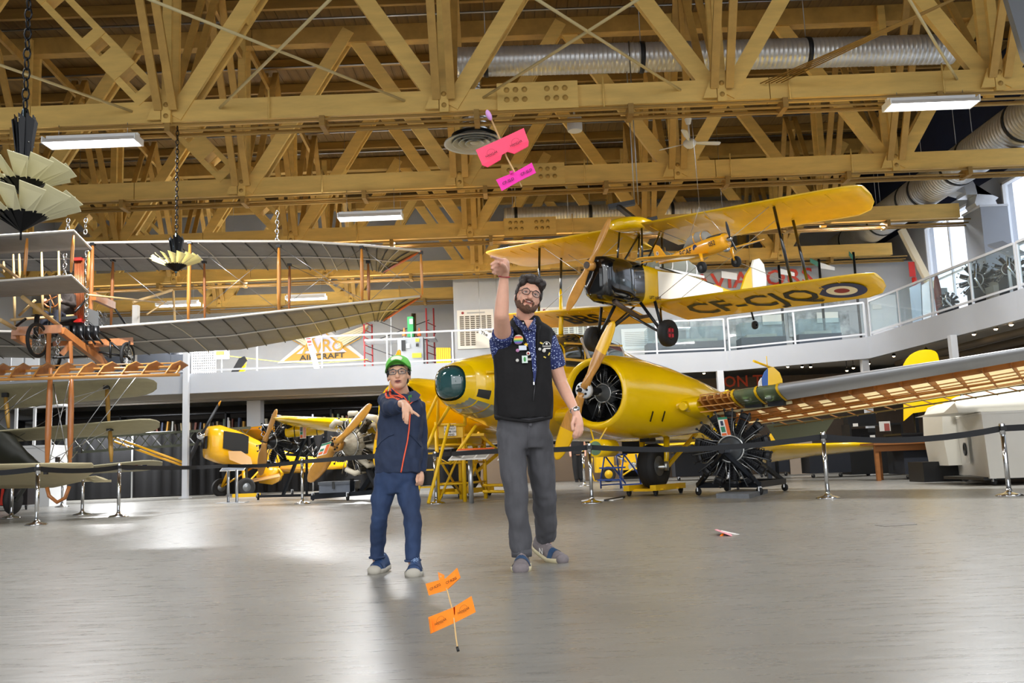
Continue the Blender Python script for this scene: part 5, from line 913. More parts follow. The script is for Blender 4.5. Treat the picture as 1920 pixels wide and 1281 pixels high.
MB().lathe([(.13, -.06), (.13, .04), (.08, .12), (.001, .14)], h7, N7, 18).build('spinner_boss', CHROME, t)
boxthing('wheel_chock', 'small yellow wheel chock by the small yellow aircraft', 'chock', on(462, 932) - V((.4, .1, 0)), on(462, 932) + V((.4, .1, .1)), YELLOWTOOL)
# second yellow fuselage and wing lying low behind the engines
t = thing('aircraft_float', 'yellow boat-shaped hull lying low behind the dark engine', 'hull', at(505, 905, 30)); MB().loft([[at(x, y0, 30), at(x + 6, y0 + 1, 30.6), at(x + 6, y1 - 2, 30.7), at(x, y1, 30.2)] for x, y0, y1 in ((480, 888, 892), (486, 878, 906), (510, 876, 909), (521, 878, 903), (526, 886, 893))]).build('hull', YC, t); slab_wing(L3([(470, 905, 29.5), (525, 894, 29.5)]), L3([(472, 899, 30.6), (522, 886, 30.6)]), .08).build('chine_board', mat('tan plywood', '#b58a52', .6), t)
tag(slab_wing(L3([(497, 874, 31), (560, 876, 31), (584, 880, 31)]), L3([(497, 890, 31.6), (560, 886, 31.6), (584, 884, 31.4)]), .12).build('aircraft_wing', YC, origin=at(540, 880, 31)), 'yellow wing panel lying low behind the barrier post and black stand', 'wing')
tag(slab_wing(L3([(440, 805, 30.5), (490, 800, 30.5), (515, 799, 30.5)]), L3([(452, 812, 32), (482, 826, 32), (515, 822, 32)]), .1).build('aircraft_wing', YC, origin=at(480, 810, 31)), 'yellow wing panel seen from below, left of the dark engine', 'wing')
# ---------------------------------------------------------------- backdrop under the gallery
CURT = mat('black drape', '#0a0a0d', .9)
def drape(x0, x1, y, z, lab, m_=CURT):
    mb = MB(); n = int((x1 - x0)/.12); mb.loft([[V((x0 + (x1-x0)*k/n, y + .04*math.sin(k*1.9) + .02*math.sin(k*.7), zz)) for zz in (0.03, z)] for k in range(n + 1)], c0=False, c1=False, closed=False); tag(mb.build('curtain', m_, origin=((x0+x1)/2, y, 0)), lab, 'curtain')
drape(-19, -4.5, 32.4, 2.25, 'long black drape hanging behind the old aircraft under the gallery'); drape(-4.5, 3.0, 32.6, 1.6, 'black drape behind the yellow work stand')
tag(MB().cyl((-19, 32.4, 2.28), (-4.5, 32.4, 2.28), .025, n=8).build('curtain_rail', GREYPAINT, origin=(-12, 32.4, 2.28)), 'pale rail carrying the black drape', 'rail')
for x, l in ((-13.6, 'left of the slim column'), (-10.2, 'right of the slim column'), (-7.2, 'behind the dark engine')): tag(MB().cyl((x, 32.3, 0), (x, 32.3, 2.7), .03, n=8).build('curtain_pole', GREYPAINT, origin=(x, 32.3, 0)), 'thin upright pole of the black drape, ' + l, 'pole', 'poles of the drape')
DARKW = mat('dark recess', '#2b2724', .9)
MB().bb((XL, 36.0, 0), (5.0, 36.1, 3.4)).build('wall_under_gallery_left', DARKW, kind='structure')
t = thing('bookcase', 'long dark shelf of books and papers above the black drape', 'shelf', (-12, 34.6, 0))
for z in (1.9, 2.35, 3.0): MB().bb((-19, 34.4, z), (-3, 34.9, z + .04)).build('shelf_board', DARKSTEEL, t)
for x in (-18.9, -15, -11, -7, -3.1): MB().bb((x, 34.4, 0), (x + .06, 34.9, 3.05)).build('upright', DARKSTEEL, t)
bc = ['#8a7a5a', '#5c6a58', '#c9bfa6', '#6b3a2a', '#3f4a63', '#b8862f', '#9a9a94', '#47372c']
for k in range(70):
    x = -17 + k*.18 + random.uniform(-.05, .05); h = random.uniform(.26, .44); tl = random.uniform(-.12, .12)
    BN = ['sand', 'moss green', 'cream', 'rust brown', 'slate blue', 'ochre', 'pale grey', 'dark brown']
    tag(MB().bar((x, 34.55, 2.39), (x + tl*h, 34.55, 2.39 + h), .045 + .03*random.random(), .2, (0, 1, 0)).build('book', mat('book cover ' + bc[k % 8], bc[k % 8], .7), origin=(x, 34.55, 2.39)), '%s %s book from the left on the dark shelf above the drape' % (ORD[k//8], BN[k % 8]), 'book', 'books on the long dark shelf')
t = thing('lattice_girder', 'dark olive lattice girder lying across behind the old aircraft wings', 'girder', at(250, 828, 28)); G1 = mat('olive steel', '#4a4e40', .6)
A0, A1, B0, B1 = at(95, 825, 29.8), at(470, 802, 29.8), at(95, 852, 29.8), at(470, 826, 29.8)
for a, b_ in ((A0, A1), (B0, B1)): MB().bar(a, b_, .08, .08).build('chord', G1, t)
for k in range(18): a = A0.lerp(A1, k/18); b_ = B0.lerp(B1, (k + 1)/18); a2 = A0.lerp(A1, (k + 1)/18); b2 = B0.lerp(B1, k/18); MB().bar(a, b_, .025, .025).build('lacing_bar', GREYPAINT if k % 3 == 0 else G1, t); MB().bar(b2, a2, .025, .025).build('lacing_bar', G1, t)
for k, x in enumerate((.02, .98)): a = B0.lerp(B1, x); MB().bar(a, V((a.x, a.y, 0)), .06, .06, (0, 1, 0)).build('leg', G1, t)
t = thing('display_case', 'white open box frame of a display case at the far left', 'display case', at(55, 855, 26)); Yc = 26.0
cor = [(a, b_, d) for a in (0, 1) for b_ in (0, 1) for d in (0, 1)]; P_ = lambda a, b_, d: V((at(30, 800, Yc).x + a*.98, Yc + b_*1.0, at(55, 838, Yc).z + d*1.22))
for i in cor:
    for j in cor:
        if i < j and sum(abs(i[k] - j[k]) for k in range(3)) == 1: MB().bar(P_(*i), P_(*j), .07, .07, (0, 0, 1) if i[2] == j[2] else (0, 1, 0)).build('frame_bar', WHITE, t)
MB().bb((P_(0, 0, 0).x - .03, Yc, .0), (P_(1, 0, 0).x + .03, Yc + 1, P_(0, 0, 0).z)).build('plinth', WHITE, t)
t = thing('trolley', 'dark trolley with red straps at the lower left edge', 'trolley', on(25, 957)); p = on(25, 957); MB().bb(p + V((-.5, 0, .12)), p + V((.35, .6, .9))).build('bag', mat('dark cloth', '#211c1e', .9), t)
for x in (-.3, -.1): MB().bar(p + V((x, -.03, .14)), p + V((x + .05, -.03, .88)), .06, .03, (0, 1, 0)).build('strap', mat('red strap', '#c8321f', .6), t)
for x in (-.45, -.05, .3): caster(t, p + V((x, .05, 0)), .06)
# ---------------------------------------------------------------- behind and beside the big aircraft
t = thing('step_ladder', 'small blue rolling step ladder beside the right main wheel', 'step ladder', on(1150, 918)); BLU = mat('blue paint', '#1e3f86', .4)
a0, a1 = on(1127, 918), on(1164, 918); top = .8; bk = V((.55, .5, 0))
for p in (a0, a1): MB().cyl(p + V((0, 0, .02)), p + V((0, 0, .25)), .02, n=8).build('leg', BLU, t); MB().cyl(p + V((0, 0, .22)), p + V((.17, .45, top)), .02, n=8).build('rail', BLU, t); MB().cyl(p + bk, p + bk + V((-.1, -.05, top)), .02, n=8).build('leg', BLU, t); MB().cyl(p + bk + V((.1, 0, .1)), p + V((.17, .45, top)), .02, n=8).build('brace', BLU, t)
for k, (dz, dy, dx) in enumerate(((.22, 0, 0), (.5, .2, .08), (.8, .45, .17))): MB().bar(a0 + V((dx, dy, dz)), a1 + V((dx, dy, dz)), .22, .035).build('tread', BLU, t)
for p in (a0, a1): MB().bar(p + V((0, 0, .1)), p + bk + V((0, 0, .1)), .03, .03).build('base_rail', BLU, t)
t = thing('ground_power_cart', 'yellow wheeled machine cart behind the blue step ladder', 'cart', on(1155, 908)); p = on(1120, 905); MB().bb(p + V((0, 0, .3)), p + V((.55, .8, 1.0))).build('body', YELLOWTOOL, t); MB().bb(p + V((.5, .1, .35)), p + V((1.5, .7, .5))).build('chassis', YELLOWTOOL, t); MB().bb(p + V((.8, .2, .5)), p + V((1.4, .6, .85))).build('motor', YELLOWTOOL, t)
for x in (.35, 1.5): w_ = wheel(t, Matrix.Translation(p + V((x, -.02, .24))) @ Matrix.Rotation(.2, 4, 'Z'), .24, .14, 'wheel', YELLOWTOOL, .55, False)
MB().cyl(p + V((1.1, -.05, .45)), p + V((1.25, .3, .5)), .12, n=14).build('pump', CHROME, t); MB().tube([p + V((-.15, -.3, .75)), p + V((-.2, -.32, .4)), p + V((-.12, -.34, .06)), p + V((.0, -.3, .05))], .02, 6).build('hose', YELLOWTOOL, t); MB().tube([p + V((.8, -.1, .2)), p + V((1.1, -.14, .38)), p + V((1.5, -.1, .38))], .03, 6).build('hose', YELLOWTOOL, t)
for k in range(3): MB().tube([p + V((.45, .0, .9)), p + V((.7 + .1*k, -.1, .8 - .1*k)), p + V((.95, .0, .6))], .02, 6).build('hose', CHROME if k else BLACK, t)
boxthing('work_bench', 'pale low cabinet with glass front far behind the man', 'cabinet', on(1010, 905) + V((-2.5, .5, 0)), on(1010, 905) + V((3.0, 1.1, 1.3)), mat('tan panel', '#a08c78', .8))
t = thing('folder', 'open white folder with a black spine lying by the barrier post', 'folder', on(1130, 938)); a = on(1090, 940); MB().prism([a, on(1150, 939), on(1168, 935), on(1118, 933)], (0, 0, .015)).build('page', PAPERWHITE, t); MB().bar(on(1135, 940) + V((0, 0, .015)), on(1170, 934) + V((0, 0, .02)), .05, .03).build('spine', BLACK, t)
t = thing('hanging_tail', 'yellow tail fin with blue and white rudder rising behind the bare wing', 'aircraft tail', at(1455, 715, 25)); Yt = 25.0
MB().prism([at(1440, 735, Yt), at(1440, 690, Yt), at(1450, 688, Yt), at(1462, 699, Yt), at(1467, 712, Yt), at(1468, 735, Yt)], (0, .06, 0)).build('fin', YELLOW, t); MB().prism([at(1430, 735, Yt), at(1428, 712, Yt), at(1434, 697, Yt), at(1440, 691, Yt), at(1440, 735, Yt)], (0, .06, 0)).build('rudder', mat('rudder blue', '#1f58b0', .4), t); MB().prism([at(1422, 735, Yt), at(1423, 716, Yt), at(1428, 708, Yt), at(1431, 735, Yt)], (0, .06, 0)).build('rudder_stripe', WHITE, t)
MB().tube([at(1413, 677, Yt - .3), at(1450, 691, Yt + .4)], .035, 8).build('tailplane_edge', YELLOW, t); MB().cyl(at(1437, 668, Yt), at(1439, 690, Yt), .012, n=6).build('aerial', YELLOW, t); MB().bb(at(1425, 738, Yt) - V((0, 0, 0)), V((at(1470, 734, Yt).x, Yt + .1, at(1470, 734, Yt).z))).build('fuselage_end', YELLOW, t); MB().cyl((at(1447, 735, Yt).x, Yt + .05, 0), (at(1447, 735, Yt).x, Yt + .05, at(1447, 735, Yt).z), .05, n=10).build('stand', FRM, t)
t = thing('aircraft_fuselage', 'yellow rear fuselage with a rounded fin behind the bare wing at the right', 'aircraft', at(1730, 800, 20)); Yt = 20.5
MB().prism([at(1688, 745, Yt), at(1690, 694, Yt), at(1694, 683, Yt), at(1699, 674, Yt), at(1706, 666, Yt), at(1714, 661, Yt), at(1724, 657, Yt), at(1735, 655.5, Yt), at(1746, 656, Yt), at(1754, 659, Yt), at(1758, 664, Yt), at(1761, 675, Yt), at(1764, 690, Yt), at(1764, 745, Yt)], (.1, .25, 0)).build('fin', YELLOW, t)
MB().loft([[at(x, y0, Yt - .4), at(x + 2, y0, Yt + .5), at(x + 2, y1, Yt + .5), at(x, y1, Yt - .4)] for x, y0, y1 in ((1694, 748, 790), (1712, 742, 775), (1760, 738, 768), (1800, 735, 765))], sm=False).build('fuselage', YELLOW, t); 
for x in (1716, 1790): a = at(x, 770, Yt); MB().bar(a, V((a.x, a.y, 0)), .07, .07, (0, 1, 0)).build('trestle_leg', FRM, t)
t = thing('wooden_table', 'plain brown wooden table right of the barrier post', 'table', on(1660, 902)); WT = mat('table wood', '#8a5526', .5, noise=.25, scale=4, stretch=(.4, 3, 3)); q = on(1648, 902)
MB().bb((q.x - .1, q.y - .15, .78), (q.x + 1.7, q.y + .75, .83)).build('tabletop', WT, t); MB().bb((q.x - .03, q.y - .05, .64), (q.x + 1.6, q.y - .02, .78)).build('apron', WT, t)
for dx, dy in ((0, 0), (.3, .62), (1.55, 0), (1.55, .65)): MB().bb((q.x + dx - .04, q.y + dy - .04, 0), (q.x + dx + .04, q.y + dy + .04, .78)).build('leg', WT, t)
NVC = mat('navy table skirt', '#1c2029', .85)
def skirted(p, w, d, h, lab):
    t = thing('display_cabinet', lab, 'cabinet', p); MB().bb(p + V((0, 0, .12)), p + V((w, d, h))).build('body', NVC, t); MB().bb(p + V((-.03, -.03, h)), p + V((w + .03, d + .03, h + .04))).build('top', BLACK, t)
    for x in (.1, w/2, w - .1): caster(t, p + V((x, .08, 0)), .055)
    return t
skirted(on(1520, 897), 1.65, .7, .72, 'navy wheeled cabinet behind the barrier post right of the engine'); skirted(on(1442, 895) + V((0, .6, 0)), .8, .5, .66, 'small navy wheeled cabinet just right of the black engine'); skirted(on(1247, 904) + V((.4, .5, 0)), 1.5, .6, .8, 'navy wheeled cabinet behind the right main wheel')
t = skirted(on(1685, 900) + V((.1, -.15, 0)), 1.15, .9, .98, 'black cabinet right of the wooden table'); boxthing('display_cabinet', 'lower black crate between the black cabinet and the white simulator', 'crate', on(1742, 905) + V((0, .2, .0)), on(1742, 905) + V((.75, .9, .4)), BLACK)
t = thing('display_desk', 'dark desk carrying monitors and a picture behind the wooden table', 'desk', at(1640, 835, 24)); a = at(1590, 838, 24.3); MB().bb((a.x, 24.2, 0.05), (a.x + 1.5, 24.9, a.z)).build('body', BLACK, t); b_ = at(1590, 800, 24.3)
MB().bb((b_.x, 24.2, b_.z), (b_.x + 1.4, 24.8, b_.z + .05)).build('shelf', BLACK, t); MB().bb((b_.x + .1, 24.5, a.z), (b_.x + .8, 24.55, b_.z - .06)).build('monitor', mat('dark screen', '#0d0f12', .15, coat=1), t); MB().bb((b_.x + .05, 24.4, b_.z + .05), (b_.x + .8, 24.75, b_.z + .32)).build('case', DARKSTEEL, t)
for x in (0, 1.36): MB().bb((b_.x + x, 24.2, a.z), (b_.x + x + .05, 24.8, b_.z)).build('upright', BLACK, t)
pp = MB().bb(at(1650, 809, 24.1), at(1668, 790, 24.12)).build('picture', PAPERWHITE, t); MB().bb(at(1659, 808, 24.08), at(1667, 794, 24.09)).build('picture_print', mat('red figure print', '#a8564e', .8), pp)
for x, y in ((1636, 819), (1604, 797), (1675, 823)): MB().box(at(x, y, 24.17), (.13, .02, .08)).build('label_card', PAPERWHITE, t)
boxthing('wall_panel', 'beige panel with a grey foot behind the small navy cabinet', 'panel', at(1483, 890, 27.5) - V((0, 0, .0)), at(1517, 810, 27.7), mat('beige panel', '#a39485', .8))
# white flight simulator
SIMW = mat('simulator grey white', '#c9c7c0', .4, noise=.04, scale=3); s0 = on(1858, 911); t = thing('flight_simulator', 'grey white flight simulator cabin on casters at the right edge', 'simulator', s0)
Lf = on(1807, 903); d1 = V((Lf.x - s0.x, Lf.y - s0.y, 0)); Rt = s0 + V((2.2, -.55, 0)); zb, zt_ = .12, 1.22
def quad(a, b_, z0, z1, lean=0.0): return [a + V((0, 0, z0)), b_ + V((0, 0, z0)), b_ + V((0, lean, z1)), a + V((0, lean, z1))]
bk = V((.5, 1.9, 0))
sh = MB().loft([[V((q.x*k + (1-k)*(s0.x + .8), q.y*k + (1-k)*(s0.y + .6), z)) for q in (s0, Rt, Rt + bk, Lf + bk*.8, Lf)] for z, k in ((zb, 1.0), (.5, 1.02), (1.0, 1.05), (zt_, 1.06))], sm=False).build('lower_shell', SIMW, t)
MB().loft([[V((q.x*k + (1-k)*(s0.x + .8), q.y*k + (1-k)*(s0.y + .6), z)) for q in (s0, Rt, Rt + bk, Lf + bk*.8, Lf)] for z, k in ((zt_, 1.075), (zt_ + .04, 1.075))], sm=False).build('waist_trim', SIMW, t)
MB().loft([[Lf + V((x, y, z)) for x, z in ((-.28, .32), (-.34, .9), (-.32, 1.3), (-.2, 1.5), (.0, 1.56), (.28, 1.57), (.42, 1.4), (.42, .32))] for y in (-.05, .8)], sm=False).build('side_pod', mat('simulator cream', '#d3cfc2', .4), t)
MB().loft([[s0 + V((x, y, z)) for y, z in ((.15, 1.27), (.25, 1.45), (.7, h), (1.5, h), (1.9, 1.27))] for x, h in ((-.35, 1.3), (-.1, 1.45), (.3, 1.62), (.9, 1.72), (2.2, 1.75))]).build('canopy_top', mat('simulator cream', '#d3cfc2'), t)
fd = (Lf - s0).normalized(); fn = V((fd.y, -fd.x, 0)); fn = fn if fn.x < 0 else -fn; hp = s0.lerp(Lf, .55) + V((0, 0, .63)) + fn*.085
hd = MB().box(hp, (.36, .015, .5), R=Matrix((fd, fn, V((0, 0, 1)))).transposed()).build('hatch', SIMW, t); MB().lathe([(.001, .0), (.1, .0), (.1, .02), (.12, .02), (.12, 0)], hp + fn*.02, fn, 20).xf(Matrix.Identity(4)).build('porthole', BLACK, hd)
for x, z in ((-.12, 1.4), (.2, 1.42)): MB().cyl(Lf + V((x, -.03, z)), Lf + V((x + .01, -.12, z)), .05, n=12).build('knob', SIMW, t)
for q in (s0 + V((.12, .12, 0)), Lf + V((.1, .1, 0)), Rt + V((-.1, .1, 0)), Rt + bk*.9, Lf + bk*.7): caster(t, q, .06)
MB().bb((s0.x - .05, s0.y + .12, .09), (Rt.x, s0.y + 1.6, .14)).build('base_frame', BLACK, t)
write('ON T', .55, at(1393, 716, 31.55), (1, 0, 0), (0, 0, 1), mat('orange red letters', '#c94a2a', .6), None, 'wall_lettering', off=.0, label='orange letters ON T on the dark wall under the gallery', category='lettering')
tag(MB().prism([on(1640, 985), on(1712, 980), on(1720, 984), on(1660, 988)], (0, 0, .004)).build('floor_plate', mat('floor plate', '#6b655c', .5), origin=on(1685, 985)), 'thin dull plate let into the floor at the right', 'plate')
t = thing('aircraft_wing', 'long yellow wing lying level behind the black engine, its end on the wooden table', at(1540, 840, 22) if False else 'wing', at(1540, 850, 21.5))
slab_wing(L3([(1425, 836, 22.3), (1530, 834, 21.6), (1640, 831, 20.6)]), L3([(1425, 868, 23.4), (1530, 853, 22.5), (1640, 842, 21.2)]), .14, 8).build('panel', YELLOW, t); a = at(1440, 850, 22.6); MB().bar(a, (a.x, a.y, 0), .1, .1, (0, 1, 0)).build('trestle', FRM, t)
MB().bb(at(1443, 832, 23.6), at(1482, 812, 23.8)).build('root_box', YELLOW, t)
# ================================================================ pleated art deco pendants
CRP = mat('cream glass blade', '#d9d3ac', .45); CRY = mat('pale yellow glass blade', '#efe3a4', .4); PERF = mat('black perforated metal', '#0f1013', .3, .6)
def deco(p, R, tiers, lab, blade, chain_to, vz):
    t = thing('pendant_lamp', lab, 'pendant lamp', p)
    for (z, r, n, rot) in tiers:
        for k in range(n):
            a = rot + 2*math.pi*k/n; d = V((math.cos(a), math.sin(a), 0)); q = V((-d.y, d.x, 0)); w = r*math.pi/n*1.25; o = p + V((0, 0, z))
            MB().prism([o + d*r*.2 - q*w*.28, o + d*r*.2 + q*w*.28, o + d*r*1.0 + q*w*.55 + V((0, 0, r*.34)), o + d*r*.84 - q*w*.75 + V((0, 0, r*.5))], (q*.3 + V((0, 0, 1)))*.006).build('blade', blade, t)
            MB().prism([o + V((0, 0, -r*.2)), o + d*r*.42 - q*w*.5 + V((0, 0, r*.13)), o + d*r*.42 + q*w*.5 + V((0, 0, r*.1))], -d*.006).build('cup_vane', PERF, t)
        MB().cyl(p + V((0, 0, z - r*.35)), p + V((0, 0, z - r*.15)), r*.02, n=8).build('finial', PERF, t)
    z0, z1, r0, r1 = vz; top = p + V((0, 0, z1))
    for k in range(8):
        a = 2*math.pi*k/8 + .2; d = V((math.cos(a), math.sin(a), 0)); q = V((-d.y, d.x, 0))
        MB().prism([p + d*r0 - q*r0*.3 + V((0, 0, z0)), p + d*r0*1.1 + q*r0*.35 + V((0, 0, z0)), p + d*r1*1.1 + q*r1*.4 + V((0, 0, z1 - r1*.2)), p + d*r1*.9 - q*r1*.35 + V((0, 0, z1 + r1*.4))], -d*.008).build('stem_vane', PERF, t)
    MB().cyl(p + V((0, 0, tiers[-1][0] - .1)), top + V((0, 0, .1)), r0*.45, n=8).build('stem', mat('mirror stem', '#8fb0c9', .1, 1), t)
    for k in range(10):
        a = random.uniform(0, 6.28); MB().ell(p + V((math.cos(a)*r1*.9, math.sin(a)*r1*.9, random.uniform(z0, z1))), .006, 5, 4).build('mirror_dot', CHROME, t)
    n = int((chain_to - top.z)/.09)
    for k in range(n):
        q = V((p.x, p.y, top.z + (k + .5)*.09)); o = MB().torus((0, 0, 0), (1, 0, 0) if k % 2 else (0, 1, 0), .03, .008, 8, 4); o.v = [V((v.x, v.y, v.z*1.7)) + q for v in o.v]; o.build('chain_link', PERF, t)
p = at(40, 415, 7.3); deco(p, .44, [(.0, .46, 13, .1), (.29, .4, 13, .3)], 'large two-tier cream pleated pendant lamp on a black chain at the upper left', CRP, ZT - .3, (.46, .88, .04, .085))
p = at(330, 502, 16.3); deco(p, .44, [(.0, .46, 16, .2)], 'pale yellow pleated pendant lamp hanging before the dark grey upper wing', CRY, ZB - .1, (.18, .55, .06, .12))
# ================================================================ up on the gallery
GF = 3.92      # gallery floor level
def wallbox(x0, y0, x1, y1, Y, d=.05):
    a, b_ = at(x0, y1, Y), at(x1, y0, Y); return (a.x, Y - d, a.z), (b_.x, Y, b_.z)
def panel(name, lab, cat, x0, y0, x1, y1, Y, m_, d=.05): lo, hi = wallbox(x0, y0, x1, y1, Y, d); return boxthing(name, lab, cat, lo, hi, m_, part='board')
GOLD = mat('gold paint', '#d3a238', .5); LAV = mat('pale lavender', '#d9d9ee', .6); CRW = mat('cream wing paint', '#efe6c4', .6)
# winged company sign
Ys = 36.99; t = thing('winged_sign', 'triangular winged aircraft company sign in gold, lavender and white', 'sign', at(603, 660, Ys)); S_ = lambda x, y, d=0: at(x, y, Ys - d)
MB().prism([S_(520, 682), S_(690, 675), S_(655, 647), S_(606, 612), S_(558, 650)], (0, -.05, 0)).build('backing', WHITE, t)
MB().prism([S_(533, 677, .06), S_(676, 671, .06), S_(650, 652, .06), S_(606, 620, .06), S_(562, 655, .06)], (0, -.03, 0)).build('gold_triangle', GOLD, t)
MB().prism([S_(556, 664, .1), S_(650, 660, .1), S_(606, 622, .1)], (0, -.02, 0)).build('lavender_triangle', LAV, t)
for sg, x0 in ((-1, 585), (1, 632)):
    for k in range(5): a = [S_(x0 + sg*(0), 655 - k*5, .13), S_(x0 + sg*(40 + k*4), 632 - k*5, .13), S_(x0 + sg*(46 + k*4), 627 - k*5, .13), S_(x0 + sg*3, 649 - k*5, .13)]; MB().prism(a if sg < 0 else a[::-1], (0, -.02 - .004*k, 0)).build('wing_feather', CRW, t)
    MB().tube([S_(x0, 657, .14), S_(x0 + sg*42, 635, .14), S_(x0 + sg*58, 615, .14)], .02, 6).build('wing_outline', GOLD, t)
for s, sz, x, y, m_ in (('A', .78, 578, 654, GOLD), ('V', .78, 596, 651, GOLD), ('R', .72, 612, 649, GOLD), ('O', .6, 633, 650, GOLD)): write(s, sz, S_(x, y, .17), (1, 0, .03), (0, 0, 1), m_, t, 'sign_letter')
write('AIRCRAFT', .3, S_(604, 669, .13), (1, 0, .035), (0, 0, 1), BLACK, t, 'sign_letters', squeeze=1.35)
# scaffold, lift, cabinet, yellow chair
SRED = mat('scaffold red', '#9c2d2f', .5); t = thing('scaffold_tower', 'red and grey scaffold tower on the gallery above the boy', 'scaffold', at(750, 690, 34)); 
for x, Y in ((684, 33.5), (699, 34.5), (802, 33.5), (816, 34.5)): a = at(x, 700, Y); a.z = GF; MB().cyl(a, (a.x, Y, at(x, 578 if x > 750 else 608, Y).z), .03, n=8).build('standard', SRED, t)
for x in (684, 802):
    for k in range(6):
        y = 605 + k*14; z = at(x, y, 33.5).z
        if z > GF: MB().cyl((at(x, y, 33.5).x, 33.5, z), (at(x + 14.5, y, 34.5).x, 34.5, z), .018, n=6).build('rung', SRED, t)
MB().bb((at(684, 640, 33.5).x, 33.4, at(690, 640, 33.5).z), (at(816, 640, 33.5).x, 34.5, at(690, 640, 33.5).z + .06)).build('deck_board', GREYPAINT, t)
for a, b_ in (((690, 595, 33.6), (805, 640, 33.6)), ((690, 650, 33.6), (800, 690, 33.6)), ((805, 600, 34), (700, 640, 34))): MB().cyl(at(*a), at(*b_), .015, n=6).build('brace', DARKSTEEL, t)
for x in (733, ): MB().cyl((at(x, 690, 33.8).x, 33.8, GF), (at(x, 580, 33.8).x, 33.8, at(x, 580, 33.8).z), .02, n=6).build('pole', GREYPAINT, t)
t = thing('electric_cabinet', 'grey control cabinet with a yellow warning label behind the gallery railing', 'cabinet', at(775, 690, 32.5)); lo, hi = wallbox(750, 636, 796, 684, 32.6, .6); MB().bb((lo[0], lo[1], GF), hi).build('casing', mat('cabinet grey', '#8c9196', .5), t)
for x0, y0, x1, y1, m_ in ((753, 638, 760, 658, BLACK), (773, 662, 790, 671, mat('warning yellow', '#e6d02a', .6)), (779, 635, 786, 641, mat('warning yellow', '#e6d02a')), (780, 644, 785, 650, BLACK), (762, 645, 768, 653, WHITE)): lo, hi = wallbox(x0, y0, x1, y1, 31.99, .02); MB().bb(lo, hi).build('plate', m_, t)
t = thing('green_hoist', 'green upright device with a white number 1 beside a silver post', 'device', at(771, 635, 33)); lo, hi = wallbox(766, 596, 776, 634, 33, .3); MB().bb(lo, hi).build('body', mat('signal green', '#1f8a4c', .5), t); lo, hi = wallbox(768, 598, 774, 608, 32.7, .02); MB().bb(lo, hi).build('window', WHITE, t); write('1', .28, at(771, 628, 32.68), (1, 0, 0), (0, 0, 1), WHITE, t, 'number')
for x in (776, 780): a = at(x, 690, 33); MB().cyl((a.x, 33, GF), (a.x, 33, at(x, 588, 33).z), .05, n=10).build('post', CHROME, t)
for x in (758, 786): MB().lathe([(.08, 0), (.02, .3)], at(x, 630, 33), (0, 0, 1), 10).build('orange_knob', mat('orange knob', '#e2702a', .5), t); MB().cyl(V((at(x, 630, 33).x, 33, GF)), at(x, 630, 33), .03, n=8).build('knob_post', GREYPAINT, t)
t = thing('yellow_pallet', 'stack of upright yellow slatted boards beside the display board', 'pallet', at(832, 690, 31))
for k in range(7): a = at(820 + k*3.9, 690, 31 ); b_ = at(820 + k*3.9, 652, 31); MB().bb((a.x - .025, 31, GF + .03), (a.x + .04, 31.06, b_.z)).build('slat', YELLOWTOOL, t)
for y in (655, 668, 680): lo, hi = wallbox(818, y, 846, y + 3, 31.12, .05); MB().bb(lo, hi).build('cross_board', YELLOWTOOL, t)
t = thing('red_ladder', 'leaning red and white folded barrier arm before the winged sign', 'barrier arm', at(594, 695, 34)); MB().bar(at(578, 632, 34), at(596, 697, 33.8), .2, .05, (0, 1, 0)).build('arm', WHITE, t); q = at(596, 697, 33.8); MB().cyl((q.x, q.y, GF), q, .04, n=8).build('foot', WHITE, t)
for k in range(9): a = at(578 + 2*k, 634 + 7*k, 33.94); MB().box(a, (.16, .03, .09)).build('red_stripe', RED, t)
tag(MB().tube([at(430, 668, 33), at(520, 678, 33), at(600, 681, 33), at(690, 674, 33)], .012, 5).build('caution_tape', mat('tape yellow', '#e8e04a', .6), origin=at(520, 678, 33)), 'yellow caution tape strung across before the winged sign', 'tape')
fl_ = lambda x, Y: V((at(x, 704, Y).x, Y, GF))
t = thing('exhibit_tail', 'black and yellow wing piece leaning on the gallery at the left', 'exhibit', at(445, 703, 31)); MB().prism([fl_(432, 31), fl_(455, 31), at(461, 672, 31), at(452, 676, 31)], (0, .15, 0)).build('yellow_panel', YELLOW, t); MB().prism([fl_(425, 30.9), fl_(435, 30.9), at(463, 676, 30.9), at(458, 668, 30.9), at(448, 672, 30.9)], (0, .08, 0)).build('black_edge', BLACK, t)
t = thing('fence_panel', 'white wire mesh panel on the gallery behind the old biplane wheel', 'mesh panel', at(382, 703, 31.5)); a, b_ = at(361, 703, 31.5), at(405, 655, 31.5)
for k in range(12): x = a.x + (b_.x - a.x)*k/11; MB().cyl((x, 31.5, GF), (x, 31.5, b_.z), .012, n=5).build('upright_wire', WHITE, t)
for k in range(14): z = GF + (b_.z - GF)*k/13; MB().cyl((a.x, 31.5, z), (b_.x, 31.5, z), .01, n=5).build('cross_wire', WHITE, t)
for k, (x0, y0, x1, y1, lab) in enumerate(((268, 655, 330, 690, 'dark engine exhibit on the gallery right of the hanging wheel'), (190, 655, 240, 690, 'dark exhibit behind the wooden frame of the old biplane'), (330, 662, 358, 697, 'dark seat-like exhibit beside the mesh panel'))):
    lo, hi = wallbox(x0, y0, x1, y1, 31.8, .5); t = thing('exhibit', lab, 'exhibit', (lo[0], 31.5, GF)); MB().bb((lo[0], lo[1], GF), (hi[0], hi[1], hi[2] - .1)).build('body', mat('dark exhibit', '#22252b', .5), t); MB().loft([[V((lo[0] + (hi[0]-lo[0])*f, lo[1] + .25 + .2*math.cos(q), hi[2] - .15 + .2*math.sin(q))) for q in (0, 1.05, 2.1, 3.14, 4.19, 5.24)] for f in (.1, .9)]).build('cover', DARKSTEEL, t)
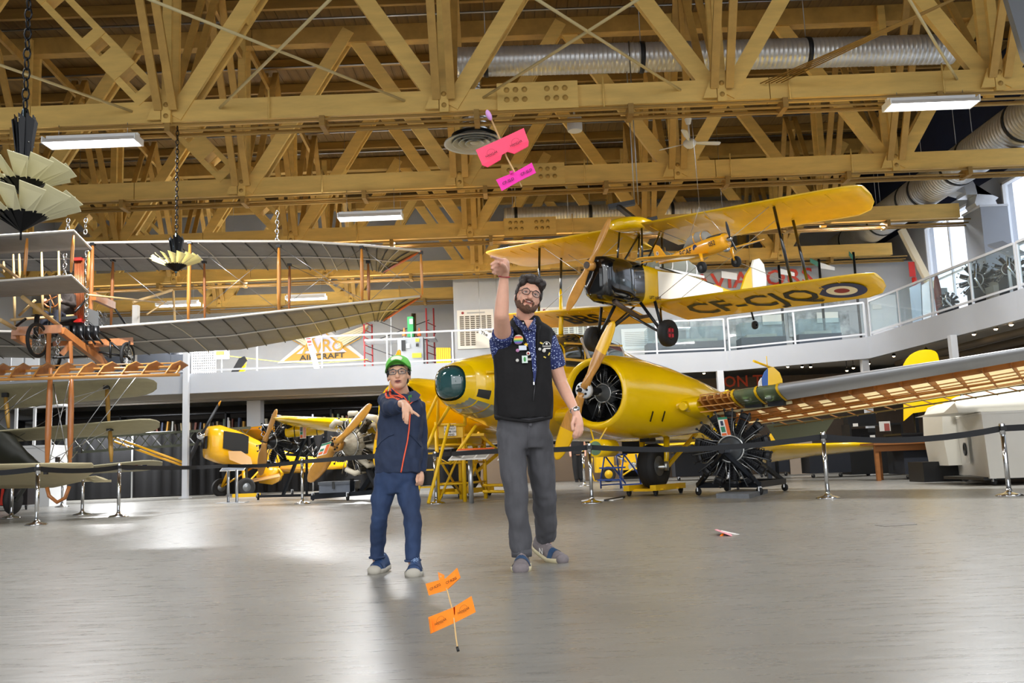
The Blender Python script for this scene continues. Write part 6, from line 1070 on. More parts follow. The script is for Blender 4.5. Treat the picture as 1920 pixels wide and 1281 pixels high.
for k, (x0, x1) in enumerate(((18, 45), (48, 75))): o = panel('bright_board', 'pale lit board on the gallery at the far left, %s' % ('left one' if k == 0 else 'right one'), 'board', x0, 662, x1, 690, 34, mat('pale board', '#dfe4ea', .6)); MB().bb((at(x0, 690, 34).x + .1, 33.96, GF), (at(x0, 690, 34).x + .2, 34.0, at(x0, 690, 34).z)).build('leg', GREYPAINT, o)
t = panel('poster', 'small orange and white poster beside the mesh panel', 'poster', 403, 656, 430, 674, 31.4, PAPERWHITE); MB().bb(at(405, 666, 31.34), at(420, 658, 31.33)).build('orange_print', ORG, t); MB().cyl((at(416, 670, 31.42).x, 31.42, GF), at(416, 670, 31.42), .02, n=6).build('stand', GREYPAINT, t)
# name boards on the grey gallery wall
YW = 31.35
def nameboard(x0, y0, x1, y1, lab, rows, cols, skip=None):
    lo, hi = wallbox(x0, y0, x1, y1, YW - .01, .04); t = thing('name_board', lab, 'display board', ((lo[0]+hi[0])/2, YW, lo[2])); MB().bb(lo, hi).build('board', mat('cream board', '#d8d2c6', .7), t); w = (hi[0]-lo[0]); h = hi[2]-lo[2]
    for i in range(rows):
        for j in range(cols):
            if skip and skip(i, j): continue
            x = lo[0] + w*(.05 + .9*(j + .5)/cols); z = hi[2] - .2 - (h - .3)*(i + .5)/rows; MB().bb((x - w*.9/cols*.38, lo[1] - .012, z - (h - .3)/rows*.32), (x + w*.9/cols*.38, lo[1], z + (h - .3)/rows*.32)).build('name_plate', mat('bronze plate', '#5f5547', .5, .4), t)
    write('VOLUNTEER HONOUR ROLL', .09, ((lo[0]+hi[0])/2 + .06, lo[1] - .005, hi[2] - .1), (1, 0, .04), (0, 0, 1), BLACK, t, 'heading') if 0 else None
    MB().lathe([(.001, 0), (.05, 0)], (lo[0] + .2, lo[1] - .006, hi[2] - .1), (0, -1, 0), 8).build('emblem', mat('maple red', '#8a1f22', .6), t); MB().bb((lo[0] + .35, lo[1] - .006, hi[2] - .13), (hi[0] - .3, lo[1] - .002, hi[2] - .08)).build('heading_line', TXT, t)
nameboard(859, 580, 925, 655, 'cream board of small bronze name plates left of the man', 15, 6, lambda i, j: i > 8 and j > 2); nameboard(1012, 575, 1078, 640, 'cream board of name plates behind the man and the lower yellow wing', 13, 6); nameboard(1082, 574, 1124, 640, 'narrow cream name board left of the hanging wheel', 13, 4)
t = thing('hanging_banner', 'slanted white banner reading The beside the man', 'banner', at(904, 622, 30.7))
for q in (at(900, 616, 30.7), at(934, 633, 30.7)): MB().cyl(q, (q.x, q.y, 7.18), .006, n=5).build('hanging_wire', STEEL, t)
MB().prism([at(899, 615, 30.7), at(935, 632, 30.7), at(935, 646, 30.7), at(897, 624, 30.7)], (0, .02, 0)).build('banner', PAPERWHITE, t); write('The', .16, at(908, 626, 30.68), (1, 0, -.45), (.3, 0, 1), BLACK, t, 'lettering')
t = panel('text_board', 'large white board of small print below the hanging wheel', 'text board', 1167, 613, 1285, 670, YW - .02, mat('white board', '#dcdcdc', .6)); lo, hi = wallbox(1167, 613, 1285, 670, YW - .08, .0)
for k in range(13):
    if k != 8: MB().bb((lo[0] + .12, YW - .078, hi[2] - .12 - k*.065 - .02), (hi[0] - .12 - (.5 if k in (7, 12) else 0), YW - .072, hi[2] - .12 - k*.065)).build('text_line', TXT, t)
write('S AVIATORS', .78, at(1395, 526, YW), (1, 0, .02), (0, 0, 1), mat('red wall letters', '#c93a24', .5), None, 'wall_lettering', off=.03, squeeze=1.15, label='red letters AVIATORS on the grey gallery wall', category='lettering')
# photo murals
def mural(name, lab, x0, y0, x1, y1, seed, Y=YW - .02):
    m_ = mat('photo mural %d' % seed, '#c9ced2', .6, noise=0, scale=1.2 + seed*.3, col2='#3f4448'); return panel('photo_mural', lab, 'photo mural', x0, y0, x1, y1, Y, m_)
mural('m', 'grey photo mural of a snowy field left of the hanging aircraft wheel', 1215, 596, 1290, 640, 1); mural('m', 'black and white photo mural with an old aircraft, right of the first railing bend', 1295, 596, 1362, 640, 2); mural('m', 'faded photo mural behind the tail wheel', 1368, 590, 1450, 632, 3); mural('m', 'photo mural of a white-robed figure behind the showcases', 1480, 583, 1590, 632, 4); mural('m', 'framed photograph of trees above the showcases', 1545, 545, 1590, 575, 5)
panel('notice_board', 'white notice board with red lines behind the glass railing', 'board', 1430, 590, 1470, 610, YW - .1, PAPERWHITE); panel('notice_board', 'white notice board with red lines at the right behind the glass railing', 'board', 1532, 585, 1570, 606, YW - .1, PAPERWHITE)
# showcases
def showcase(x0, y0, x1, y1, Y, lab):
    a, b_ = at(x0, y1, Y), at(x1, y0, Y); t = thing('showcase', lab, 'showcase', (a.x, Y, GF)); MB().bb((a.x, Y, GF), (b_.x, Y + .7, b_.z)).build('plinth', mat('slate plinth', '#2d3540', .5), t); MB().bb((a.x + .02, Y + .02, b_.z), (b_.x - .02, Y + .68, b_.z + .5)).build('glass_top', glass('showcase glass', '#d4e2e6', .1), t); MB().bb((a.x + .25, Y + .2, b_.z), (b_.x - .25, Y + .5, b_.z + .12)).build('exhibit', mat('faded exhibit', '#a59f92', .7), t)
showcase(1215, 638, 1362, 668, 30.2, 'dark showcase with a glass top behind the railing, left one'); showcase(1392, 630, 1474, 665, 29.8, 'dark showcase with a glass top left of the thick railing post'); showcase(1500, 624, 1578, 655, 29.3, 'dark showcase with a glass top right of the thick railing post')
# signposts
GSIGN = mat('street sign green', '#2e6f63', .5)
for x, y0, y1, xs0, wl, lab in ((1535, 486, 640, 1519, True, 'black signpost with a green street sign and white finger board, left one'), (1600, 473, 648, 1592, False, 'tall black signpost with a small green street sign before the white door'), (1460, 497, 600, 1437, None, 'black signpost with white finger boards near the hanging tail')):
    Y = 30.4; t = thing('signpost', lab, 'signpost', at(x, y1, Y)); p = at(x, y0, Y); q = at(x + 4, y1, Y); MB().cyl((p.x, Y, GF), p, .045, n=8).build('post', BLACK, t)
    if wl is not None: MB().prism([at(xs0, y0 - 2, Y - .05), at(x - 1, y0 + 5, Y - .05), at(x - 1, y0 + 14, Y - .05), at(xs0, y0 + 6, Y - .05)], (0, .02, 0)).build('street_sign', GSIGN, t)
    if wl or wl is None: MB().prism([at(x + 2, y0 + 6, Y), at(x + 30, y0 + 15, Y), at(x + 30, y0 + 21, Y), at(x + 2, y0 + 17, Y)], (0, .02, 0)).build('finger_board', WHITE, t)
    if wl is None: MB().prism([at(1353, 508, Y), at(1382, 513, Y), at(1382, 525, Y), at(1353, 521, Y)], (0, .02, 0)).build('finger_board', WHITE, t)
# white door, exit plate, extinguisher, right-hand exhibits
dlo, dhi = wallbox(1634, 565, 1680, 660, YW - .02, .05); d_ = MB().bb((dlo[0], YW - .06, GF), (dlo[0] + 1.0, YW - .01, GF + 2.1)).build('door_1', WHITE, kind='structure'); MB().bb((dlo[0] + .8, YW - .12, GF + .95), (dlo[0] + .93, YW - .06, GF + .99)).build('door_handle', CHROME, d_)
panel('exit_plate', 'small white plate beside the white gallery door', 'plate', 1636, 571, 1652, 580, YW - .08, PAPERWHITE, .02)
ex = at(1716, 540, 29.5); t = thing('fire_extinguisher', 'red fire extinguisher sign and bottle by the window brace', 'extinguisher', ex); MB().cyl(ex - V((0, 0, .15)), ex + V((0, 0, .35)), .08, n=12).build('bottle', RED, t); MB().bb(ex + V((-.1, .09, .4)), ex + V((.1, .11, .9))).build('sign', RED, t); MB().cyl(V((ex.x, ex.y, GF)), ex - V((0, 0, .15)), .03, n=8).build('stand', GREYPAINT, t)
def quadpanel(name, lab, cat, pts, m_):
    for q in pts[:2]: q.z = GF
    o = MB().prism(pts, (.03, .03, 0)).build(name, m_, origin=pts[0]); tag(o, lab, cat); return o
quadpanel('info_board', 'leaning silver edged display panel by the bend of the railing', 'board', [at(1712, 612, 26.6), at(1728, 606, 26.2), at(1726, 530, 26.2), at(1705, 540, 26.6)], mat('panel blue grey', '#7f8d9b', .5)); quadpanel('info_board', 'second display panel with faint print right of the leaning one', 'board', [at(1730, 606, 26.0), at(1746, 600, 25.6), at(1742, 527, 25.6), at(1728, 535, 26.0)], mat('panel pale', '#b7bec6', .5))
t = thing('wooden_propeller', 'upright dark red propeller blade on the gallery before the window', 'propeller', at(1757, 590, 25.4)); p = at(1758, 545, 25.4); blade_mb(V((p.x, p.y, GF + .1)), at(1755, 516, 25.4), (0, -1, 0), .2, .06).build('blade', mat('dark red propeller', '#6d2a22', .4), t); MB().bb((p.x - .25, p.y - .2, GF), (p.x + .25, p.y + .2, GF + .12)).build('stand', mat('box brown', '#6b4a3a', .7), t); MB().bb(at(1746, 560, 25.62), at(1775, 540, 25.64)).build('picture', mat('muted picture', '#8f9aa0', .6), t)
for px, py, Y, R, lab, M_ in ((1777, 566, 25.2, .3, 'small black engine on the gallery by the window', ENGBLK), (1832, 526, 23.2, .5, 'large black radial engine on the gallery against the duct box', ENGBLK), (1893, 505, 21.6, .4, 'engine with red parts on the gallery at the right edge', mat('rust engine', '#4a2f2b', .4, .5))):
    p = at(px, py, Y); t = thing('gallery_engine', lab, 'engine', (p.x, p.y, GF)); radial_engine(t, frame(p, (-.7, -.7, 0)), 11, R, R*.45, M_, FINS, CHROME, .4, 6, leads=False); MB().bb((p.x - .2, p.y - .2, GF), (p.x + .2, p.y + .2, p.z - R*.5)).build('stand', BLACK, t); MB().tube([p + V((-.1, -.2, R*.8)), p + V((-.2, -.3, 0)), p + V((0, -.3, -R*.8))], .03, 6).build('pipe', CHROME, t)
p = at(1862, 535, 22.6); t = thing('cockpit_section', 'grey cockpit section with a tilted roof panel on the gallery', 'exhibit', (p.x, p.y, GF)); MB().bb((p.x, p.y, GF), (p.x + .9, p.y + 1.0, p.z)).build('body', mat('khaki shell', '#8f8b80', .5), t); MB().ell((p.x + .7, p.y + .6, p.z), (.6, .6, .55)).build('dome', mat('khaki shell', '#8f8b80'), t)
MB().prism([at(1852, 462, 21.8), at(1880, 455, 21.8), at(1925, 478, 21.2), at(1895, 484, 21.2)], (0, 0, .05)).build('roof_panel', mat('duct box grey', '#8d929a'), t); MB().cyl(at(1888, 472, 21.4), V((at(1888, 472, 21.4).x, 21.4, GF)), .04, n=8).build('roof_post', GREYPAINT, t)
# knee brace and grey hanging panel
tag(MB().bar(at(1690, 430, 29.6), at(1757, 560, 29.6), .2, .2).build('knee_brace', mat('pale timber', '#cfc4a8', .6), origin=at(1757, 560, 29.6)), 'pale timber knee brace slanting down beside the bright window', 'brace')
tag(MB().prism([at(1872, -60, 13.6), at(1960, -60, 13.6), at(1960, 150, 13.6), at(1922, 108, 13.6)], (0, .12, 0)).build('grey_banner', mat('plain grey panel', '#7c8086', .6), origin=at(1920, 0, 13.6)), 'plain grey panel hanging in the top right corner', 'banner')
# ================================================================ people
from mathutils import noise as NZ
def soft(mb, name, mats, parent, voxel=.008, smooth=6, fold=0.0, fscale=9.0, stretch=(1, 1, 1), keep=None):
    """join overlapping volumes into one continuous surface"""
    me = bpy.data.meshes.new(name); me.from_pydata([tuple(p) for p in mb.v], [], mb.f); o = bpy.data.objects.new(name, me); COL.objects.link(o)
    r = o.modifiers.new('r', 'REMESH'); r.mode = 'VOXEL'; r.voxel_size = voxel
    s = o.modifiers.new('s', 'SMOOTH'); s.factor = .5; s.iterations = smooth
    bpy.context.view_layer.update(); m2 = bpy.data.meshes.new_from_object(o.evaluated_get(bpy.context.evaluated_depsgraph_get()))
    bpy.data.objects.remove(o); bpy.data.meshes.remove(me)
    if fold:
        co = []
        for v in m2.vertices:
            p = V((v.co.x*stretch[0], v.co.y*stretch[1], v.co.z*stretch[2]))*fscale; n = NZ.noise(p) + .5*NZ.noise(p*2.1 + V((7, 3, 1))); co.append(v.co + v.normal*n*fold)
        for v, q in zip(m2.vertices, co): v.co = q
    Mw = WM[parent.name]; m2.transform(Mw.inverted()); m2.name = name; m2.materials.clear()
    for k in (mats if isinstance(mats, list) else [mats]): m2.materials.append(k)
    m2.polygons.foreach_set('use_smooth', [True]*len(m2.polygons)); m2.update()
    ob = bpy.data.objects.new(name, m2); COL.objects.link(ob); ob.parent = parent; WM[ob.name] = Mw; return ob
from mathutils.bvhtree import BVHTree
def surf(o):
    Mw = WM[o.name]; bv = BVHTree.FromPolygons([Mw @ v.co for v in o.data.vertices], [list(p.vertices) for p in o.data.polygons]); eye = V((0, 0, CAMH))
    def f(px, py, d=.0):
        r = ray(px, py).normalized(); h = bv.ray_cast(eye, r)
        return (h[0] if h[0] is not None else eye + r*6.2) - r*d
    return f
def dense(pts, n=5): return [(a[0] + (b_[0] - a[0])*k/n, a[1] + (b_[1] - a[1])*k/n) for a, b_ in zip(pts, pts[1:]) for k in range(n)] + [pts[-1]]
def ribbon(f, a, b_, d): return MB().loft([[f(p[0] + (q[0] - p[0])*k/4, p[1] + (q[1] - p[1])*k/4, d) for k in range(5)] for p, q in zip(dense(a), dense(b_))], c0=False, c1=False, closed=False)
def limb(mb, pts, rs, n=14, cap=True):
    mb.tube(pts, rs, n); 
    if cap: mb.ell(pts[0], rs[0]*.98, 12, 8); mb.ell(pts[-1], rs[-1]*.98, 12, 8)
    return mb
def eloft(mb, rows, n=28, e=2.3):
    """horizontal rings: (centre, half width x, half depth y)"""
    rings = []
    for ctr, hx, hy in rows:
        r = []
        for k in range(n):
            a = 2*math.pi*k/n; ca, sa = math.cos(a), math.sin(a); r.append(V(ctr) + V((hx*math.copysign(abs(ca)**(2/e), ca), hy*math.copysign(abs(sa)**(2/e), sa), 0)))
        rings.append(r)
    return mb.loft(rings)
def finger(mb, pts, r): r *= 1.18; mb.tube(pts, [r*1.05, r, r*.97, r*.9][:len(pts)], 10); mb.ell(pts[-1], r*.98, 8, 6); mb.ell(pts[0], r*1.1, 8, 6)
SKIN_M = mat('fair skin', '#dfab93', .5, sss=.15, noise=.06, scale=20); SKIN_B = mat('light skin', '#d9a98c', .5, sss=.15, noise=.05, scale=20)
def hair_mb(H, s, rows, seed, n=260, L=.05): pass
def head(mb, H, s, jaw=1.0):
    """H: head frame (x = person's right, y = where the face points, z = up), origin between the ears"""
    R = H.to_3x3(); T = lambda x, y, z: H @ V((x*s, y*s, z*s)); E = lambda x, y, z, a, b_, c_: mb.ell(T(x, y, z), (a*s, b_*s, c_*s), 18, 12, R=R)
    E(0, -.012, .035, .076, .096, .088); E(0, .02, -.03, .066*jaw, .068, .078); E(0, .042, -.085, .042*jaw, .04, .03); E(0, .062, .03, .058, .028, .03)      # skull, jaw, chin, brow
    for q in (-1, 1):
        E(q*.036, .058, -.025, .026, .026, .028); E(q*.079, -.012, -.008, .009, .02, .032); E(q*.074, -.002, -.01, .01, .02, .024)                                 # cheeks, ears
    mb.tube([T(0, .082, .012), T(0, .097, -.012), T(0, .107, -.03)], [.009*s, .011*s, .014*s], 10); E(0, .1, -.034, .018, .014, .011)                         # nose
    E(0, .082, -.058, .022, .012, .006); E(0, .08, -.068, .02, .012, .007)                                                                                 # lips
    return mb
def face_parts(t, body, H, s, iris, brow, skin, gaze=(0, 0), mouth_open=.0, lipc='#b0695c', smile=0.0):
    R = H.to_3x3(); T = lambda x, y, z: H @ V((x*s, y*s, z*s))
    for q in (-1, 1):
        e_ = MB().ell(T(q*.031, .069, .004), (.0135*s, .0105*s, .0066*s), 12, 8, R=R).build('eye', mat('eye white', '#d9d5cf', .2), t); MB().ell(T(q*.031 + gaze[0], .0795, .004 + gaze[1]), (.0052*s, .002*s, .0054*s), 10, 6, R=R).build('iris', iris, e_)
        MB().tube([T(q*.014, .083, .022), T(q*.03, .085, .029), T(q*.05, .076, .024)], [.003*s, .0042*s, .002*s], 6).build('eyebrow', brow, t)
        MB().tube([T(q*.016, .077, .0065), T(q*.031, .081, .0105), T(q*.047, .071, .0065)], [.002*s, .0036*s, .002*s], 6).build('eyelid', mat('eyelid', '#8f5d4d', .6), t)
    MB().ell(T(0, .0885, -.0615 - mouth_open*.4), (.02*s, .006*s, (.0035 + mouth_open)*s), 14, 8, R=R).build('mouth', mat('mouth dark', '#5b2a28', .5), t)
    if smile: MB().ell(T(0, .0915, -.0605), (.015*s, .004*s, .0028*s), 12, 6, R=R).build('teeth', mat('teeth', '#e6e0d4', .3), t)
    MB().tube([T(-.026, .08, -.0645 - mouth_open + smile), T(0, .0915, -.0675 - mouth_open*1.8), T(.026, .08, -.0645 - mouth_open + smile)], [.002*s, .0045*s, .002*s], 6).build('lower_lip', mat('lip ' + lipc, lipc, .45), t)
    MB().tube([T(-.026, .081, -.0605 + smile), T(0, .0925, -.0565), T(.026, .081, -.0605 + smile)], [.0018*s, .0036*s, .0018*s], 6).build('upper_lip', mat('lip ' + lipc, lipc, .45), t)
def spectacles(t, H, s, m_, rx, ry, round_=True, z=.004):
    T = lambda x, y, zz: H @ V((x*s, y*s, zz*s)); g = None
    for q in (-1, 1):
        pts = []
        for k in range(21):
            a = 2*math.pi*k/20; e = 2/(2.2 if round_ else 3.2); pts.append(T(q*.034 + rx*math.copysign(abs(math.cos(a))**e, math.cos(a)), .103 - .01*abs(math.cos(a) if q*math.cos(a) > 0 else 0), z + ry*math.copysign(abs(math.sin(a))**e, math.sin(a))))
        f_ = MB().tube(pts, .0024*s, 6).build('spectacle_rim', m_, t); g = g or f_
        MB().add(pts[:-1], [list(range(20))]).build('lens', glass('spectacle lens', '#f3f3f3', .06), f_)
        MB().tube([T(q*(.034 + rx), .093, z + .006), T(q*.078, .05, z + .008), T(q*.085, .0, z + .004)], .0022*s, 6).build('temple', m_, f_)
    MB().tube([T(-.012, .104, z + .006), T(0, .109, z + .009), T(.012, .104, z + .006)], .0024*s, 6).build('bridge', m_, g)
def shell(t, name, m_, H, s, pts, voxel, smooth=4, fold=.004, fs=60, st=(1, 1, 1)):
    mb = MB(); R = H.to_3x3()
    for x, y, z, a, b_, c_ in pts: mb.ell(H @ V((x*s, y*s, z*s)), (a*s, b_*s, c_*s), 14, 10, R=R)
    return soft(mb, name, m_, t, voxel, smooth, fold, fs, st)
def head_frame(o, yaw, pitch, roll):
    """yaw to the picture's right, pitch up, roll clockwise as seen"""
    y = V((0, -1, 0)); M = Matrix.Rotation(yaw, 3, 'Z') @ Matrix.Rotation(-pitch, 3, 'X'); f = M @ y; z = (M @ V((0, 0, 1))); z = Matrix.Rotation(-roll, 3, f) @ z; x = f.cross(z)
    M4 = Matrix((x, f, z)).transposed().to_4x4(); M4.translation = V(o); return M4
# ---------------------------------------------------------------- the man
mp = on(985, 1070); man = thing('person', 'bearded man in black vest, dotted blue shirt and grey trousers, pointing up with raised arm', 'person', (mp.x, 6.3, 0))
Yt = 6.3; HM = head_frame(at(990, 559, 6.22), .2, .16, .3); sm = 1.08
b = MB(); head(b, HM, sm, 1.03)
P = lambda x, y, Y=Yt: at(x, y, Y)
limb(b, [P(984, 622, 6.32), HM @ V((0, -.02, -.06))], [.07, .062])
eloft(b, [(P(982, 800), .165, .1), (P(981, 740), .175, .11), (P(980, 680), .185, .115), (P(981, 640), .19, .11), (P(983, 618), .13, .085), (P(984, 606), .07, .06)])
sh_r, el_r, wr_r = P(944, 646, 6.25), P(940, 590, 5.96), P(945, 521, 5.9)
limb(b, [P(965, 648, 6.32), sh_r, sh_r.lerp(el_r, .5), el_r], [.07, .066, .06, .05]); limb(b, [el_r, el_r.lerp(wr_r, .35), wr_r], [.049, .046, .031])
sh_l, el_l, wr_l = P(1026, 640, 6.33), P(1052, 718, 6.36), P(1079, 772, 6.22)
limb(b, [P(1005, 640, 6.33), sh_l, sh_l.lerp(el_l, .6), el_l], [.065, .064, .053, .047]); limb(b, [el_l, el_l.lerp(wr_l, .35), wr_l], [.046, .044, .029])
for hx, kx, ax_, Yk, Ya in ((963, (969, 925), (979, 1045), 6.18, 6.2), (1005, (1018, 925), (1025, 1020), 6.42, 6.68)): limb(b, [P(hx, 800), P(*kx, Yk), P(*ax_, Ya + .02)], [.08, .045, .036])
# raised right hand: index pointing, the other fingers curled
hp = P(944, 500, 5.82); limb(b, [wr_r, P(946, 505, 5.86), P(945, 494, 5.8)], [.03, .036, .037]); limb(b, [P(936, 510, 5.84), P(937, 498, 5.78)], [.027, .03])
finger(b, [P(944, 488, 5.79), P(934, 485, 5.72), P(927, 483, 5.67), P(921, 481, 5.63)], .0095)
finger(b, [P(938, 492, 5.76), P(927, 492, 5.69), P(921, 495, 5.68), P(924, 499, 5.71)], .0098); finger(b, [P(936, 500, 5.77), P(927, 499, 5.7), P(922, 503, 5.69), P(926, 507, 5.72)], .0094); finger(b, [P(935, 507, 5.79), P(928, 506, 5.73), P(924, 511, 5.72), P(928, 514, 5.75)], .0085)
finger(b, [P(950, 508, 5.82), P(946, 499, 5.75), P(940, 494, 5.71)], .011)
# lowered left hand, relaxed
limb(b, [wr_l, P(1083, 786, 6.18), P(1085, 797, 6.16)], [.028, .034, .034]); limb(b, [P(1078, 786, 6.17), P(1080, 797, 6.15)], [.024, .026])
for (x0, y0), (x1, y1), (x2, y2), (x3, y3), Yf in (((1080, 798), (1078, 808), (1076, 814), (1075, 818), 6.12), ((1084, 800), (1083, 810), (1080, 817), (1077, 821), 6.13), ((1088, 799), (1088, 809), (1085, 817), (1081, 821), 6.15), ((1091, 797), (1092, 806), (1090, 812), (1087, 817), 6.17)): finger(b, [P(x0, y0, Yf), P(x1, y1, Yf - .02), P(x2, y2, Yf - .02), P(x3, y3, Yf)], .0095)
finger(b, [P(1077, 784, 6.14), P(1073, 795, 6.09), P(1074, 805, 6.08)], .011)
soft(b, 'body', SKIN_M, man, .0058, 4)
HAIR = mat('dark brown hair', '#2a201b', .55, noise=.3, scale=60, stretch=(1, 1, .2), bump=.6); BEARD = mat('brown beard', '#6b4d3c', .85, noise=.35, scale=140, bump=.5); FRAME = mat('dark horn frame', '#2b211d', .3)
face_parts(man, None, HM, sm, mat('brown iris', '#3b2a1e', .2), HAIR, SKIN_M, (.0, .001), .0025, '#b0695c', .006)
spectacles(man, HM, sm, FRAME, .0245, .0215, True, -.001)
shell(man, 'hair', HAIR, HM, sm, [(0, -.028, .064, .087, .1, .08), (0, -.058, .01, .082, .062, .085), (-.03, .058, .106, .045, .036, .02), (.02, .062, .108, .045, .036, .022), (.0, .02, .132, .062, .055, .02), (-.062, .03, .1, .03, .05, .03), (.06, .02, .106, .03, .05, .03), (-.02, .086, .09, .022, .012, .014), (-.058, .035, .078, .025, .04, .03), (.058, .035, .078, .025, .04, .03), (-.079, -.005, .035, .01, .03, .05), (.079, -.005, .035, .01, .03, .05), (-.05, .072, .083, .026, .014, .014), (.012, .078, .086, .03, .014, .016), (-.078, .006, -.015, .006, .014, .03), (.078, .006, -.015, .006, .014, .03)], .005, 2, .0055, 48, (1.5, 1.5, .35))
shell(man, 'beard', BEARD, HM, sm, [(0, .046, -.096, .043, .04, .026), (-.05, .026, -.066, .018, .036, .03), (.05, .026, -.066, .018, .036, .03), (-.034, .046, -.086, .02, .03, .02), (.034, .046, -.086, .02, .03, .02), (0, .081, -.086, .016, .01, .009), (-.0695, .004, -.035, .006, .016, .03), (.0695, .004, -.035, .006, .016, .03), (-.014, .092, -.0495, .017, .0065, .0062), (.014, .092, -.0495, .017, .0065, .0062), (-.033, .078, -.06, .008, .008, .014), (.033, .078, -.06, .008, .008, .014)], .0045, 3, .002, 120)
def dots(name, base, dot, scale):
    if name in MATS: return MATS[name]
    M = mat(name, base, .75); nt = M.node_tree; N = nt.nodes; L = nt.links; tc = N.new('ShaderNodeTexCoord'); vo = N.new('ShaderNodeTexVoronoi'); vo.inputs['Scale'].default_value = scale; vo.inputs['Randomness'].default_value = .7; L.new(tc.outputs['Object'], vo.inputs['Vector'])
    lt = N.new('ShaderNodeMath'); lt.operation = 'LESS_THAN'; lt.inputs[1].default_value = .3; L.new(vo.outputs['Distance'], lt.inputs[0]); mx = N.new('ShaderNodeMix'); mx.data_type = 'RGBA'; L.new(lt.outputs[0], mx.inputs[0]); mx.inputs[6].default_value = c(base); mx.inputs[7].default_value = c(dot); L.new(mx.outputs[2], N['Principled BSDF'].inputs['Base Color']); return M
SHIRT = dots('dotted navy shirt', '#1f2c63', '#b9c6e6', 70); VEST = mat('black fleece vest', '#131214', .8, noise=.25, scale=30, bump=.15, spec=.35); TROU = mat('charcoal trousers', '#4b4b50', .75, noise=.12, scale=25, stretch=(1, 1, .4), bump=.12)
# shirt: torso, sleeves, collar
b = MB(); eloft(b, [(P(981, 770), .18, .125), (P(980, 700), .19, .13), (P(981, 650), .2, .128), (P(982, 624), .165, .105), (P(984, 608), .08, .075)]); limb(b, [P(968, 648, 6.33), sh_r + V((0, .0, .0)), sh_r.lerp(el_r, .42)], [.085, .083, .076], cap=False)
limb(b, [P(1010, 640, 6.34), sh_l, P(1047, 690, 6.35)], [.078, .077, .064], cap=False); limb(b, [P(925, 640, 6.2), P(938, 668, 6.25)], [.035, .06])
soft(b, 'shirt', SHIRT, man, .008, 4, .006, 16, (1, 1, .6))
for q, (xa, ya, xb, yb, xc, yc_, xd, yd) in enumerate(((963, 590, 988, 613, 980, 620, 962, 603), (1005, 592, 990, 616, 1000, 620, 1010, 602))):
    MB().prism([P(xa, ya, 6.24), P(xb, yb, 6.1), P(xc, yc_, 6.12), P(xd, yd, 6.25)], (0, .014, 0)).build('shirt_collar', SHIRT, man)
MB().lathe([(.001, .004), (.006, .003), (.006, 0)], P(981, 606, 6.1), (0, -1, 0), 10).build('shirt_button', WHITE, man)
# vest
vr = [(P(982, 786), .2, .15), (P(981, 778), .202, .155), (P(981, 740), .205, .158), (P(980, 700), .206, .16), (P(978, 662), .21, .155), (P(979, 640), .21, .145), (P(984, 620), .19, .115), (P(985, 606), .105, .09), (P(985, 597), .088, .08)]
b = MB(); eloft(b, vr, 36, 2.6); limb(b, [P(1010, 625, 6.33), P(1027, 632, 6.34)], [.075, .06])
vest = soft(b, 'vest', VEST, man, .008, 3, .015, 8, (1, 1, .5))
vsurf = surf(vest)
def vfront(x, y, d=.012): return vsurf(x, y, max(.003, d - .012))
def vfront_old(x, y, d=.012):
    p = P(x, y); best = vr[0]
    for r0, r1 in zip(vr, vr[1:]):
        if r0[0].z <= p.z <= r1[0].z:
            f = (p.z - r0[0].z)/(r1[0].z - r0[0].z); cx, hx, hy = r0[0].x + (r1[0].x - r0[0].x)*f, r0[1] + (r1[1]-r0[1])*f, r0[2] + (r1[2]-r0[2])*f
            u = min(.98, abs((p.x - cx)/hx)); return P(x, y, Yt - hy*(1 - u**2.6)**(1/2.6) - d)
    return P(x, y, Yt - .17)
# armhole of the raised arm and the open front showing the shirt
MB().loft([[vfront(x0 + (x1-x0)*k/4, y, .023) for k in range(5)] for x0, x1, y in ((974, 1006, 612), (978, 1005, 620), (982, 1004, 628), (986, 1004, 636), (989, 1004, 645), (992, 1004, 655), (995, 1005, 665), (997, 1005, 678), (998, 1006, 690), (1000, 1005, 702), (1000, 1005, 712), (1002, 1004, 722))], c0=False, c1=False, closed=False).build('shirt_front', SHIRT, man)
MB().prism([vfront(982, 600, .03), vfront(1000, 600, .03), vfront(996, 612, .03), vfront(991, 619, .028)], (0, .012, 0)).build('open_neck', SKIN_M, man)
for pts in (((966, 616), (973, 628), (980, 640), (986, 652), (991, 664)), ((1010, 612), (1009, 622), (1009, 636), (1008, 650), (1008, 690), (1003, 722))): MB().tube([vfront(x, y, .02) for x, y in pts], [.016, .014, .01, .007, .006, .005][:len(pts)], 8).build('vest_edge', VEST, man)
MB().tube([vfront(1003, 722, .018), vfront(1000, 750, .02), vfront(994, 788, .012)], .004, 6).build('zip', mat('zip grey', '#3b3b3e', .4, .4), man); MB().box(vfront(1001, 719, .03), (.008, .006, .02)).build('zip_pull', CHROME, man)
MB().tube([P(928, 781, 6.2), P(950, 786, 6.15), P(992, 791, 6.14), P(1034, 783, 6.18)], .011, 8).build('vest_hem', VEST, man)
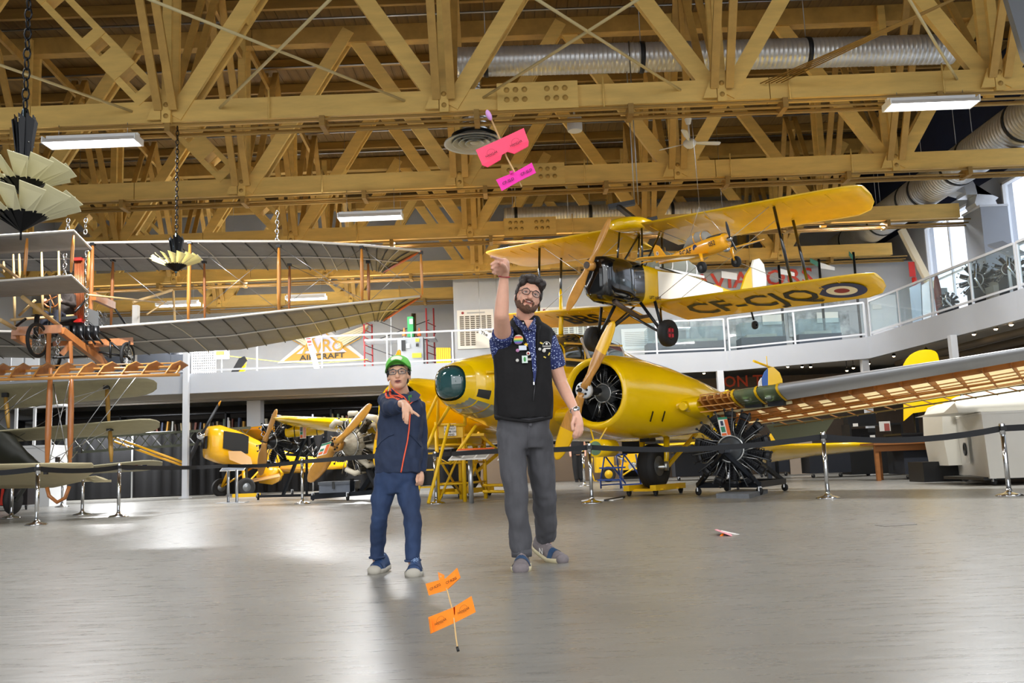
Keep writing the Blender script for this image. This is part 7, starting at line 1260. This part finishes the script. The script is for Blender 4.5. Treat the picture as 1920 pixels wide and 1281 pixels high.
# badges on the vest
def disc(x, y, r, col, name='badge', d=.024, n=16): return MB().lathe([(r, .0), (r, .005), (.001, .008)], vfront(x, y, d), (0, -1, .05), n).build(name, mat('badge ' + col, col, .35), man)
bd = disc(972, 637, .034, '#d8d4c8', 'rainbow_badge')
for k, col in enumerate(('#d9352e', '#ee8f2d', '#e9d23d', '#5aa657', '#3d63b5', '#7b4a9c')):
    hw = 8.6*math.sqrt(max(.1, 1 - ((k - 2.5)*2.1/8)**2)); MB().bb(vfront(972 - hw, 631.7 + k*2.1, .034), vfront(972 + hw, 633.4 + k*2.1, .036)).build('stripe', mat('rainbow ' + col, col, .4), bd)
st = [vfront(986.5, 646.5, .03) + V((math.sin(k*math.pi/5)*(.016 if k % 2 == 0 else .007), 0, math.cos(k*math.pi/5)*(.016 if k % 2 == 0 else .007))) for k in range(10)]; MB().prism(st, (0, .005, 0)).build('star_badge', mat('badge #e6b71f', '#e6b71f', .3, .3), man)
for x0, y0, x1, y1, col, nm in ((973, 648, 987, 657, '#cfd9e6', 'name_tag'), (979, 667, 989, 681, '#cfe0d8', 'green_creature_pin'), (989, 672, 996, 676, '#a8a49c', 'bar_pin')): MB().bb(vfront(x0, y1, .03), vfront(x1, y0, .026)).build(nm, mat('badge ' + col, col, .4), man)
gp = vfront(984, 674, .034); MB().ell(gp, (.009, .003, .018), 8, 6).build('green_figure', mat('badge green', '#3b9444', .5), man)
for x, y, r, col in ((970.5, 657.5, .012, '#c58bb5'), (990.5, 663, .014, '#e9e6e0'), (970, 676, .011, '#d8d6d0'), (1012, 655, .01, '#d8d6d0'), (1020, 657.5, .013, '#dddbd5'), (990.5, 663, .007, '#c02a33')): disc(x, y, r, col, 'round_pin', .026 if r > .008 else .034)
for x, y, w, h in ((1015, 643.5, .02, .01), (1029.5, 664, .009, .022), (1021.5, 670, .018, .008)): MB().box(vfront(x, y, .026), (w, .006, h), R=Matrix.Rotation(.5, 3, 'Y')).build('bird_pin', mat('badge #d9c04a', '#d9c04a', .4), man)
lp = vfront(1025, 648, .026); MB().tube([lp + V((.026*math.cos(a), 0, .026*math.sin(a))) for a in (0, .5, 1.05, 1.57, 2.1, 2.64, 3.14)], .0022, 5).build('logo_arc', PAPERWHITE, man); write('HANGAR', .014, lp + V((0, -.003, -.006)), (1, 0, 0), (0, 0, 1), PAPERWHITE, man, 'logo_text'); MB().bb(lp + V((-.026, 0, -.024)), lp + V((.026, .004, -.017))).build('logo_bar', PAPERWHITE, man); MB().lathe([(.001, 0), (.009, 0)], lp + V((0, -.002, .012)), (0, -1, 0), 5).build('logo_star', PAPERWHITE, man)
# wrist things
MB().torus(P(945.5, 519, 5.9), wr_r - el_r, .037, .0045, 20, 6).build('bracelet', mat('red bracelet', '#a5303c', .6), man)
w_ = MB().torus(P(1078, 769, 6.235), wr_l - el_l, .031, .007, 22, 6, squeeze if False else 0).build('watch_strap', CHROME, man); MB().lathe([(.019, -.004), (.019, .006), (.001, .007)], P(1080, 768, 6.195), V((.4, -1, .2)), 18).build('watch_face', CHROME, w_)
# trousers
b = MB(); eloft(b, [(P(982, 842, 6.3), .15, .11), (P(982, 815), .182, .125), (P(982, 790), .185, .13), (P(982, 776), .18, .125)])
limb(b, [P(959, 812, 6.3), P(962, 870, 6.24), P(968, 925, 6.17), P(972, 975, 6.18), P(978, 1035, 6.2)], [.11, .098, .083, .076, .07], cap=False); limb(b, [P(1005, 812, 6.32), P(1014, 870, 6.38), P(1021, 925, 6.42), P(1023, 970, 6.52), P(1024, 1008, 6.64)], [.11, .096, .083, .08, .074], cap=False)
soft(b, 'trousers', TROU, man, .009, 3, .014, 9, (1, 1, .8))
for c_, r_, d_ in ((P(978, 1036, 6.2), .071, V((0, 0, 1))), ): MB().cyl(c_ + V((0, 0, .022)), c_ - V((0, 0, .028)), r_, r_*.96, 20).build('turn_up', TROU, man)
MB().tube([P(993, 792, 6.155), P(991, 815, 6.155), P(988, 842, 6.17)], .004, 6).build('fly_seam', TROU, man); MB().box(P(994, 795, 6.15), (.02, .01, .025)).build('belt_loop', TROU, man)
# shoes
def shoe(t, heel, toe, lift, w, sole, upper, toecap, patch_, lace, h=.085, n_mark=False):
    d = V((toe.x - heel.x, toe.y - heel.y, 0)); L = d.length; d.normalize(); q = V((-d.y, d.x, 0)); z = V((0, 0, 1)); rows = []; so = []
    up = lambda f: lift*max(0, 1 - f*1.7)**1.2
    for f, ww, hh in ((-.02, .55, .6), (.03, .72, .86), (.12, .8, 1.05), (.28, .8, 1.08), (.42, .84, .92), (.58, .96, .7), (.74, 1.0, .55), (.88, .84, .42), (.95, .5, .26), (.975, .2, .1)):
        o = heel + d*L*f + z*(up(f) + .026); rows.append([o + q*w*.5*ww*math.cos(a)*(.86 if math.sin(a) > .3 else 1) + z*(h*hh*max(0, math.sin(a))) for a in [math.pi*k/9 for k in range(10)]])
        o2 = heel + d*L*f + z*up(f); s_ = .5*w*(ww*1.06); so.append([o2 + q*s_ + z*.0, o2 + q*s_*1.04 + z*.03, o2 - q*s_*1.04 + z*.03, o2 - q*s_ + z*.0])
    u_ = MB().loft(rows).build('shoe_upper', upper, t); MB().loft(so).build('shoe_sole', sole, u_)
    MB().ell(heel + d*L*.9 + z*.022, (w*.45, L*.115, h*.4), 18, 10, R=Matrix((q, d, z)).transposed()).build('toe_cap', toecap, u_)
    for f, i in ((.58, 5), ): r = [p + (p - (heel + d*L*f + z*(up(f) + .026)))*.05 for p in rows[i]]; r2 = [p + (p - (heel + d*L*.72 + z*(up(.72) + .026)))*.05 for p in rows[6]]; MB().loft([r, r2], c0=False, c1=False, closed=False).build('side_panel', patch_, u_)
    for k in range(5):
        f = .3 + .07*k; o = heel + d*L*f + z*(up(f) + .026 + h*(1.06 - .1*k)); MB().tube([o + q*w*.2 - z*.012, o + z*.004, o - q*w*.2 - z*.012], .0045, 6).build('lace', lace, u_)
    if n_mark: write('N', .06, heel + d*L*.4 - q*w*.47 + z*(.055 + up(.4)) if n_mark < 0 else heel + d*L*.4 + q*w*.47 + z*(.055 + up(.4)), d if n_mark < 0 else -d, z, PAPERWHITE, u_, 'shoe_mark', off=.006)
    return u_
SO = mat('cream sole', '#cfc4a0', .7); UPG = mat('grey suede', '#7d7577', .85, noise=.15, scale=30); UPB = mat('blue suede', '#2b4a6e', .85); LAC = mat('grey lace', '#96898b', .8)
f1 = on(977, 1074); shoe(man, f1 + V((.02, .31, 0)), f1 + V((-.005, .0, 0)), 0, .125, SO, UPG, UPG, UPB, LAC, .1)
f2 = on(1060, 1056); shoe(man, f2 + V((-.19, .27, 0)), f2, .07, .115, SO, UPG, UPG, UPB, LAC, .1, n_mark=-1)
# ---------------------------------------------------------------- the boy
bp = on(737, 1080); boy = thing('person', 'boy in green cap, glasses and navy zip jacket with orange stripes, reaching one hand forward', 'person', (bp.x, 6.2, 0)); Yb = 6.2
HB = head_frame(at(747.5, 704, 6.15), .02, .14, -.05); sb = .93
b = MB(); head(b, HB, sb, .96); limb(b, [P(756, 744, 6.22), HB @ V((0, -.02, -.05))], [.05, .047])
eloft(b, [(P(748, 890, Yb), .12, .08), (P(750, 830, Yb), .12, .085), (P(752, 780, Yb), .13, .085), (P(754, 758, Yb), .13, .08), (P(756, 745, Yb), .06, .05)])
sr, er, wr = P(727, 752, 6.2), P(734, 764, 5.98), P(757, 756, 5.8); limb(b, [P(745, 755, 6.22), sr, er], [.045, .045, .038]); limb(b, [er, wr], [.037, .024])
sl, el, wl = P(781, 760, 6.24), P(789, 825, 6.27), P(788, 886, 6.2); limb(b, [P(768, 758, 6.23), sl, el], [.045, .044, .037]); limb(b, [el, wl], [.036, .022])
for hx, kx, ax_, Yk, Ya in ((730, (712, 968), (707, 1050), 6.2, 6.35), (764, (773, 968), (774, 1055), 6.16, 6.15)): limb(b, [P(hx, 890, Yb), P(*kx, Yk), P(*ax_, Ya)], [.062, .045, .032])
limb(b, [wr, P(762, 763, 5.74), P(765, 770, 5.71)], [.024, .027, .027]); limb(b, [P(759, 763, 5.74), P(759, 771, 5.7)], [.02, .02])
finger(b, [P(768, 768, 5.7), P(774, 772, 5.66), P(780, 776, 5.63), P(785, 780, 5.6)], .0078); finger(b, [P(765, 773, 5.69), P(765, 782, 5.65), P(764, 789, 5.64), P(763.5, 794, 5.65)], .0078); finger(b, [P(761, 773, 5.69), P(761, 781, 5.66), P(760, 787, 5.65), P(760, 792, 5.66)], .0076); finger(b, [P(757, 771, 5.7), P(756, 779, 5.68), P(756, 784, 5.67), P(757, 788, 5.68)], .0068)
finger(b, [P(766, 760, 5.73), P(771, 768, 5.68), P(773, 775, 5.66)], .0085)
limb(b, [wl, P(788, 893, 6.17), P(788, 897, 6.15)], [.022, .027, .026])
for x, Yf in ((783, 6.13), (786.5, 6.13), (790, 6.14), (793, 6.16)): finger(b, [P(x, 898, Yf), P(x - .5, 903, Yf - .02), P(x - 1.5, 907, Yf - .01), P(x - 2.5, 909, Yf + .01)], .0075)
finger(b, [P(783, 892, 6.13), P(781, 899, 6.1), P(782, 904, 6.1)], .008)
soft(b, 'body', SKIN_B, boy, .005, 4)
BH = mat('dark hair', '#1d1714', .6, noise=.2, scale=50); face_parts(boy, None, HB, sb, mat('dark iris', '#241a15', .2), BH, SKIN_B, (0, .001), .005, '#b26b60')
spectacles(boy, HB, sb, mat('teal spectacle frame', '#1f3f4c', .3), .0265, .0185, False, .002)
shell(boy, 'hair', BH, HB, sb, [(0, -.035, .03, .084, .09, .065), (-.078, -.005, .02, .012, .035, .04), (.078, -.005, .02, .012, .035, .04), (-.02, .072, .058, .045, .018, .012), (.03, .07, .058, .03, .018, .014), (0, -.06, -.02, .07, .055, .06)], .006, 3, .003, 60)
CAPG = mat('green cap cloth', '#74cf5a', .75, noise=.05, scale=40); CAPU = mat('deep green brim', '#3f9d2c', .75); T = lambda x, y, z: HB @ V((x*sb, y*sb, z*sb))
dome = []
for z, k in ((.048, 1.0), (.07, 1.01), (.095, .96), (.118, .82), (.134, .58), (.142, .3), (.144, .02)): dome.append([T(.092*k*math.cos(a), -.012 + .108*k*math.sin(a) + .0, z + .012*math.sin(a)*k) for a in [2*math.pi*i/28 for i in range(28)]])
cap = MB().loft(dome, c0=False).build('cap', CAPG, boy)
br = []
for f in (0, .35, .7, 1.0): br.append([T((.092 + .006*f)*math.cos(a), -.012 + (.106 + .062*f)*math.sin(a), .055 + .012*math.sin(a) + .012*f - .02*f*abs(math.cos(a))**1.5 - .028*abs(math.cos(a))**2) for a in [math.radians(8 + 164*i/20) for i in range(21)]])
MB().loft([[p - HB.to_3x3() @ V((0, 0, .003)) for p in r] for r in br] + [[p + HB.to_3x3() @ V((0, 0, .003)) for p in r] for r in br[::-1]], c0=False, c1=False, closed=False).build('cap_brim', CAPU, cap)
MB().ell(T(0, .09, .103), (.044*sb, .014*sb, .026*sb), 18, 10, R=(HB @ Matrix.Rotation(.55, 4, 'X')).to_3x3()).build('cap_patch', mat('cream patch', '#e9eed8', .8), cap)
MB().ell(T(0, -.012, .146), .008, 8, 6).build('cap_button', CAPG, cap)
# jacket
JK = mat('navy jersey jacket', '#222f4a', .8, noise=.15, scale=25, bump=.1); ORS = mat('neon orange trim', '#f2603c', .6); JEAN = mat('blue denim', '#2a4066', .8, noise=.35, scale=7, stretch=(1, 1, .5), col2='#1a2a48', bump=.12)
b = MB(); jr = [(P(747, 888, Yb), .158, .12), (P(747, 865, Yb), .168, .128), (P(749, 830, Yb), .155, .12), (P(751, 790, Yb), .148, .115), (P(753, 765, Yb), .15, .11), (P(755, 750, Yb), .12, .09), (P(757, 741, Yb), .07, .065)]
eloft(b, jr, 32, 2.4); limb(b, [P(742, 755, 6.22), sr, er, P(751, 762, 5.86)], [.06, .066, .06, .042], cap=True); limb(b, [P(768, 758, 6.23), sl, el, P(788, 884, 6.21)], [.055, .058, .05, .04], cap=False); limb(b, [P(722, 752, 6.2), P(726, 770, 6.1)], [.045, .05])
jk_o = soft(b, 'jacket', JK, boy, .0075, 3, .014, 12, (1, 1, .7))
jsf = surf(jk_o); jf = lambda x, y, d=.015: jsf(x, y, .004)
MB().tube([jf(*q) for q in dense([(766, 752), (768, 765), (769, 776), (767, 805), (764, 828), (757, 860), (752, 886)], 6)], .005, 6).build('zip', ORS, boy)
for pts in (((735, 728, 6.15), (745, 737, 6.1), (758, 745, 6.08), (766, 756, 6.07)), ((788, 740, 6.2), (784, 749, 6.14), (774, 753, 6.1), (768, 758, 6.07))): MB().tube([P(*q) for q in pts], .004, 6).build('collar_piping', ORS, boy)
MB().loft([[P(734, 727, 6.26), P(745, 736, 6.16), P(758, 744, 6.11), P(765, 754, 6.09)], [P(728, 738, 6.2), P(742, 746, 6.12), P(756, 752, 6.09), P(765, 760, 6.08)]], c0=False, c1=False, closed=False).build('collar', JK, boy)
MB().prism([P(766, 735, 6.16), P(778, 732, 6.22), P(788, 740, 6.18), P(784, 750, 6.12), P(770, 755, 6.08)], (0, .02, 0)).build('collar', JK, boy)
MB().prism([P(762, 744, 6.13), P(772, 740, 6.13), P(771, 752, 6.11), P(767, 757, 6.1)], (0, .01, 0)).build('undershirt', mat('green undershirt', '#3c7a35', .8), boy)
for a, b_ in (([(722.5, 730.8), (722.0, 736.1), (721.5, 740.7), (723.4, 746.6), (728.1, 748.1), (735.1, 746.3), (741.0, 747.8), (746.8, 750.9)], [(726.0, 730.8), (725.8, 736.1), (725.1, 739.9), (726.5, 743.7), (729.3, 744.4), (735.1, 743.0), (742.2, 744.6), (750.6, 748.1)]), ([(730.0, 730.8), (729.0, 735.5), (729.3, 739.6), (731.4, 743.1), (737.5, 743.4), (744.5, 743.1), (750.4, 745.4), (756.2, 748.1)], [(734.0, 730.8), (733.3, 735.5), (733.0, 738.4), (734.7, 740.2), (738.6, 740.4), (745.1, 739.9), (751.5, 742.5), (758.5, 747.0)])): ribbon(jsf, a, b_, .005).build('sleeve_stripe', ORS, boy)
MB().torus(P(753, 762, 5.85), wr - er, .038, .007, 20, 6).build('cuff', JK, boy); MB().torus(P(788, 885, 6.21), wl - el, .034, .007, 20, 6).build('cuff', JK, boy)
for pts in (((705, 842), (715, 828), (728, 818), (738, 815)), ((790, 838), (780, 826), (772, 818), (768, 815))): MB().tube([jf(x, y) for x, y in dense(pts, 5)], .004, 6).build('pocket_seam', JK, boy)
b = MB(); eloft(b, [(P(740, 925, Yb), .12, .085), (P(741, 905, Yb), .145, .1), (P(744, 880, Yb), .15, .105)])
limb(b, [P(723, 905, Yb), P(716, 940, 6.2), P(712, 968, 6.2), P(709, 1000, 6.27), P(707, 1044, 6.33)], [.083, .073, .062, .056, .05], cap=False); limb(b, [P(761, 905, Yb), P(768, 940, 6.17), P(773, 968, 6.15), P(775, 1000, 6.14), P(774, 1050, 6.14)], [.083, .072, .06, .056, .05], cap=False)
soft(b, 'jeans', JEAN, boy, .0075, 3, .011, 12, (1, 1, .9))
for c_ in (P(707, 1045, 6.33), P(774, 1051, 6.14)): MB().torus(c_, (0, 0, 1), .05, .008, 22, 6).build('jeans_hem', JEAN, boy)
SB = mat('pale grey rubber sole', '#b1aca0', .7); UB = mat('navy shoe mesh', '#1f3f6b', .7, noise=.3, scale=30); LB = mat('light blue cord', '#8fa9cf', .6)
f1 = on(702, 1077); shoe(boy, f1 + V((.045, .22, 0)), f1 + V((-.01, .0, 0)), .012, .112, SB, UB, SB, UB, LB, .085); f2 = on(774, 1083); shoe(boy, f2 + V((.0, .23, 0)), f2, 0, .112, SB, UB, SB, UB, LB, .085)
# ---------------------------------------------------------------- visitor far behind, mostly hidden by the aircraft
vp = on(1086, 904); vis = thing('person', 'distant visitor in dark trousers, seen only from the knees down behind the barrier', 'person', vp); b = MB(); v = lambda x, y, z: vp + V((x, y, z))
limb(b, [v(-.09, .1, .9), v(-.1, .05, .5), v(-.08, 0, .08)], [.1, .07, .05]); limb(b, [v(.09, .1, .9), v(.08, .12, .5), v(.06, .1, .08)], [.1, .07, .05]); eloft(b, [(v(0, .1, .88), .18, .12), (v(0, .1, 1.1), .17, .11), (v(0, .1, 1.4), .21, .12), (v(0, .1, 1.5), .1, .08)]); limb(b, [v(0, .1, 1.48), v(0, .1, 1.58)], [.06, .055]); b.ell(v(0, .08, 1.68), (.08, .095, .115)); limb(b, [v(.2, .1, 1.42), v(.25, .1, 1.1), v(.24, 0, .85)], [.055, .045, .035]); limb(b, [v(-.2, .1, 1.42), v(-.25, .1, 1.1), v(-.24, 0, .85)], [.055, .045, .035]); soft(b, 'body', SKIN_M, vis, .014, 3)
b = MB(); limb(b, [v(-.09, .1, .92), v(-.1, .05, .5), v(-.08, .02, .1)], [.115, .095, .075]); limb(b, [v(.09, .1, .92), v(.08, .12, .5), v(.07, .1, .1)], [.115, .095, .075]); soft(b, 'trousers', mat('black trousers', '#121316', .8), vis, .014, 3)
b = MB(); eloft(b, [(v(0, .1, .9), .2, .14), (v(0, .1, 1.4), .23, .14), (v(0, .1, 1.52), .1, .08)]); soft(b, 'jacket', mat('black jacket', '#1a1b1f', .8), vis, .014, 3); MB().ell(v(0, .1, 1.73), (.085, .1, .09)).build('hair', BH, vis)
for x, y in ((-.08, 0), (.07, .08)): MB().loft([[v(x + dx*.05, y - f*.26 + .08, z) for dx, z in ((-1, .0), (-1, h), (1, h), (1, .0))] for f, h in ((0, .09), (.5, .07), (1, .03))]).build('shoe', BLACK, vis)
# pilot figure sitting in the old biplane
pp = at(118, 575, 18.4); pil = thing('person', 'seated pilot figure in dark flying clothes holding a wooden wheel in the old biplane', 'person', pp - V((0, 0, .35))); v = lambda x, y, z: pp + V((x, y, z)); b = MB()
eloft(b, [(v(0, 0, -.35), .17, .13), (v(0, 0, 0), .17, .12), (v(0, 0, .22), .2, .12), (v(0, 0, .32), .08, .07)]); limb(b, [v(0, 0, .3), v(0, -.02, .42)], [.055, .05]); b.ell(v(0, -.02, .52), (.08, .1, .12))
for q in (-1, 1): limb(b, [v(q*.19, 0, .2), v(q*.27, -.12, .0), v(q*.15, -.38, .04)], [.055, .045, .032]); limb(b, [v(q*.1, 0, -.3), v(q*.13, -.45, -.22), v(q*.12, -.55, -.62)], [.085, .065, .045]); b.ell(v(q*.15, -.42, .05), (.035, .04, .05))
soft(b, 'body', SKIN_M, pil, .012, 3); b = MB(); eloft(b, [(v(0, 0, -.38), .19, .15), (v(0, 0, 0), .2, .15), (v(0, 0, .24), .23, .14), (v(0, 0, .34), .1, .09)])
for q in (-1, 1): limb(b, [v(q*.19, 0, .2), v(q*.27, -.12, .0), v(q*.17, -.34, .03)], [.075, .065, .05])
soft(b, 'flying_coat', mat('dark brown coat', '#2b221d', .8), pil, .012, 3, .01, 12); b = MB()
for q in (-1, 1): limb(b, [v(q*.1, 0, -.3), v(q*.13, -.45, -.22), v(q*.12, -.55, -.66)], [.1, .08, .065]); MB().ell(v(q*.12, -.6, -.7), (.05, .12, .05)).build('boot', BLACK, pil)
soft(b, 'trousers', mat('navy trousers', '#1a1c28', .8), pil, .012, 3); MB().ell(v(0, .0, .55), (.095, .11, .12)).build('flying_helmet', mat('leather helmet', '#33241a', .5), pil)
t = thing('steering_wheel', 'wooden control wheel in front of the seated pilot', 'steering wheel', v(-.02, -.44, .08)); MB().torus(v(-.02, -.44, .08), (0, 1, .2), .17, .018, 28, 8).build('rim', WOODSTRUT, t)
for k in range(4): a = k*math.pi/2 + .4; MB().cyl(v(-.02, -.44, .08), v(-.02 + .16*math.cos(a), -.44, .08 + .16*math.sin(a)), .012, n=6).build('spoke', WOODSTRUT, t)
MB().cyl(v(-.02, -.44, .08), v(-.02, -.5, -.5), .015, n=6).build('column', BLACK, t)
# ================================================================ foam gliders
PINK = mat('coral pink foam', '#ff4a6e', .7, noise=.04, scale=60); MAG = mat('magenta foam', '#ee2aa8', .7, noise=.04, scale=60); ORF = mat('orange foam', '#ff8a12', .7, noise=.04, scale=60); DOWEL = mat('glider stick', '#d3b078', .6); INK = mat('black ink', '#2a1622', .8); INKO = mat('brown ink', '#4a2408', .8)
def plate(t, quad, th, m_, name): a = [V(p) for p in quad]; n = (a[1] - a[0]).cross(a[2] - a[0]).normalized()*th; return MB().prism(a, n).build(name, m_, t)
def stamp(t, o, x, y, sz, ink, word='HANGAR', flip=1):
    x, y = V(x).normalized(), V(y).normalized(); n = x.cross(y); n = n if n.y < 0 else -n; o = V(o) + n*.004
    s_ = write(word, sz*.38, o - y*sz*.12, x, y, ink, t, 'stamp_lettering', off=0, squeeze=.95)
    MB().tube([o + x*sz*.5*math.cos(a) + y*sz*.5*math.sin(a)*flip for a in [math.pi*k/10 for k in range(11)]], sz*.012, 4).build('stamp_arc', ink, t); MB().bar(o - x*sz*.42 - y*sz*.3, o + x*sz*.42 - y*sz*.3, sz*.02, sz*.02).build('stamp_line', ink, t)
Yg = 3.6; g = lambda x, y, Y=Yg: at(x, y, Y)
t = thing('foam_glider', 'pink foam glider with magenta tail flying high above the man', 'toy glider', g(945, 290))
wl = plate(t, [g(892, 281), g(937, 261), g(947, 287), g(905, 311)], .004, PINK, 'wing'); wr_ = plate(t, [g(937, 261), g(982, 240), g(991, 265), g(947, 287)], .004, PINK, 'wing')
plate(t, [g(903.5, 309, 3.597), g(941, 289.5, 3.597), g(938, 299, 3.57), g(914, 313, 3.57)], .003, PINK, 'wing_flap'); plate(t, [g(951, 284, 3.597), g(991, 264, 3.597), g(990, 274, 3.57), g(964, 288, 3.57)], .003, PINK, 'wing_flap')
plate(t, [g(930, 337), g(967, 322), g(973, 340), g(941, 358)], .004, MAG, 'tail_wing'); plate(t, [g(967, 322), g(997, 305), g(1005, 324), g(973, 340)], .004, MAG, 'tail_wing'); plate(t, [g(955, 321, 3.62), g(963, 320, 3.6), g(960, 324, 3.58), g(956, 326, 3.6)], .003, MAG, 'fin')
MB().tube([g(917, 214, 3.52), g(922, 226, 3.55), g(938, 262, 3.61), g(950, 295, 3.62), g(964, 321, 3.62), g(978, 350, 3.62)], .0035, 6).build('stick', DOWEL, t); MB().ell(g(916.5, 216, 3.52), (.011, .011, .024), 10, 8, R=Matrix.Rotation(-.35, 3, 'Y')).build('nose_weight', mat('lilac clay', '#c78fc9', .6), t)
dx = g(982, 240) - g(892, 281); dy = g(937, 261) - g(947, 287)
stamp(t, g(921, 288, 3.592), dx, dy, .036, INK); stamp(t, g(967, 268, 3.592), dx, dy, .036, INK)
dx2 = g(997, 305) - g(930, 337)
for x, y in ((953, 340), (987, 323)): write('CF-SLD', .0165, g(x, y, 3.594), dx2, g(967, 322) - g(973, 340), INK, t, 'handwriting', off=.001)
Yo = 3.3; o_ = lambda x, y, Y=Yo: at(x, y, Y)
t = thing('foam_glider', 'orange foam glider diving close to the floor in front of the boy', 'toy glider', o_(850, 1150))
plate(t, [o_(803, 1158), o_(853, 1138), o_(853, 1168), o_(807, 1189)], .004, ORF, 'wing'); plate(t, [o_(850, 1139), o_(884, 1118), o_(892, 1148), o_(853, 1168)], .004, ORF, 'wing'); plate(t, [o_(804, 1161, 3.29), o_(806, 1159, 3.28), o_(810, 1187, 3.28), o_(807, 1189, 3.29)], .003, ORF, 'wing_flap')
plate(t, [o_(798, 1095, 3.4), o_(834, 1085, 3.4), o_(838, 1107, 3.4), o_(804, 1117, 3.4)], .004, ORF, 'tail_wing'); plate(t, [o_(834, 1086, 3.4), o_(857, 1065, 3.4), o_(863, 1083, 3.38), o_(838, 1106, 3.4)], .004, ORF, 'tail_wing'); plate(t, [o_(821, 1073, 3.46), o_(832, 1078, 3.42), o_(832, 1087, 3.41), o_(823, 1087, 3.41)], .003, ORF, 'fin')
MB().tube([o_(826, 1080, 3.42), o_(838, 1106, 3.4), o_(850, 1150, 3.31), o_(855, 1196, 3.27), o_(859, 1221, 3.25)], .0028, 6).build('stick', DOWEL, t); MB().cyl(o_(857, 1213, 3.255), o_(859.5, 1222, 3.25), .005, n=8).build('nose_weight', BLACK, t)
dxo = o_(884, 1118) - o_(803, 1158); dyo = o_(803, 1158) - o_(807, 1189)
stamp(t, o_(826, 1164, 3.292), dxo, dyo, .03, INKO, 'HANGAR'); stamp(t, o_(869, 1143, 3.292), dxo, dyo, .03, INKO, 'HANGAR')
for x, y in ((816, 1101), (846, 1089)): write('CF-KZG', .0125, o_(x, y, 3.388), o_(857, 1065, 3.4) - o_(798, 1095, 3.4), o_(798, 1095, 3.4) - o_(804, 1117, 3.4), INKO, t, 'handwriting', off=.001)
g0 = on(1365, 1004); t = thing('foam_glider', 'pale pink foam glider lying on the floor at the right', 'toy glider', g0); f_ = lambda x, y, Y: at(x, y, Y)
plate(t, [f_(1340, 994, 8.12), f_(1372, 1006, 8.0), f_(1374, 1004, 8.25), f_(1345, 994, 8.35)], .006, mat('pale pink foam', '#f4a3ac', .7), 'wing'); plate(t, [f_(1354, 1000, 8.1), f_(1358, 1001, 8.1), f_(1353, 1008, 8.05), f_(1347, 1008, 8.05)], .006, ORF, 'tail_wing'); MB().cyl(f_(1352, 996, 8.2), f_(1392, 1005, 8.15), .008, n=8).build('stick', PAPERWHITE, t)
